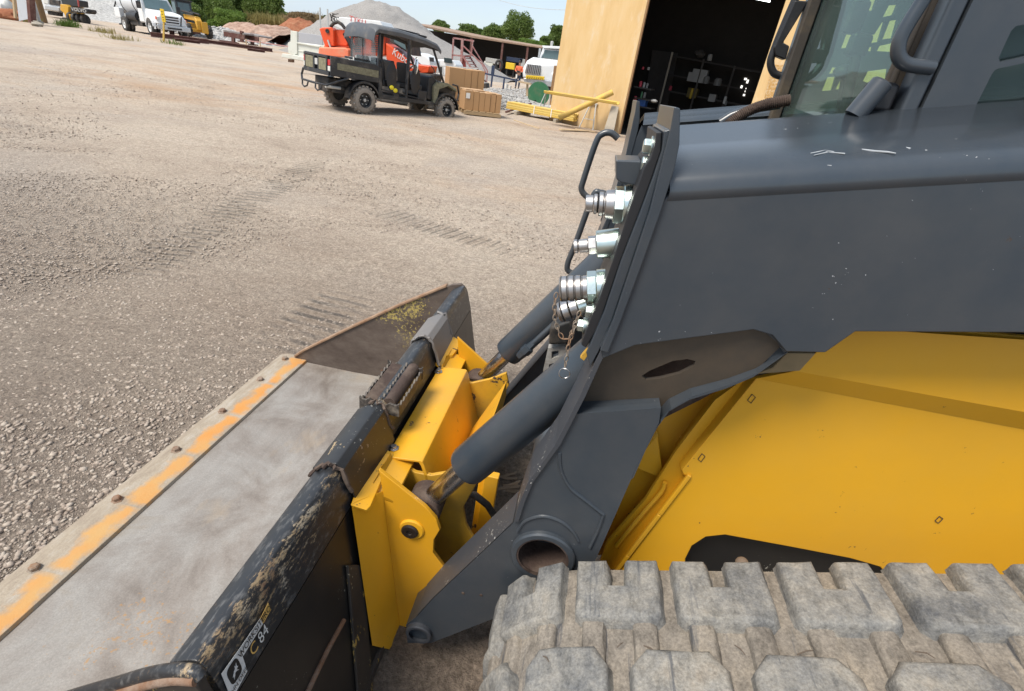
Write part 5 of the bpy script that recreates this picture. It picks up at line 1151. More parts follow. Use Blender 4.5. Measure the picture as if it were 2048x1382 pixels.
# body tub, doors sills, seats, dash, hood
pu_(MB().prism([(.42, -.70, .42), (2.28, -.70, .40), (2.30, -.70, .50), (.55, -.70, .54), (.50, -.70, 1.16), (.42, -.70, 1.16)], (0, 1.40, 0)), 'tub', 'utv_black', .02)
pu_(MB().box((.47, 0, 1.0), (.08, 1.3, .5)), 'rear_bulkhead', 'plastic', .02)
for x in (.62, 1.42):
    for y in (-.36, .36):
        pu_(MB().box((x+.22, y, .80), (.5, .52, .16)).box((x-.02, y, 1.10), (.12, .5, .50), Matrix.Rotation(-.15, 3, 'Y')), 'seat', 'plastic', .04, seg=3)
pu_(MB().box((.98, -.69, .66), (.18, .03, .36)), 'side_skirt', 'utv_black', .02); pu_(MB().box((1.85, -.68, .62), (.30, .03, .26)), 'side_skirt', 'utv_black', .02)
pu_(MB().prism([(2.05, -.62, .55), (2.35, -.62, .5), (2.5, -.62, .98), (2.22, -.62, 1.16), (2.08, -.62, 1.1)], (0, 1.24, 0)), 'dashboard', 'plastic', .04, seg=3)
pu_(MB().prism([(2.30, -.50, .70), (3.25, -.46, .66), (3.28, -.46, .84), (3.0, -.48, .98), (2.30, -.52, 1.10)], (0, 1.0, 0)), 'hood', 'utv_black', .05, seg=3)
pu_(MB().prism([(2.25, -.70, .46), (2.36, -.71, .46), (2.42, -.71, .85), (2.75, -.71, .97), (3.10, -.69, .84), (3.08, -.69, .93), (2.75, -.69, 1.04), (2.34, -.69, 1.03), (2.22, -.70, .9)], (0, .22, 0)), 'camo_fender', 'camo', .02)
pu_(MB().tube([(3.1, -.52, .60), (3.32, -.48, .62), (3.42, -.40, .80), (3.36, -.38, 1.0), (3.15, -.40, 1.02)], .028, 10).tube([(3.1, .52, .60), (3.32, .48, .62), (3.42, .40, .80), (3.36, .38, 1.0), (3.15, .40, 1.02)], .028, 10).tube([(3.34, -.5, .62), (3.38, 0, .6), (3.34, .5, .62)], .025, 10), 'front_bumper', 'utv_black')
for s in (-1, 1):
    pu_(MB().tube([(.40, s*.66, .86), (.42, s*.66, 1.85), (.50, s*.64, 1.97), (1.4, s*.64, 1.99), (2.02, s*.64, 1.92), (2.12, s*.64, 1.86), (2.62, s*.62, 1.04)], .032, 10), 'roll_cage', 'utv_black')
    pu_(MB().tube([(1.32, s*.66, .46), (1.33, s*.66, 1.2), (1.34, s*.65, 1.97)], .045, 10), 'centre_post', 'utv_black')
    pu_(MB().tube([(2.10, s*.66, 1.40), (2.16, s*.70, 1.34), (2.36, s*.70, 1.02), (2.42, s*.66, .98)], .012, 8), 'grab_rail', 'utv_black')
# moulded canopy with a fat rolled edge
cn = [(.22, 1.80), (.26, 1.98), (.36, 2.07), (1.0, 2.09), (1.8, 2.05), (2.22, 1.98), (2.36, 1.88)]
lo = []
for x, z in cn:
    lo.append([V((x, -.72, z-.17)), V((x, -.735, z-.08)), V((x, -.68, z-.02)), V((x, -.35, z+.02)), V((x, 0, z)), V((x, .35, z+.02)), V((x, .68, z-.02)), V((x, .735, z-.08)), V((x, .72, z-.17)), V((x, .66, z-.10)), V((x, 0, z-.05)), V((x, -.66, z-.10))])
pu_(MB().loft(lo), 'canopy', 'canopy' if 'canopy' in M else 'plastic', .01, ang=50)
pu_(MB().box((1.62, .1, 2.10), (.75, .6, .06)).box((1.9, -.1, 2.07), (.3, .7, .05)), 'roof_vent', 'plastic', .02)
pu_(MB().prism([(.39, -.60, 1.12), (.39, .60, 1.12), (.33, .58, 1.90), (.33, -.58, 1.90)], (.006, 0, 0)), 'rear_curtain', 'vinyl' if 'vinyl' in M else 'glass', ang=0)
pu_(MB().tube([(.37, 0, 1.12), (.32, 0, 1.92)], .008, 6).tube([(.37, -.55, 1.14), (.37, .55, 1.14)], .012, 6), 'curtain_frame', 'plastic')
wm = MB().ball((1.50, -.78, 1.33), (.03, .10, .21), 16, 10); wo = pu_(wm, 'mirror', 'mirror' if 'mirror' in M else 'chrome_trim'); 
pu_(MB().tube([(1.34, -.67, 1.38), (1.42, -.74, 1.36), (1.48, -.78, 1.34)], .012, 8), 'mirror_arm', 'utv_black')
for x in (.78, 1.55): pu_(MB().ball((x+.02, -.70, .98), (.16, .02, .34), 18, 12), 'door_net', 'plastic')
for x, z in ((.80, .72), (.92, .66)): pu_(MB().ball((x, -.73, z), (.07, .03, .055), 12, 8), 'yellow_cap', 'yellow_tape')
pu_(MB().tube([(.5, -.7, .64), (1.3, -.71, .58), (1.9, -.70, .52)], .016, 8), 'side_rail', 'plastic')
pu_(MB().box((.05, -.25, 1.24), (.5, .4, .05)), 'tool_case', 'utv_black', .01); pu_(MB().box((-.18, -.30, 1.22), (.02, .05, .10)).box((-.18, -.38, 1.22), (.02, .05, .10)).box((-.18, -.46, 1.22), (.02, .05, .10)), 'case_label', 'paper')
pu_(MB().tube([V((2.18+.17*math.cos(t)*.4, .33+.17*math.sin(t), 1.16+.17*math.cos(t))) for t in np.linspace(0, 2*math.pi, 20)[:-1]], .016, 8, closed=True), 'steering_wheel', 'plastic')
# ---------------------------------------------------------------- orange mini excavator behind it
EY = 18.0
def E_(pts, Y=EY): return WY(pts, Y)
ex_ = thingW('mini_excavator', 'orange mini excavator parked behind the black utility vehicle', 'excavator', W.Y(770, 190, EY))
def pe(mb, name, mat, bevel=.0, **k): return pw(mb, name, mat, ex_, bevel, **k)
pe(MB().prism(E_([(704, 64), (760, 66), (768, 70), (770, 112), (706, 110), (700, 95)], EY-.35), (0, 1.1, 0)), 'engine_cover', 'orange_paint', .06, seg=3)
for i in range(9):
    for xx in (708, 742): a, b = E_([(xx, 69+i*4.2), (xx+14, 70+i*4.2)], EY-.37); pe(MB().bar(a, b, .02, .022), 'vent_slat', 'dark_metal')
a = W.Y(722, 76, EY-.38); pe(MB().box(a+V((0, 0, -.05)), (.22, .03, .36)), 'dark_hatch', 'chassis', .02)
pe(MB().prism(E_([(771, 85), (782, 92), (828, 131), (829, 150), (800, 150), (772, 118)], EY-.30), (0, 1.0, 0)), 'side_cover', 'orange_paint', .04, seg=3)
pe(MB().prism(E_([(785, 150), (856, 146), (860, 132), (830, 128), (828, 148), (800, 140)], EY-.3), (0, .9, 0)), 'deck_cover', 'orange_paint', .03)
p = E_([(806, 120), (824, 135)], EY-.312); uu_ = (W.Y(829, 138, EY)-W.Y(786, 108, EY)).normalized()
text_mesh('lettering', 'Kubota', M['white_ink'], ex_, W.Y(807, 117, EY-.315), uu_, V((0, 0, 1)), .30, squash=.9)
pe(MB().prism(E_([(776, 60), (818, 66), (826, 112), (780, 84)], EY-.28), (0, .9, 0)), 'cab', 'chassis', .03)
pe(MB().prism(E_([(787, 70), (808, 74), (812, 100), (788, 84)], EY-.30), (0, .01, 0)), 'cab_glass', 'cglass')
pe(MB().prism(E_([(638, 57), (644, 55), (662, 54), (667, 60), (668, 92), (650, 93), (645, 80)], EY-.9), (0, .30, 0)), 'boom', 'orange_paint', .03, seg=3)
pe(MB().prism(E_([(664, 58), (700, 60), (702, 74), (694, 92), (668, 90)], EY-.75), (0, .24, 0)), 'stick', 'orange_paint', .03, seg=3)
a = W.Y(655, 62, EY-.9); pe(MB().lathe(a, (0, -1, 0), [(0, .06), (.03, .06), (.03, .03), (.0, .001)], 16), 'boom_pin', 'dark_metal')
pe(MB().bar(W.Y(656, 80, EY-.92), W.Y(662, 97, EY-.92), .06, .04), 'sticker_strip', 'galv')
pe(MB().prism(E_([(637, 96), (640, 94), (690, 95), (697, 100), (698, 116), (640, 112), (636, 108)], EY-1.0), (0, .5, 0)), 'front_cover', 'orange_light' if 'orange_light' in M else 'orange_paint', .05, seg=3)
pe(MB().prism(E_([(645, 90), (695, 88), (700, 95), (650, 98)], EY-.7), (0, .4, 0)), 'swing_bracket', 'orange_light' if 'orange_light' in M else 'orange_paint', .04)
pe(MB().tube(E_([(661, 54), (668, 46), (676, 44), (684, 49), (690, 57)], EY-.8), .05, 10), 'boom_hose', 'hose')
pe(MB().tube(E_([(690, 66), (698, 80), (706, 96)], EY-.7), .09, 10), 'boom_cylinder', 'dark_metal')
tc0, tc1 = W.Y(756, 211, EY-.6), W.Y(872, 222, EY-.6)
for d_ in (0, 1.0):
    m = MB(); pp = []
    g0 = V((tc0.x, EY-.6+d_, 0)); g1 = V((tc1.x, EY-.6+d_, 0))
    for t in np.linspace(-math.pi/2, math.pi/2, 8): pp.append(g1+V((.26*math.cos(t), 0, .27+.26*math.sin(t))))
    for t in np.linspace(math.pi/2, 3*math.pi/2, 8): pp.append(g0+V((.26*math.cos(t), 0, .27+.26*math.sin(t))))
    pe(m.prism(pp, (0, .32, 0)), 'crawler_track', 'tyre_dark', .02)
pe(MB().box(((tc0.x+tc1.x)/2, EY, .75), (1.6, 1.2, .5)), 'undercarriage', 'chassis', .05)
# ---------------------------------------------------------------- white dropside truck bed, and white pickup beyond
TY = 24.0
tk = thingW('dropside_trailer', 'white steel dropside trailer parked beside the orange excavator', 'trailer', W.Y(600, 118, TY))
def pt(mb, name, mat, bevel=.0, **k): return pw(mb, name, mat, tk, bevel, **k)
pt(MB().prism(WY([(592, 84), (720, 100), (720, 140), (580, 118), (580, 112), (590, 113)], TY), (0, .08, 0)), 'side_board', 'cream_paint', .02)
pt(MB().prism(WY([(581, 61), (594, 63), (594, 108), (590, 109), (590, 110), (576, 106), (576, 85), (581, 84)], TY-.05), (0, .14, 0)), 'corner_post', 'cream_paint', .015)
pt(MB().prism(WY([(564, 107), (578, 108), (640, 120), (640, 128), (562, 114)], TY-.12), (0, .25, 0)), 'chassis_rail', 'cream_paint', .02)
pt(MB().prism(WY([(594, 84), (640, 92), (640, 95), (594, 87)], TY-.05), (0, .1, 0)), 'top_rail', 'cream_paint', .01)
pt(MB().prism(WY([(593, 100), (640, 108), (640, 109.5), (593, 101.5)], TY-.02), (0, .03, 0)), 'board_rib', 'cream_paint', .005)
pt(MB().prism(WY([(594, 64), (645, 71), (645, 96), (594, 88)], TY+1.2), (0, .05, 0)), 'head_board', 'grey_board' if 'grey_board' in M else 'galv', .01)
pt(MB().prism(WY([(576, 118), (584, 119), (584, 125), (576, 124)], TY), (0, .2, 0)), 'landing_leg', 'rust')
pt(MB().prism(WY([(608, 122), (611, 122), (611, 127), (608, 126)], TY), (0, .2, 0)), 'hitch', 'dark_metal')
bx = thingW('service_body', 'white box with red lettering behind the orange excavator', 'truck box', W.Y(700, 60, 26))
pw(MB().prism(WY([(668, 36), (684, 34), (760, 42), (770, 60), (690, 62), (668, 52)], 26), (0, 1.5, 0)), 'box', 'white_paint', bx, .03)
text_mesh('lettering', 'TYKU', M['red_ink'], bx, W.Y(715, 41.5, 25.985), V((1, 0, -.12)), V((0, 0, 1)), .32)
m = MB(); rs = random.Random(9)
for i in range(7):
    x, y = 662+rs.random()*20, 30+rs.random()*14; m.tube([W.Y(x, y, 25.6), W.Y(x+rs.uniform(-7, 7), y-6, 25.6), W.Y(x+rs.uniform(-8, 8), y+rs.uniform(-8, 12), 25.7)], .02, 6)
pw(m, 'loose_hoses', 'hose', bx)
PY = 27.0
pk = thingW('pickup_truck', 'white pickup nose beyond the utility vehicle, front wheel arch showing', 'pickup', G(850, 160))
def pp_(mb, name, mat, bevel=.0, **k): return pw(mb, name, mat, pk, bevel, **k)
pp_(MB().prism(WY([(800, 105), (836, 105), (852, 112), (861, 122), (862, 146), (852, 146), (848, 134), (840, 130), (832, 134), (828, 146), (800, 146)], PY), (0, 1.7, 0)), 'front_body', 'white_paint', .06, seg=3)
c = W.Y(840, 148, PY); wheel(pk, (c.x, c.y+.12, c.z), .40, .26, 'chassis', 'tyre_dark', -1, name='front_wheel')
pp_(MB().prism(WY([(790, 80), (815, 84), (826, 104), (800, 106)], PY+.1), (0, 1.4, 0)), 'pickup_cab', 'dglass', .03)
pp_(MB().prism(WY([(858, 114), (867, 115), (867, 124), (859, 123)], PY-.25), (0, .1, 0)), 'mirror', 'dark_metal', .01)
wp = thingW('white_van', 'white van partly seen between the vehicle posts and the stairs', 'van', W.Y(880, 150, 33)); pw(MB().prism(WY([(866, 118), (905, 120), (912, 130), (912, 152), (866, 150)], 33), (0, 1.8, 0)), 'van_body', 'white_paint', wp, .06, seg=3)
pw(MB().prism(WY([(888, 115), (904, 117), (904, 127), (888, 125)], 32.9), (0, .05, 0)), 'van_window', 'dglass', wp, .01); pw(MB().prism(WY([(880, 132), (884, 132), (884, 148), (880, 148)], 32.9), (0, .05, 0)), 'van_door_gap', 'dark_metal', wp)
"""END_P3A"""
# ---------------------------------------------------------------- white tank truck
tt = empty('tank_truck', 'white flat-nosed tank truck with a bare metal tank behind the yellow marker post', 'truck', (-30.75, 37.3, 0), -.5)
tt.rotation_euler = (0, -.022, -.49)
tt['label'] = 'white tank truck with a long hood and a pale tank, behind the yellow marker post'
def pq(mb, name, mat, bevel=.0, **k): return mb.build(name, M[mat], tt, bevel, **k)
for s in (-1, 1):
    wheel(tt, (0, s*.98, .50), .50, .30, 'white_paint', 'tyre_dark', s, 0, .55)
    wheel(tt, (-4.3, s*1.0, .50), .50, .26, 'white_paint', 'tyre_dark', s, 0, .55); wheel(tt, (-4.3, s*.68, .50), .50, .26, 'chassis', 'tyre_dark', s, 0, .55)
pq(MB().box((-2.6, 0, .80), (5.6, .9, .28)), 'chassis_frame', 'chassis', .02)
hood = [[V((x, y, z)) for y, z in ((-w_, .78), (-w_, z1-.22), (-w_*.86, z1), (w_*.86, z1), (w_, z1-.22), (w_, .78))] for x, w_, z1 in ((-.78, 1.0, 1.62), (-.3, 1.0, 1.58), (.4, .96, 1.50), (.85, .90, 1.42), (.98, .80, 1.28))]
pq(MB().loft(hood), 'hood', 'white_paint', .06, seg=3)
pq(MB().loft([[V((x, -1.02, .75)), V((x, -1.02, 1.62)), V((x+dx, -.88, 2.36)), V((x+dx, .88, 2.36)), V((x, 1.02, 1.62)), V((x, 1.02, .75))] for x, dx in ((-1.62, .05), (-1.3, .02), (-.78, -.42))]), 'cab', 'white_paint', .06, seg=3)
pq(MB().prism([(-.78, -.84, 1.64), (-.78, .84, 1.64), (-1.13, .76, 2.24), (-1.13, -.76, 2.24)], (.03, 0, .02)), 'windscreen', 'cglass', .01)
for s in (-1, 1):
    dr = pq(MB().prism([(-1.55, s*1.03, .82), (-.85, s*1.03, .82), (-.85, s*1.03, 1.58), (-1.55, s*1.03, 1.58)], (0, s*.015, 0)), 'door', 'white_paint', .01)
    g = MB().prism([(-1.52, s*1.035, 1.66), (-.92, s*1.035, 1.66), (-1.20, s*.92, 2.22), (-1.50, s*.92, 2.22)], (0, s*.02, 0)).build('door_window', M['dglass'], None); g.parent = dr
    pq(MB().box((-.72, s*1.26, 1.78), (.10, .24, .42)), 'mirror', 'chassis', .02); pq(MB().tube([(-.85, s*1.0, 1.6), (-.74, s*1.2, 1.62)], .02, 6), 'mirror_arm', 'chassis')
    arc = [V((.58*math.cos(t), s*1.0, .50+.60*math.sin(t))) for t in np.linspace(-.1, math.pi+.1, 14)]
    m = MB()
    for a, b in zip(arc, arc[1:]): m.bar(a, b, .24, .07)
    pq(m, 'wheel_arch', 'white_paint', .02)
    hl = pq(MB().box((.90, s*.80, 1.10), (.14, .26, .20)), 'headlight', 'lens', .03); z = MB().box((.86, s*.93, 1.12), (.16, .08, .18)).build('indicator', M['orange_paint'], None, .02); z.parent = hl
pq(MB().box((.985, 0, 1.10), (.05, .96, .50)), 'grille_frame', 'white_paint', .03)
for i in range(3): pq(MB().box((1.012, 0, .95+.15*i), (.02, .84, .085)), 'grille_slot', 'chassis', .01)
for s in (-1, 1): pq(MB().bar((1.0, s*.50, .80), (.99, s*.64, 1.38), .05, .06), 'grille_edge', 'chassis')
pq(MB().box((1.10, 0, .62), (.16, 2.1, .30)), 'bumper', 'chrome_trim', .04); pq(MB().box((1.19, 0, .60), (.02, .9, .10)), 'bumper_slot', 'chassis')
tkk = [(-.0, .02), (.0, .5), (.10, .84), (.25, .93), (3.9, .93), (4.05, .84), (4.15, .5), (4.15, .02)]
pq(MB().lathe((-5.65, 0, 1.95), (1, 0, 0), tkk, 40), 'tank', 'tank_metal', ang=30)
for x in (-4.6, -2.6): pq(MB().lathe((x, 0, 1.95), (1, 0, 0), [(0, .935), (0, .955), (.07, .955), (.07, .935)], 40), 'tank_band', 'dark_metal')
pq(MB().box((-5.3, -.9, 1.20), (.9, .3, .62)), 'tool_box', 'white_paint', .03); pq(MB().box((-5.0, .9, 1.2), (1.2, .3, .6)), 'tool_box', 'white_paint', .03)
pq(MB().cyl((-3.9, -.75, 1.05), (-2.3, -.75, 1.05), .30, n=24), 'air_tank', 'dark_metal')
pq(MB().box((-2.9, -.2, .75), (2.2, 1.3, .5)), 'underbody', 'chassis', .05)
pq(MB().box((-6.0, -.55, 1.25), (.16, .16, 1.7)).tube([(-6.0, -.55, .5), (-6.3, -.7, .45), (-6.5, -.5, .5), (-6.5, .5, .5)], .06, 8).tube([(-6.05, -.7, 1.9), (-6.3, -.8, 1.5), (-6.2, -.8, .9)], .05, 8), 'spray_bar', 'dark_metal', .02)
# ---------------------------------------------------------------- yellow grader
ga, gb_ = G(377.7, 73), G(420.5, 78); gx = (ga+gb_)/2; ax_ = (gb_-ga).normalized(); gh = math.atan2(-ax_.x, ax_.y)
gh = math.atan2(ax_.x*-1, ax_.y)
fw = V((ax_.y, -ax_.x, 0)); rzg = math.atan2(fw.y, fw.x)
hw_ = (gb_-ga).length/2; gs = hw_/1.05
gr = empty('motor_grader', 'yellow road grader with its blade nose and knobbed tyres beside the tank truck', 'grader', gx, rzg); gr.scale = (gs,)*3
def pg(mb, name, mat, bevel=.0, **k): return mb.build(name, M[mat], gr, bevel, **k)
for s in (-1, 1): wheel(gr, (0, s*1.05, .62), .62, .42, 'grader_yellow', 'tyre_dark', 1, 16, .5, 'x') if False else wheel(gr, (0, s*1.0, .62), .60, .40, 'grader_yellow', 'tyre_dark', s, 14, .52)
pg(MB().box((.55, .42, .95), (.12, .62, 1.0)), 'push_block', 'grader_yellow', .04); pg(MB().prism([(.3, -.26, .7), (.45, -.26, .7), (.45, -.26, 1.5), (.1, -.26, 1.85), (-.1, -.26, 1.7)], (0, .55, 0)), 'nose', 'grader_yellow', .05)
pg(MB().bar((.2, 0, 1.65), (-3.4, 0, 1.75), .42, .40), 'main_frame', 'grader_yellow', .05)
pg(MB().box((0, 0, .62), (.3, 1.7, .28)), 'front_axle', 'grader_yellow', .04)
for y in (-.3, .3): pg(MB().cyl((.1, y, 2.05), (-2.2, y*1.4, 2.2), .09), 'lift_cylinder', 'dark_metal')
pg(MB().box((-1.4, .1, .9), (.7, 1.5, .7)).cyl((-1.2, .8, .7), (-1.6, .3, 1.8), .1), 'drawbar', 'grader_yellow', .08)
pg(MB().box((-1.9, 0, .5), (.12, 3.0, .55), Matrix.Rotation(.5, 3, 'Z')), 'blade', 'oxide_steel', .02)
pg(MB().prism([(-3.3, -.75, 1.1), (-2.4, -.75, 1.1), (-2.55, -.70, 3.05), (-3.6, -.70, 3.05)], (0, 1.5, 0)), 'cab', 'cab_dark', .03); pg(MB().box((-3.05, 0, 3.12), (1.5, 1.7, .14)), 'cab_roof', 'dark_metal', .04)
pg(MB().prism([(-2.43, -.58, 1.5), (-2.43, .58, 1.5), (-2.53, .55, 2.9), (-2.53, -.55, 2.9)], (.04, 0, 0)), 'front_glass', 'cglass'); pg(MB().prism([(-3.3, -.77, 1.6), (-2.6, -.77, 1.6), (-2.7, -.73, 2.9), (-3.4, -.73, 2.9)], (0, .02, 0)), 'side_glass', 'cglass')
pg(MB().box((-4.6, 0, 1.6), (2.2, 1.4, 1.1)), 'engine_hood', 'grader_yellow', .08)
for x in (-4.0, -5.4):
    for s in (-1, 1): wheel(gr, (x, s*1.0, .62), .62, .40, 'grader_yellow', 'tyre_dark', s, 0, .5)
# ---------------------------------------------------------------- roller and pickup at the far left
rp = G(150, 43.5); RY = rp.y
rl = thingW('tyre_roller', 'yellow and black rubber-tyred roller parked before the grey stone heap', 'roller', rp)
def pr_(mb, name, mat, bevel=.0, **k): return pw(mb, name, mat, rl, bevel, **k)
for i in range(4):
    c = W.Y(143.5+9.2*i, 35+1.3*i, RY); wheel(rl, (c.x, c.y, c.z), .34, .28, 'grader_yellow', 'tyre_dark', -1, 0, .5, 'x') if False else pr_(MB().lathe(c-V((.12, 0, 0)), (1, -.15, 0), [(0, .2), (.02, .33), (.12, .36), (.22, .33), (.24, .2)], 22), 'wheel', 'tyre_dark')
pr_(MB().prism(WY([(140, 13), (174, 18), (176, 23), (173, 27), (141, 24)], RY-.45), (0, .8, 0)), 'front_bumper', 'chassis', .04)
text_mesh('lettering', 'VOLVO', M['white_ink'], rl, W.Y(157.5, 20.2, RY-.46), W.Y(170, 22, RY)-W.Y(145, 18.3, RY), V((0, 0, 1)), .30, squash=1.25)
pr_(MB().prism(WY([(120, 8), (132, 9), (137, 14), (137, 36), (132, 36), (127, 26), (120, 20)], RY), (0, 1.4, 0)), 'rear_body', 'grader_yellow', .05)
pr_(MB().prism(WY([(120, -6), (155, 0), (157, 13), (140, 13), (124, 8)], RY+.3), (0, .9, 0)), 'canopy_cab', 'cab_dark', .04)
pr_(MB().bar(W.Y(155, -8, RY), W.Y(158, 14, RY), .08, .08), 'post', 'red_paint'); pr_(MB().prism(WY([(123, 34), (140, 36), (140, 40), (124, 38)], RY+.5), (0, .8, 0)), 'rear_wheels', 'tyre_dark', .05)
wr = pr_(MB().lathe(W.Y(141.5, 34, RY-.1), (-.6, -1, 0), [(0, .22), (.12, .22), (.12, .12), (.06, .1), (.06, .001)], 20), 'rim', 'grader_yellow')
KY = RY+1.0
pk2 = thingW('silver_pickup', 'silver and black pickup front at the top left edge, behind the wooden pole', 'pickup', G(100, 33))
def pz(mb, name, mat, bevel=.0, **k): return pw(mb, name, mat, pk2, bevel, **k)
pz(MB().prism(WY([(62, -14), (118, -8), (120, 20), (114, 24), (90, 20), (70, 18), (62, 10)], KY+.3), (0, 2.0, 0)), 'body', 'white_paint', .08, seg=3)
pz(MB().prism(WY([(98, -2), (119, 1), (119, 12), (98, 9)], KY+.24), (0, .1, 0)), 'grille', 'chassis', .02); pz(MB().prism(WY([(89, 10), (118, 14), (118, 23), (90, 19)], KY+.05), (0, .4, 0)), 'bumper', 'chrome_trim', .05)
pz(MB().prism(WY([(94, 21), (115, 24), (115, 32), (96, 29)], KY+.4), (0, .5, 0)), 'valance', 'chassis', .03); pz(MB().prism(WY([(86, -4), (96, -2), (96, 8), (87, 6)], KY+.26), (0, .1, 0)), 'headlight', 'lens', .02)
pz(MB().lathe(W.Y(74, 16, KY+.28), (-.9, -1, 0), [(0, .38), (.2, .38), (.22, .30), (.16, .24), (.16, .001)], 22), 'wheel', 'tyre_dark'); pz(MB().lathe(W.Y(73, 16, KY+.05), (-.9, -1, 0), [(0, .22), (.03, .2), (.03, .001)], 18), 'rim', 'chrome_trim')
# ---------------------------------------------------------------- shed corner, poles, marker
cs = G(45, 44); SY = cs.y
sc_ = thingW('corner_shed', 'open brown shed corner with a pale metal sheet at the top left of the yard', 'shed', cs)
pw(MB().prism(WY([(28, -40), (58, -40), (61, 37), (38, 42)], SY), (0, .05, 0)), 'metal_sheet', 'pale_sheet', sc_, .005); pw(MB().bar(W.Y(58, -40, SY-.1), W.Y(65, 46, SY-.1), .34, .2), 'post', 'oxide_steel', sc_, .01)
pw(MB().prism(WY([(-60, -60), (32, -40), (35, 38), (-60, 24)], SY+2.2), (0, .05, 0)), 'inner_wall', 'wood', sc_); pw(MB().bar(W.Y(24, -40, SY+.05), W.Y(31, 36, SY+.05), .12, .1), 'edge_trim', 'pale_wood', sc_)
hp_ = thingW('scrap_heap', 'pale scrap heap inside the brown shed corner', 'heap', W.Y(13, 30, SY+1)); pw(MB().ball(W.Y(13, 20, SY+1.2), (.5, .4, .55), 10, 8, .4), 'heap', 'galv', hp_)
hp2 = thingW('dirt_heap', 'low brown dirt heap at the foot of the shed corner', 'heap', G(18, 36)); pw(MB().ball(G(14, 33, .1), (1.5, .8, .45), 16, 10, .3), 'heap', 'reddirt', hp2)
wp_ = G(88, 45); o = thingW('wooden_pole', 'brown wooden pole standing beside the grey pipe at the top left', 'pole', wp_); pw(MB().cyl(wp_, wp_+V((0, 0, 5)), .20, .17, 14), 'pole', 'pole_wood', o)
gp_ = G(80, 48); o = thingW('steel_pipe', 'thin grey upright pipe between the shed post and the wooden pole', 'pipe', gp_); pw(MB().cyl(gp_, gp_+V((0, 0, 5)), .09, n=12), 'pipe', 'galv', o)
o = thingW('rubble_pile', 'small pale rubble at the foot of the grey pipe', 'rubble', G(74, 49)); m = MB()
for i in range(9): m.ball(G(70+i*1.6+rnd(-2, 2), 47+rnd(-1, 3), .06), (rnd(.1, .22), rnd(.1, .2), rnd(.06, .14)), 7, 5, .5)
ob = pw(m, 'rubble', 'grey_plank', o); ob['kind'] = 'stuff'
mp = G(327.5, 83); o = thingW('marker_post', 'thin post with a yellow pipeline marker sign in front of the tank truck', 'marker post', mp)
pw(MB().bar(mp, W.Y(327.5, 38, mp.y), .09, .07), 'post', 'yellow_wood', o, .005); t_ = W.Y(326, 31, mp.y-.05); pw(MB().box(t_, (.23, .06, .66)), 'sign', 'sign_yellow', o, .01)
for dz in (.2, .06, -.10, -.22): MB_ = pw(MB().box(t_+V((0, -.034, dz)), (.09, .006, .03)), 'sign_mark', 'black_ink', o)
# ---------------------------------------------------------------- rusty steel stock
def beam(a, b, h, name, label, cat='beam', w_=.3, grp=None):
    o = thingW(name, label, cat, a, grp); a, b = V(a), V(b); d = (b-a).normalized(); s = V((-d.y, d.x, 0)).normalized()
    z = lambda k: V((0, 0, k))
    pw(MB().bar(a+z(h-.02), b+z(h-.02), w_, .035).bar(a+z(.02), b+z(.02), w_, .035).bar(a+z(h/2), b+z(h/2), .03, h-.05), 'beam', 'oxide_steel', o, .004); return o
beam(G(302, 73), G(418, 88), .28, 'steel_beam', 'long rusty steel beam on the ground before the tank truck', grp='rusty beams on the ground')
beam(G(400, 84), G(545, 104), .22, 'steel_beam', 'long rusty steel beam on the ground before the steel tables', grp='rusty beams on the ground')
beam(G(350, 82), G(400, 88), .18, 'steel_beam', 'short rusty beam lying in front of the long one', grp='rusty beams on the ground')
beam(G(495, 101), G(530, 105.5), .16, 'steel_beam', 'short dark beam end at the right of the rusty stock', grp='rusty beams on the ground')
st0 = G(344, 76); o = thingW('steel_stand', 'rusty T-shaped steel stand in front of the truck bumper', 'stand', st0); t0_ = W.Y(344, 52, st0.y)
pw(MB().bar(st0, t0_, .22, .22), 'column', 'oxide_steel', o, .01); pw(MB().bar(W.Y(328, 49.5, st0.y), W.Y(362, 55, st0.y), .3, .2), 'cross_beam', 'oxide_steel', o, .01); pw(MB().box(st0+V((0, 0, .08)), (.7, .5, .16)), 'base', 'oxide_steel', o, .01)
def table(x0, y0, x1, y1, legs, Yd, label):
    p = W.Y(x0, y0, Yd); q = W.Y(x1, y1, Yd); o = thingW('steel_table', label, 'table', G(legs[0][0], legs[0][1]), 'rusty steel tables')
    d = V((.3, 1.6, 0)); pw(MB().prism([p, q, q+d, p+d], (0, 0, -.10)), 'table_top', 'table_top', o, .01); pw(MB().bar(p+V((0, .05, -.28)), q+V((0, .05, -.28)), .12, .34), 'apron', 'oxide_steel', o, .01)
    for lx, ly in legs: b = W.Y(lx, ly, Yd+.1); pw(MB().bar(b, W.Y(lx-.5, ly-22, Yd+.1), .24, .20), 'leg', 'oxide_steel', o, .01); pw(MB().box(b+V((.0, .1, .03)), (.6, .5, .08)), 'foot', 'oxide_steel', o, .01)
ty = G(470, 88).y
table(446, 59.5, 488, 67, [(467, 88), (484, 84)], ty, 'rusty steel table with a grey top, left of the pair')
table(484, 64, 516, 71.5, [(505, 90)], ty+1.0, 'rusty steel table standing right of the grey-topped one')
o = thingW('tape_barrier', 'faded pink barrier tape between two thin stakes by the steel tables', 'barrier', G(494, 94))
for x, y in ((493, 94), (521, 97)): pw(MB().bar(G(x, y), W.Y(x-1, y-16, G(x, y).y), .06, .06), 'stake', 'pale_wood', o)
pw(MB().prism([W.Y(490, 79, ty-1), W.Y(576, 92, ty-1), W.Y(576, 94, ty-1), W.Y(490, 81.5, ty-1)], (0, .02, 0)), 'tape', 'tape_pink', o)
o = thingW('steel_plates', 'flat pale steel bars stacked on the ground by the grader', 'steel bars', G(448, 82))
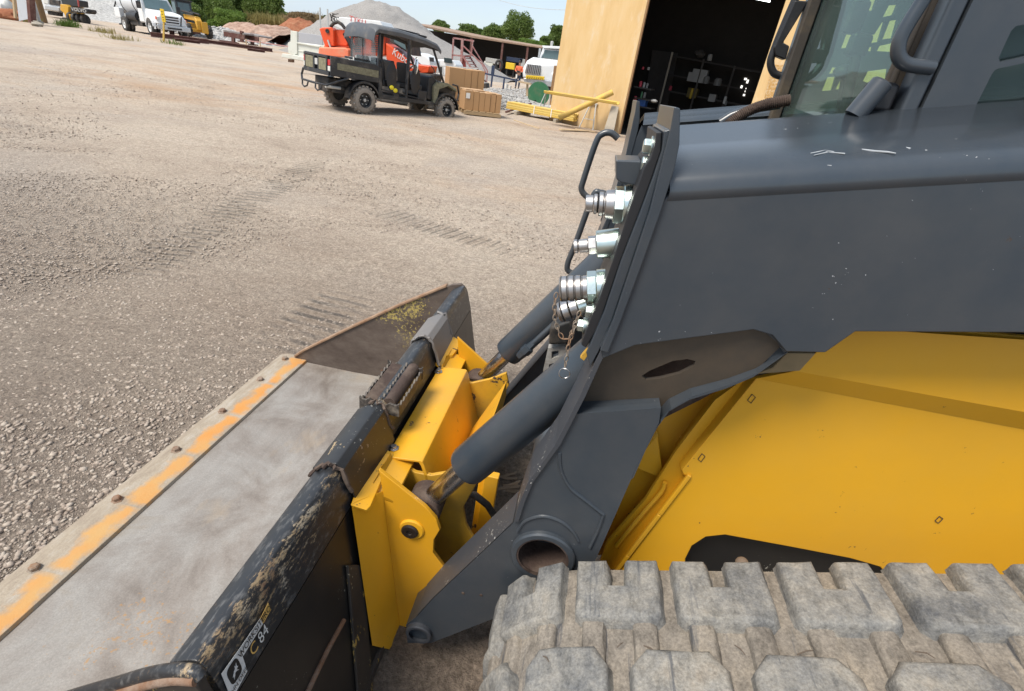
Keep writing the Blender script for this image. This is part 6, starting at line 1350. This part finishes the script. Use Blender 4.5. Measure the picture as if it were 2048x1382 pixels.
for i in range(3): pw(MB().bar(G(436+3*i, 79.5+1.2*i, .1), G(470+4*i, 84+1.4*i, .1), .3, .08), 'bar', 'galv' if i == 0 else 'oxide_steel', o, .005)
# ---------------------------------------------------------------- heaps of stone and soil
def mound(name, label, peak, R, h, mat, seed, cat='heap', skew=(0, 0), flat=.12, rough=.06, n=56, ell=1.0):
    mb = MB(); 
    for j in range(n+1):
        for i in range(n+1):
            x = (i/n*2-1); y = (j/n*2-1); r = math.sqrt(x*x+y*y)
            p = V((x*R*3, y*R*3, seed))
            q = max(0, 1-math.sqrt(r*r+flat*flat)+flat*.5)
            z = h*q*1.0+h*rough*(mnoise.fractal(p*.35, .8, 2.1, 5))*min(1, q*4)+.0
            mb.v.append((peak.x+x*R+skew[0]*q, peak.y+y*R*ell+skew[1]*q, z-.05))
    for j in range(n):
        for i in range(n): mb.f.append((j*(n+1)+i, j*(n+1)+i+1, (j+1)*(n+1)+i+1, (j+1)*(n+1)+i))
    o = mb.build(name, M[mat], ang=180, clean=False); lab(o, label, cat); return o
pkY = 62; pp0 = W.Y(748, 5, pkY); mound('gravel_heap', 'tall smooth grey gravel heap behind the white box and red excavator', V((pp0.x+.7, pkY, 0)), 9.3, pp0.z*1.30, 'pile', 2, flat=.40, rough=.035)
p2y = 51; pp1 = W.Y(805, 45, p2y); mound('gravel_heap', 'long pale grey gravel heap sloping down behind the red stairs', V((pp1.x, p2y+1, 0)), 10.4, pp1.z*1.06, 'pile', 5, flat=.12, rough=.03)
p3 = W.Y(668, 78, 36); mound('gravel_heap', 'low grey gravel heap just behind the white trailer', V((p3.x, 38, 0)), 3.6, 1.9, 'pile', 8, flat=.15, rough=.05)
p4 = W.Y(178, -40, 56); mound('stone_heap', 'pale broken stone heap behind the tyre roller', V((p4.x-1, 56, 0)), 9.5, p4.z, 'rubble', 11, flat=.1, rough=.07)
p5 = W.Y(425, 52, 52); mound('stone_heap', 'heap of pale broken stone to the right of the grader', V((p5.x+1.0, 52, 0)), 5.2, p5.z*1.0, 'rubble', 14, flat=.1, rough=.10)
def bank(name, label, px, Yd, depth, mat, seed, cat='bank', rough=.3):
    tops = [W.Y(x, y, Yd) for x, y in px]; mb = MB(); n = 70; mrows = 14
    for j in range(mrows+1):
        f = j/mrows
        for i in range(n+1):
            u_ = i/n*(len(tops)-1); k = min(int(u_), len(tops)-2); t = tops[k]+(tops[k+1]-tops[k])*(u_-k)
            prof = math.sin(min(1, f*1.8)*math.pi/2) if f < .8 else (1-f)/.2
            nz = mnoise.fractal(V((t.x*.7, f*6, seed)), .9, 2, 5)
            mb.v.append((t.x+nz*.2, Yd-depth*(1-f*1.2), max(-.1, t.z*prof+rough*nz*min(1, prof*2))))
    for j in range(mrows):
        for i in range(n): mb.f.append((j*(n+1)+i, j*(n+1)+i+1, (j+1)*(n+1)+i+1, (j+1)*(n+1)+i))
    o = mb.build(name, M[mat], ang=180, clean=False); return lab(o, label, cat)
bank('rubble_bank', 'pinkish broken rock bank below the dry grass, beyond the steel tables', [(480, 70), (500, 50), (530, 53), (560, 55), (585, 62), (600, 74)], 58, 7, 'berm', 3)
bank('dirt_bank', 'red-brown dirt bank below the brush left of the tall gravel heap', [(570, 66), (588, 50), (602, 40), (620, 43), (636, 50), (650, 60)], 64, 6, 'reddirt', 6)
def g_bits(rs, n):
    y = 17.5+14*rs.rand(n)**1.2; c = W.R @ V((0, 0, 1)); px = 985+rs.randn(n)*30; 
    out = [G(a, b) for a, b in zip(930+150*rs.rand(n), 178+42*rs.rand(n))]
    return np.array([(p.x, p.y, .03+.35*math.exp(-((p.x+4.2)/1.6)**2-((p.y-24)/4)**2)*rs.rand()) for p in out])
o = stones('crushed_stone', 9000, g_bits, .025, .075, M['rubble_stone'], 21); o['kind'] = 'stuff'
gm = mound('stone_heap', 'low spread of crushed grey stone between the boxes and the green disc', V((-3.9, 24.5, 0)), 3.2, .42, 'rubble', 17, flat=.3, rough=.2)
def g_rock(c, R, h):
    def f(rs, n):
        a = rs.rand(n)*6.283; r = rs.rand(n)**.6; return np.array([(c.x+R*q*math.cos(b), c.y+R*q*math.sin(b), max(0, h*(1-q)*.98)) for q, b in zip(r, a)])
    return f
o = stones('loose_rocks', 1500, g_rock(V((p5.x+1.0, 52, 0)), 5.0, p5.z*.95), .10, .32, M['rubble_stone'], 31); o['kind'] = 'stuff'
o = stones('loose_stones', 2200, g_rock(V((p4.x-1, 56, 0)), 8.6, p4.z*.93), .09, .26, M['rubble_stone'], 33); o['kind'] = 'stuff'
# ---------------------------------------------------------------- long open shed, stairs, railing
HY = 66.0
ls_ = thingW('open_shed', 'long open shed with a rusty flat roof behind the red stairs', 'shed', G(1000, 150))
def ph(mb, name, mat, bevel=.0, **k): return pw(mb, name, mat, ls_, bevel, **k)
ra, rb = W.Y(806, 46, HY), W.Y(1082, 98, HY); 
ph(MB().prism([W.Y(806, 46, HY), W.Y(946, 76, HY), W.Y(1084, 97, HY), W.Y(1084, 94, HY), W.Y(945, 71, HY), W.Y(820, 45, HY)], (0, 9, .4)), 'roof', 'roof_rust', .03)
ph(MB().prism([W.Y(946, 78, HY), W.Y(1084, 97, HY), W.Y(1084, 134, HY), W.Y(946, 116, HY)], (0, .1, 0)) if False else MB().prism([V((ra.x, HY+8.5, 0)), V((rb.x+2, HY+8.5, 0)), V((rb.x+2, HY+8.5, 3.6)), V((ra.x, HY+8.5, 3.8))], (0, .1, 0)), 'back_wall', 'shed_dark')
for x, y0, y1 in ((1001, 84, 150), (940, 72, 140), (1050, 92, 158)): b = W.Y(x-3, y1, HY-.2); ph(MB().bar(V((b.x, HY+.2, 0)), V((b.x, HY+.2, W.Y(x, y0, HY).z)), .22, .2), 'post', 'oxide_steel')
for i, (x, y, w_, h_, mt, lb, ct) in enumerate(((1021, 132, 17, 11, 'sign_yellow', 'bright yellow machine panel under the open shed roof', 'machine'), (998, 130, 9, 16, 'dark_metal', 'dark wheel standing at the shed post', 'wheel'), (985, 122, 26, 9, 'galv', 'grey clutter on a bench under the open shed', 'clutter'), (1030, 120, 34, 8, 'navy', 'dark blue machinery under the open shed', 'machinery'), (1046, 126, 14, 14, 'galv', 'pale grey crate at the right of the open shed', 'crate'), (978, 128, 18, 8, 'cream_paint', 'pale pallet rack at the left under the open shed', 'rack'))):
    c = W.Y(x, y, HY-1 if i < 2 else HY+1); s = (W.Y(x+1, y, HY)-W.Y(x, y, HY)).length; o = thingW({'machine': 'shed_machine', 'wheel': 'spare_wheel'}.get(ct, ct), lb, ct, V((c.x, c.y, 0)))
    if ct == 'wheel': pw(MB().tube([c+V((.38*math.cos(t), 0, .48*math.sin(t))) for t in np.linspace(0, 6.28, 22)[:-1]], .14, 8, closed=True), 'tyre', mt, o)
    else: pw(MB().box(c, (w_*s, .8, h_*s)), 'body', mt, o, .05); [pw(MB().bar(V((c.x+q*w_*s*.4, c.y, 0)), c+V((q*w_*s*.4, 0, 0)), .12, .12), 'leg', 'dark_metal', o) for q in (-1, 1)]
TY2 = 40.0
sv = thingW('stair_tower', 'faded red steel access stairs with a landing behind the brown boxes', 'stairs', G(960, 165))
def ps_(mb, name, mat, bevel=.0, **k): return pw(mb, name, mat, sv, bevel, **k)
def ln(pts, r, Yd, name, mat='red_faded'):
    q_ = WY(pts, Yd); m = MB()
    for a, b in zip(q_, q_[1:]): m.bar(a, b, r, r)
    return ps_(m, name, mat)
ln([(907, 76), (905, 110), (902, 150)], .10, TY2, 'post'); ln([(925, 78), (923, 120), (919, 155)], .16, TY2-.4, 'post'); ln([(946, 80), (942, 112)], .08, TY2+.6, 'post')
ln([(907, 76), (948, 82)], .10, TY2, 'rail'); ln([(905, 110), (925, 112), (942, 112)], .10, TY2, 'landing_edge'); ps_(MB().prism([W.Y(905, 110, TY2), W.Y(942, 113, TY2), W.Y(942, 113, TY2+1.2), W.Y(905, 110, TY2+1.2)], (0, 0, -.06)), 'landing', 'red_faded')
ln([(927, 92), (964, 128), (974, 152)], .08, TY2-.5, 'handrail'); ln([(945, 92), (975, 142), (973, 168)], .07, TY2+.5, 'handrail'); ln([(925, 112), (968, 170)], .10, TY2-.5, 'stringer'); ln([(940, 114), (974, 168)], .10, TY2+.5, 'stringer')
for i in range(9):
    f = (i+.5)/9; a = W.Y(925+43*f, 113+56*f, TY2-.5); b = W.Y(940+34*f, 114+54*f, TY2+.5); ps_(MB().bar(a, b, .26, .04), 'tread', 'red_faded' if i < 5 else 'galv')
ps_(MB().prism(WY([(926, 113), (930, 113), (932, 140), (922, 145)], TY2-.3), (0, .1, 0)), 'side_sheet', 'red_paint')
o = thingW('step_box', 'small dark step box at the foot of the red stairs', 'box', G(970, 172)); pw(MB().prism(WY([(964, 167), (975, 166), (976, 176), (965, 177)], 29), (0, .5, 0)), 'box', 'chassis', o, .02)
rlg = thingW('pipe_railing', 'dark blue pipe railing running from the stairs towards the green disc', 'railing', G(985, 175))
for a, b, r in (((960, 145), (1036, 161), .09), ((1036, 161), (1045, 164), .07)): q_ = WY([a, b], 36); pw(MB().bar(q_[0], q_[1], r, r), 'rail', 'navy', rlg)
for x, y0, y1 in ((984, 150, 174), (1008, 155, 179)): q_ = WY([(x+1, y0), (x-2, y1)], 36); pw(MB().bar(q_[0], q_[1], .10, .10), 'post', 'navy', rlg)
o = thingW('timber_bench', 'pale timber bench top on a post left of the green disc', 'bench', G(1055, 196)); q_ = WY([(1038, 163), (1062, 168)], 24.5); pw(MB().bar(q_[0], q_[1], .3, .06), 'top', 'pale_wood', o); q_ = WY([(1055, 167), (1054, 192)], 24.5); pw(MB().bar(q_[0], q_[1], .09, .09), 'leg', 'pale_wood', o)
o = thingW('bollard', 'dark blue upright post in front of the gravel heap right of the stairs', 'post', G(986, 152)); q_ = WY([(987, 131), (985, 150)], 30); pw(MB().bar(q_[0], q_[1], .16, .16), 'post', 'navy', o, .01)
cg = thingW('wire_cage', 'wire mesh cage of white bottles behind the brown boxes', 'cage', G(945, 178)); 
for i in range(7): q_ = WY([(931+5*i, 143+i), (930+5*i, 182+i*.8)], 22); pw(MB().bar(q_[0], q_[1], .02, .02), 'wire', 'galv', cg)
for i in range(6): q_ = WY([(930, 146+7*i), (962, 151+7*i)], 22); pw(MB().bar(q_[0], q_[1], .02, .02), 'wire', 'galv', cg)
for i in range(9): pw(MB().lathe(W.Y(934+(i % 3)*9, 153+(i//3)*9, 22.4), (0, 0, 1), [(0, .08), (.14, .08), (.2, .03)], 10), 'bottle', 'paper', cg)
fr_ = thingW('fence_rail', 'grey pipe fence seen through the vehicle, before the red stairs', 'fence', G(900, 160)); q_ = WY([(864, 131), (957, 137)], 26); pw(MB().bar(q_[0], q_[1], .05, .05), 'rail', 'galv', fr_)
for i in range(8): q_ = WY([(866+10*i, 131+i*.6), (865+10*i, 150+i)], 26); pw(MB().bar(q_[0], q_[1], .04, .04), 'bar', 'galv', fr_)
for i, (x, y, w_, h_, lb) in enumerate(((1013, 172, 8, 7, 'white bucket on the ground by the blue railing'), (1020, 175, 6, 6, 'small white bucket next to the railing post'))):
    c = W.Y(x, y, 29); s = (W.Y(x+1, y, 29)-c).length; o = thingW('bucket', lb, 'bucket', c); pw(MB().lathe(c-V((0, 0, h_*s/2)), (0, 0, 1), [(0, w_*s*.4), (h_*s, w_*s*.5), (h_*s, w_*s*.44), (.02, w_*s*.36)], 16), 'pail', 'paper', o)
# ---------------------------------------------------------------- white highway truck at the workshop corner
HYT = 43.0
ht = thingW('highway_truck', 'white long-nosed truck with a tall chrome grille, half hidden by the workshop', 'truck', G(1075, 180))
def pt2(mb, name, mat, bevel=.0, **k): return pw(mb, name, mat, ht, bevel, **k)
pt2(MB().loft([[W.Y(x, y, yy) for x, y in pts] for yy, pts in ((HYT, [(1054, 126), (1085, 131), (1090, 152), (1090, 160), (1050, 154), (1048, 142)]), (HYT+.5, [(1055, 120), (1112, 130), (1118, 150), (1118, 165), (1046, 155), (1045, 138)]), (HYT+2.2, [(1066, 114), (1118, 120), (1126, 150), (1126, 165), (1048, 152), (1050, 132)]))]), 'hood', 'white_paint', .08, seg=3, ang=50)
pt2(MB().prism(WY([(1054, 128), (1082, 131), (1080, 150), (1050, 146)], HYT-.06), (0, .08, 0)), 'grille', 'chassis', .02)
for i in range(8): q_ = WY([(1056+3.5*i, 128+.5*i), (1052.5+3.5*i, 147+.5*i)], HYT-.12); pt2(MB().bar(q_[0], q_[1], .055, .05), 'grille_bar', 'chrome_trim')
pt2(MB().prism(WY([(1052, 150), (1089, 153), (1088, 160), (1051, 157)], HYT-.35), (0, .15, 0)), 'bumper_sign', 'sign_yellow', .02); 
pt2(MB().prism(WY([(1047, 156), (1118, 163), (1118, 176), (1048, 166)], HYT-.2), (0, .4, 0)), 'bumper', 'chrome_trim', .05)
for i in range(9): q_ = WY([(1054+3.7*i, 153.2+.3*i), (1055.5+3.7*i, 157+.3*i)], HYT-.37); pt2(MB().bar(q_[0], q_[1], .05, .03), 'sign_mark', 'black_ink')
pt2(MB().loft([[W.Y(x, y, yy) for x, y in pts] for yy, pts in ((HYT+2.2, [(1088, 98), (1122, 100), (1124, 124), (1080, 120)]), (HYT+2.9, [(1087, 92), (1124, 94), (1128, 122), (1078, 118)]), (HYT+5, [(1087, 92), (1124, 94), (1128, 150), (1078, 150)]))]), 'cab', 'white_paint', .08, seg=3)
pt2(MB().prism(WY([(1090, 100), (1122, 102), (1123, 119), (1083, 115)], HYT+2.1), (0, .06, 0)), 'windscreen', 'cglass', .02); pt2(MB().box(W.Y(1079, 106, HYT+2.0), (.16, .2, .62)), 'mirror', 'chrome_trim', .03)
pt2(MB().prism(WY([(1084, 91), (1124, 93), (1124, 98), (1086, 96)], HYT+1.9), (0, .6, 0)), 'sun_visor', 'white_paint', .03); pt2(MB().lathe(W.Y(1103, 92, HYT+3), (0, 0, 1), [(0, .10), (.3, .12), (.34, .06)], 12), 'roof_beacon', 'galv')
pt2(MB().ball(W.Y(1108, 150, HYT+.5), (.35, .3, .3), 12, 8), 'headlight_bulge', 'white_paint'); pt2(MB().lathe(W.Y(1108, 168, HYT+.7), (-.2, -1, 0), [(0, .5), (.3, .5), (.3, .3), (.2, .28), (.2, .001)], 22), 'wheel', 'tyre_dark')
# ---------------------------------------------------------------- the worker
pg0 = G(1034, 177); pY = pg0.y
per = empty('person', 'person in an orange shirt and dark jeans standing by the white truck, hands held together', 'person', pg0, 0)
def skin(name, mat, joints, links, par, lvl=1):
    me = bpy.data.meshes.new(name); me.from_pydata([j[:3] for j in joints], links, []); o = bpy.data.objects.new(name, me); COL.objects.link(o); o.parent = par
    mo = o.modifiers.new('skin', 'SKIN'); 
    for i, v in enumerate(me.skin_vertices[0].data): v.radius = (joints[i][3], joints[i][4] if len(joints[i]) > 4 else joints[i][3]); v.use_root = (i == 0)
    s = o.modifiers.new('sub', 'SUBSURF'); s.levels = lvl; s.render_levels = lvl; me.materials.append(M[mat]); return o
J = [(0, 0, .95, .13, .10), (0, 0, 1.15, .12, .09), (0, 0, 1.36, .15, .10), (0, 0, 1.48, .055), (0, -.02, 1.60, .085, .10), (0, -.02, 1.72, .07, .085),
     (-.19, 0, 1.40, .055), (-.26, -.02, 1.14, .045), (-.12, -.24, 1.06, .038), (-.04, -.30, 1.07, .035), (.19, 0, 1.40, .055), (.26, -.02, 1.14, .045), (.12, -.24, 1.06, .038), (.04, -.30, 1.07, .035),
     (-.09, 0, .86, .09), (-.11, -.02, .48, .06), (-.12, .0, .09, .045), (-.13, -.14, .04, .04), (.09, 0, .86, .09), (.12, -.04, .48, .06), (.10, .04, .09, .045), (.12, -.10, .04, .04)]
Lk = [(0, 1), (1, 2), (2, 3), (3, 4), (4, 5), (2, 6), (6, 7), (7, 8), (8, 9), (2, 10), (10, 11), (11, 12), (12, 13), (0, 14), (14, 15), (15, 16), (16, 17), (0, 18), (18, 19), (19, 20), (20, 21)]
body = skin('body', 'skin', J, Lk, per)
sh_ = [(0, 0, .93, .145, .115), (0, 0, 1.15, .14, .11), (0, 0, 1.36, .165, .115), (0, 0, 1.44, .09), (-.19, 0, 1.41, .075), (-.255, -.02, 1.16, .068), (-.19, -.13, 1.10, .058), (.19, 0, 1.41, .075), (.255, -.02, 1.16, .068), (.19, -.13, 1.10, .058)]
skin('shirt', 'hivis', sh_, [(0, 1), (1, 2), (2, 3), (2, 4), (4, 5), (5, 6), (2, 7), (7, 8), (8, 9)], per)
tr_ = [(0, 0, .94, .135, .11), (-.09, 0, .84, .105), (-.11, -.02, .48, .078), (-.12, 0, .10, .066), (.09, 0, .84, .105), (.12, -.04, .48, .078), (.10, .04, .10, .066)]
skin('trousers', 'denim', tr_, [(0, 1), (1, 2), (2, 3), (0, 4), (4, 5), (5, 6)], per)
for x, y in ((-.13, -.06), (.11, -.03)): MB().ball((x, y, .05), (.055, .14, .06), 12, 8).build('boot', M['plastic'], per)
MB().ball((0, .0, 1.74), (.098, .115, .09), 14, 10).build('hair', M['darkhair'], per); MB().ball((0, -.115, 1.63), (.016, .022, .025), 8, 6).build('nose', M['skin'], per)
for x in (-.035, .035): MB().ball((x, -.098, 1.665), (.012, .008, .009), 8, 6).build('eye', M['darkhair'], per)
MB().box((.0, -.30, 1.10), (.20, .03, .14)).build('handset', M['plastic'], per, .01); MB().box((-.13, -.07, .78), (.12, .10, .28)).build('rag', M['paper'], per, .02)
# ---------------------------------------------------------------- trees, bushes, grass
def leaves(name, mat, blobs, n, size, par=None, seed=1, up=.0, thin=False):
    rs = np.random.RandomState(seed); vs = []; wts = np.array([b[3]*b[4]*b[5] for b in blobs]); wts = wts/wts.sum(); ids = rs.choice(len(blobs), n, p=wts); B = np.array(blobs)[ids]
    d = rs.randn(n, 3); d /= np.linalg.norm(d, axis=1)[:, None]; rr = (.45+.6*rs.rand(n)**.6)[:, None]
    c = B[:, :3]+d*B[:, 3:6]*rr; a = rs.randn(n, 3); a[:, 2] += up; a /= np.linalg.norm(a, axis=1)[:, None]; b = np.cross(a, rs.randn(n, 3)); b /= np.linalg.norm(b, axis=1)[:, None]
    s = (size*(.6+.8*rs.rand(n)))[:, None]; w_ = s*(.12 if thin else .55); s2 = s*(2.2 if thin else 1)
    P_ = np.stack([c-b*w_*.2-a*s2*.5, c+b*w_*.5, c+a*s2*.5, c-b*w_*.5], 1).reshape(-1, 3)
    me = bpy.data.meshes.new(name); me.vertices.add(4*n); me.vertices.foreach_set('co', P_.ravel()); me.loops.add(4*n); me.loops.foreach_set('vertex_index', np.arange(4*n)); me.polygons.add(n); me.polygons.foreach_set('loop_start', np.arange(0, 4*n, 4)); me.update(calc_edges=True)
    me.materials.append(M[mat]); o = bpy.data.objects.new(name, me); COL.objects.link(o)
    if par is not None: o.parent = par; o.location = -V(par['base'])
    return o
def tree(label, px, Yd, mat, cat='tree', name='tree', grp=None, n=2600, size=.42, trunk=True, seed=1, lumps=9):
    """px: (centre x, top y, bottom y, half width) in the photograph"""
    x, yt, yb, hw = px; t = W.Y(x, yt, Yd); b = W.Y(x, yb, Yd); k = (W.Y(x+1, yt, Yd)-t).length; R = hw*k; g = V((b.x, Yd, 0)); o = thingW(name, label, cat, g, grp)
    h = t.z-b.z; rs = random.Random(seed); bl = []
    for i in range(lumps):
        a = rs.random()*6.28; q_ = rs.random(); zz = b.z+h*(.14+.74*q_); wr_ = R*(1.0-.75*abs(q_-.4))*rs.random()**.5; bl.append((g.x+wr_*math.cos(a)*.8, Yd+wr_*math.sin(a)*.8, zz, R*rs.uniform(.20, .40), R*rs.uniform(.20, .40), h*rs.uniform(.09, .17)))
    bl.append((g.x, Yd, b.z+h*.5, R*.72, R*.72, h*.40)); bl.append((g.x, Yd, b.z+h*.42, R*.85, R*.85, h*.26))
    leaves('crown', mat, bl, int(n*1.5), size*.72, o, seed)
    if trunk:
        m = MB(); top = V((g.x, Yd, b.z+h*.5)); m.tube([g, (g+top)/2+V((rs.uniform(-.2, .2), 0, 0)), top], [R*.07+.08, R*.05+.06, .05], 8)
        for q_ in bl[:5]: m.tube([g+(top-g)*.55, V(q_[:3])], [R*.035+.03, .02], 6)
        pw(m, 'trunk', 'bark', o)
    return o
tl = [((350, -40, 50, 60), 74, 'leaf3', 'dark green tree behind the grader cab', 11), ((420, -55, 45, 55), 80, 'leaf', 'tall green tree right of the grader cab', 12), ((480, -50, 55, 55), 84, 'leaf3', 'dark broad tree above the steel tables', 13), ((530, -30, 52, 42), 82, 'leaf', 'green tree whose right edge meets the open sky', 14), ((385, 0, 52, 30), 70, 'leaf', 'lower green tree filling in behind the grader', 15),
      ((560, 14, 54, 24), 90, 'leaf', 'small green tree left of the dry brush', 16), ((445, -5, 58, 34), 76, 'leaf', 'mid green tree above the light bush', 17), ((270, -60, 20, 60), 90, 'leaf3', 'dark tree at the top behind the white tank', 18), ((205, -50, 0, 40), 92, 'leaf3', 'dark tree behind the stone heap at the top left', 19),
      ((1032, 16, 92, 40), 96, 'leaf', 'tall round green tree above the open shed roof', 20), ((985, 46, 88, 28), 100, 'leaf', 'green tree left of the tall round one', 21), ((935, 46, 82, 26), 104, 'leaf', 'low green tree above the shed roof, left of the pair', 22), ((1110, 48, 96, 20), 90, 'leaf', 'green tree right beside the workshop wall', 23), ((1092, 70, 98, 18), 88, 'leaf', 'small green tree above the white truck cab', 24), ((880, 40, 66, 22), 110, 'leaf', 'distant low tree right of the tall gravel heap', 25), ((650, 30, 60, 28), 100, 'leaf3', 'dark low tree behind the brush mound', 26), ((960, 58, 78, 16), 108, 'leaf3', 'small dark tree between the two shed-roof trees', 27)]
for px, Yd, mt, lb_, sd_ in tl: tree(lb_, px, Yd, mt, grp='trees beyond the yard', n=12000 if px[3] > 40 else 7000, size=.42 if px[3] > 40 else .38, seed=sd_, lumps=34 if px[3] > 40 else 24)
tree('wide low bright green hedge tree above the shed roof', (1060, 78, 98, 40), 84, 'leaf2', 'tree', 'tree', 'trees beyond the yard', 5000, .32, True, 41, 22)
tree('light green round bush between the grader and the steel tables', (468, 16, 62, 34), 60, 'leaf2', 'bush', 'bush', None, 9000, .22, True, 31, 26)
tree('small olive bush at the left foot of the light bush', (432, 36, 62, 18), 61, 'leaf2', 'bush', 'bush', None, 3000, .22, True, 32, 12)
tree('dry brown brush mound above the red dirt bank', (606, 22, 52, 32), 66, 'brush', 'brush', 'brush', None, 6000, .24, False, 33, 24)
def g_blades(px0, px1, Yd, n, h, mat, name, sd_):
    rs = np.random.RandomState(sd_); bl = []
    for i in range(24): f = rs.rand(); p = W.Y(px0[0]+(px1[0]-px0[0])*f, px0[1]+(px1[1]-px0[1])*f+3, Yd+rs.rand()*2); bl.append((p.x, p.y, p.z, .7, .5, h))
    o = leaves(name, mat, bl, n, .5, None, sd_, 3.0, True); o['kind'] = 'stuff'
g_blades((496, 42), (566, 46), 60, 1800, .7, 'drygrass', 'dry_grass', 3)
g_blades((560, 42), (640, 38), 68, 1200, .6, 'brush', 'dry_weeds', 4)
def tuft(px, r, h, n, label, mat='grass', sd_=1):
    c = G(*px); o = thingW('grass_tuft', label, 'grass tuft', c, 'grass tufts at the yard edge'); leaves('blades', mat, [(c.x+rnd(-r, r), c.y+rnd(-.6, .6), h*.35, r*.6, .5, h*.4) for i in range(6)], n, .22, o, sd_, 2.5, True)
tuft((146, 54), .7, .3, 420, 'bright grass tuft on the gravel right of the wooden pole', 'grass', 1); tuft((206, 65), .5, .16, 160, 'thin grass tuft between the pole and the tank truck', 'drygrass', 2); tuft((248, 80), .7, .10, 130, 'dry grass patch left of the marker post', 'drygrass', 3); tuft((36, 40), 1.2, .3, 320, 'grass tuft at the foot of the pale metal sheet', 'grass', 4); tuft((350, 88), .6, .08, 90, 'thin weeds at the foot of the marker post', 'grass', 5)
# thin masts and wires behind the trailer
for i, (x, y0, y1) in enumerate(((640, 15, 56), (655, 18, 50))):
    o = thingW('fence_mast', ['taller thin grey mast left of the gravel heap', 'shorter thin grey mast left of the gravel heap'][i], 'mast', W.Y(x, y1, 50)); q_ = WY([(x, y0), (x+1, y1+20)], 50); pw(MB().bar(q_[0], q_[1], .10, .10), 'mast', 'galv', o)
o = thingW('power_line', 'faint overhead wire crossing the sky left of the workshop', 'wire', W.Y(1060, 10, 60)); a, b = W.Y(980, -6, 60), W.Y(1140, 20, 50); pw(MB().tube([a+(b-a)*i/10-V((0, 0, .3*math.sin(math.pi*i/10))) for i in range(11)], .018, 5), 'wire', 'galv', o)
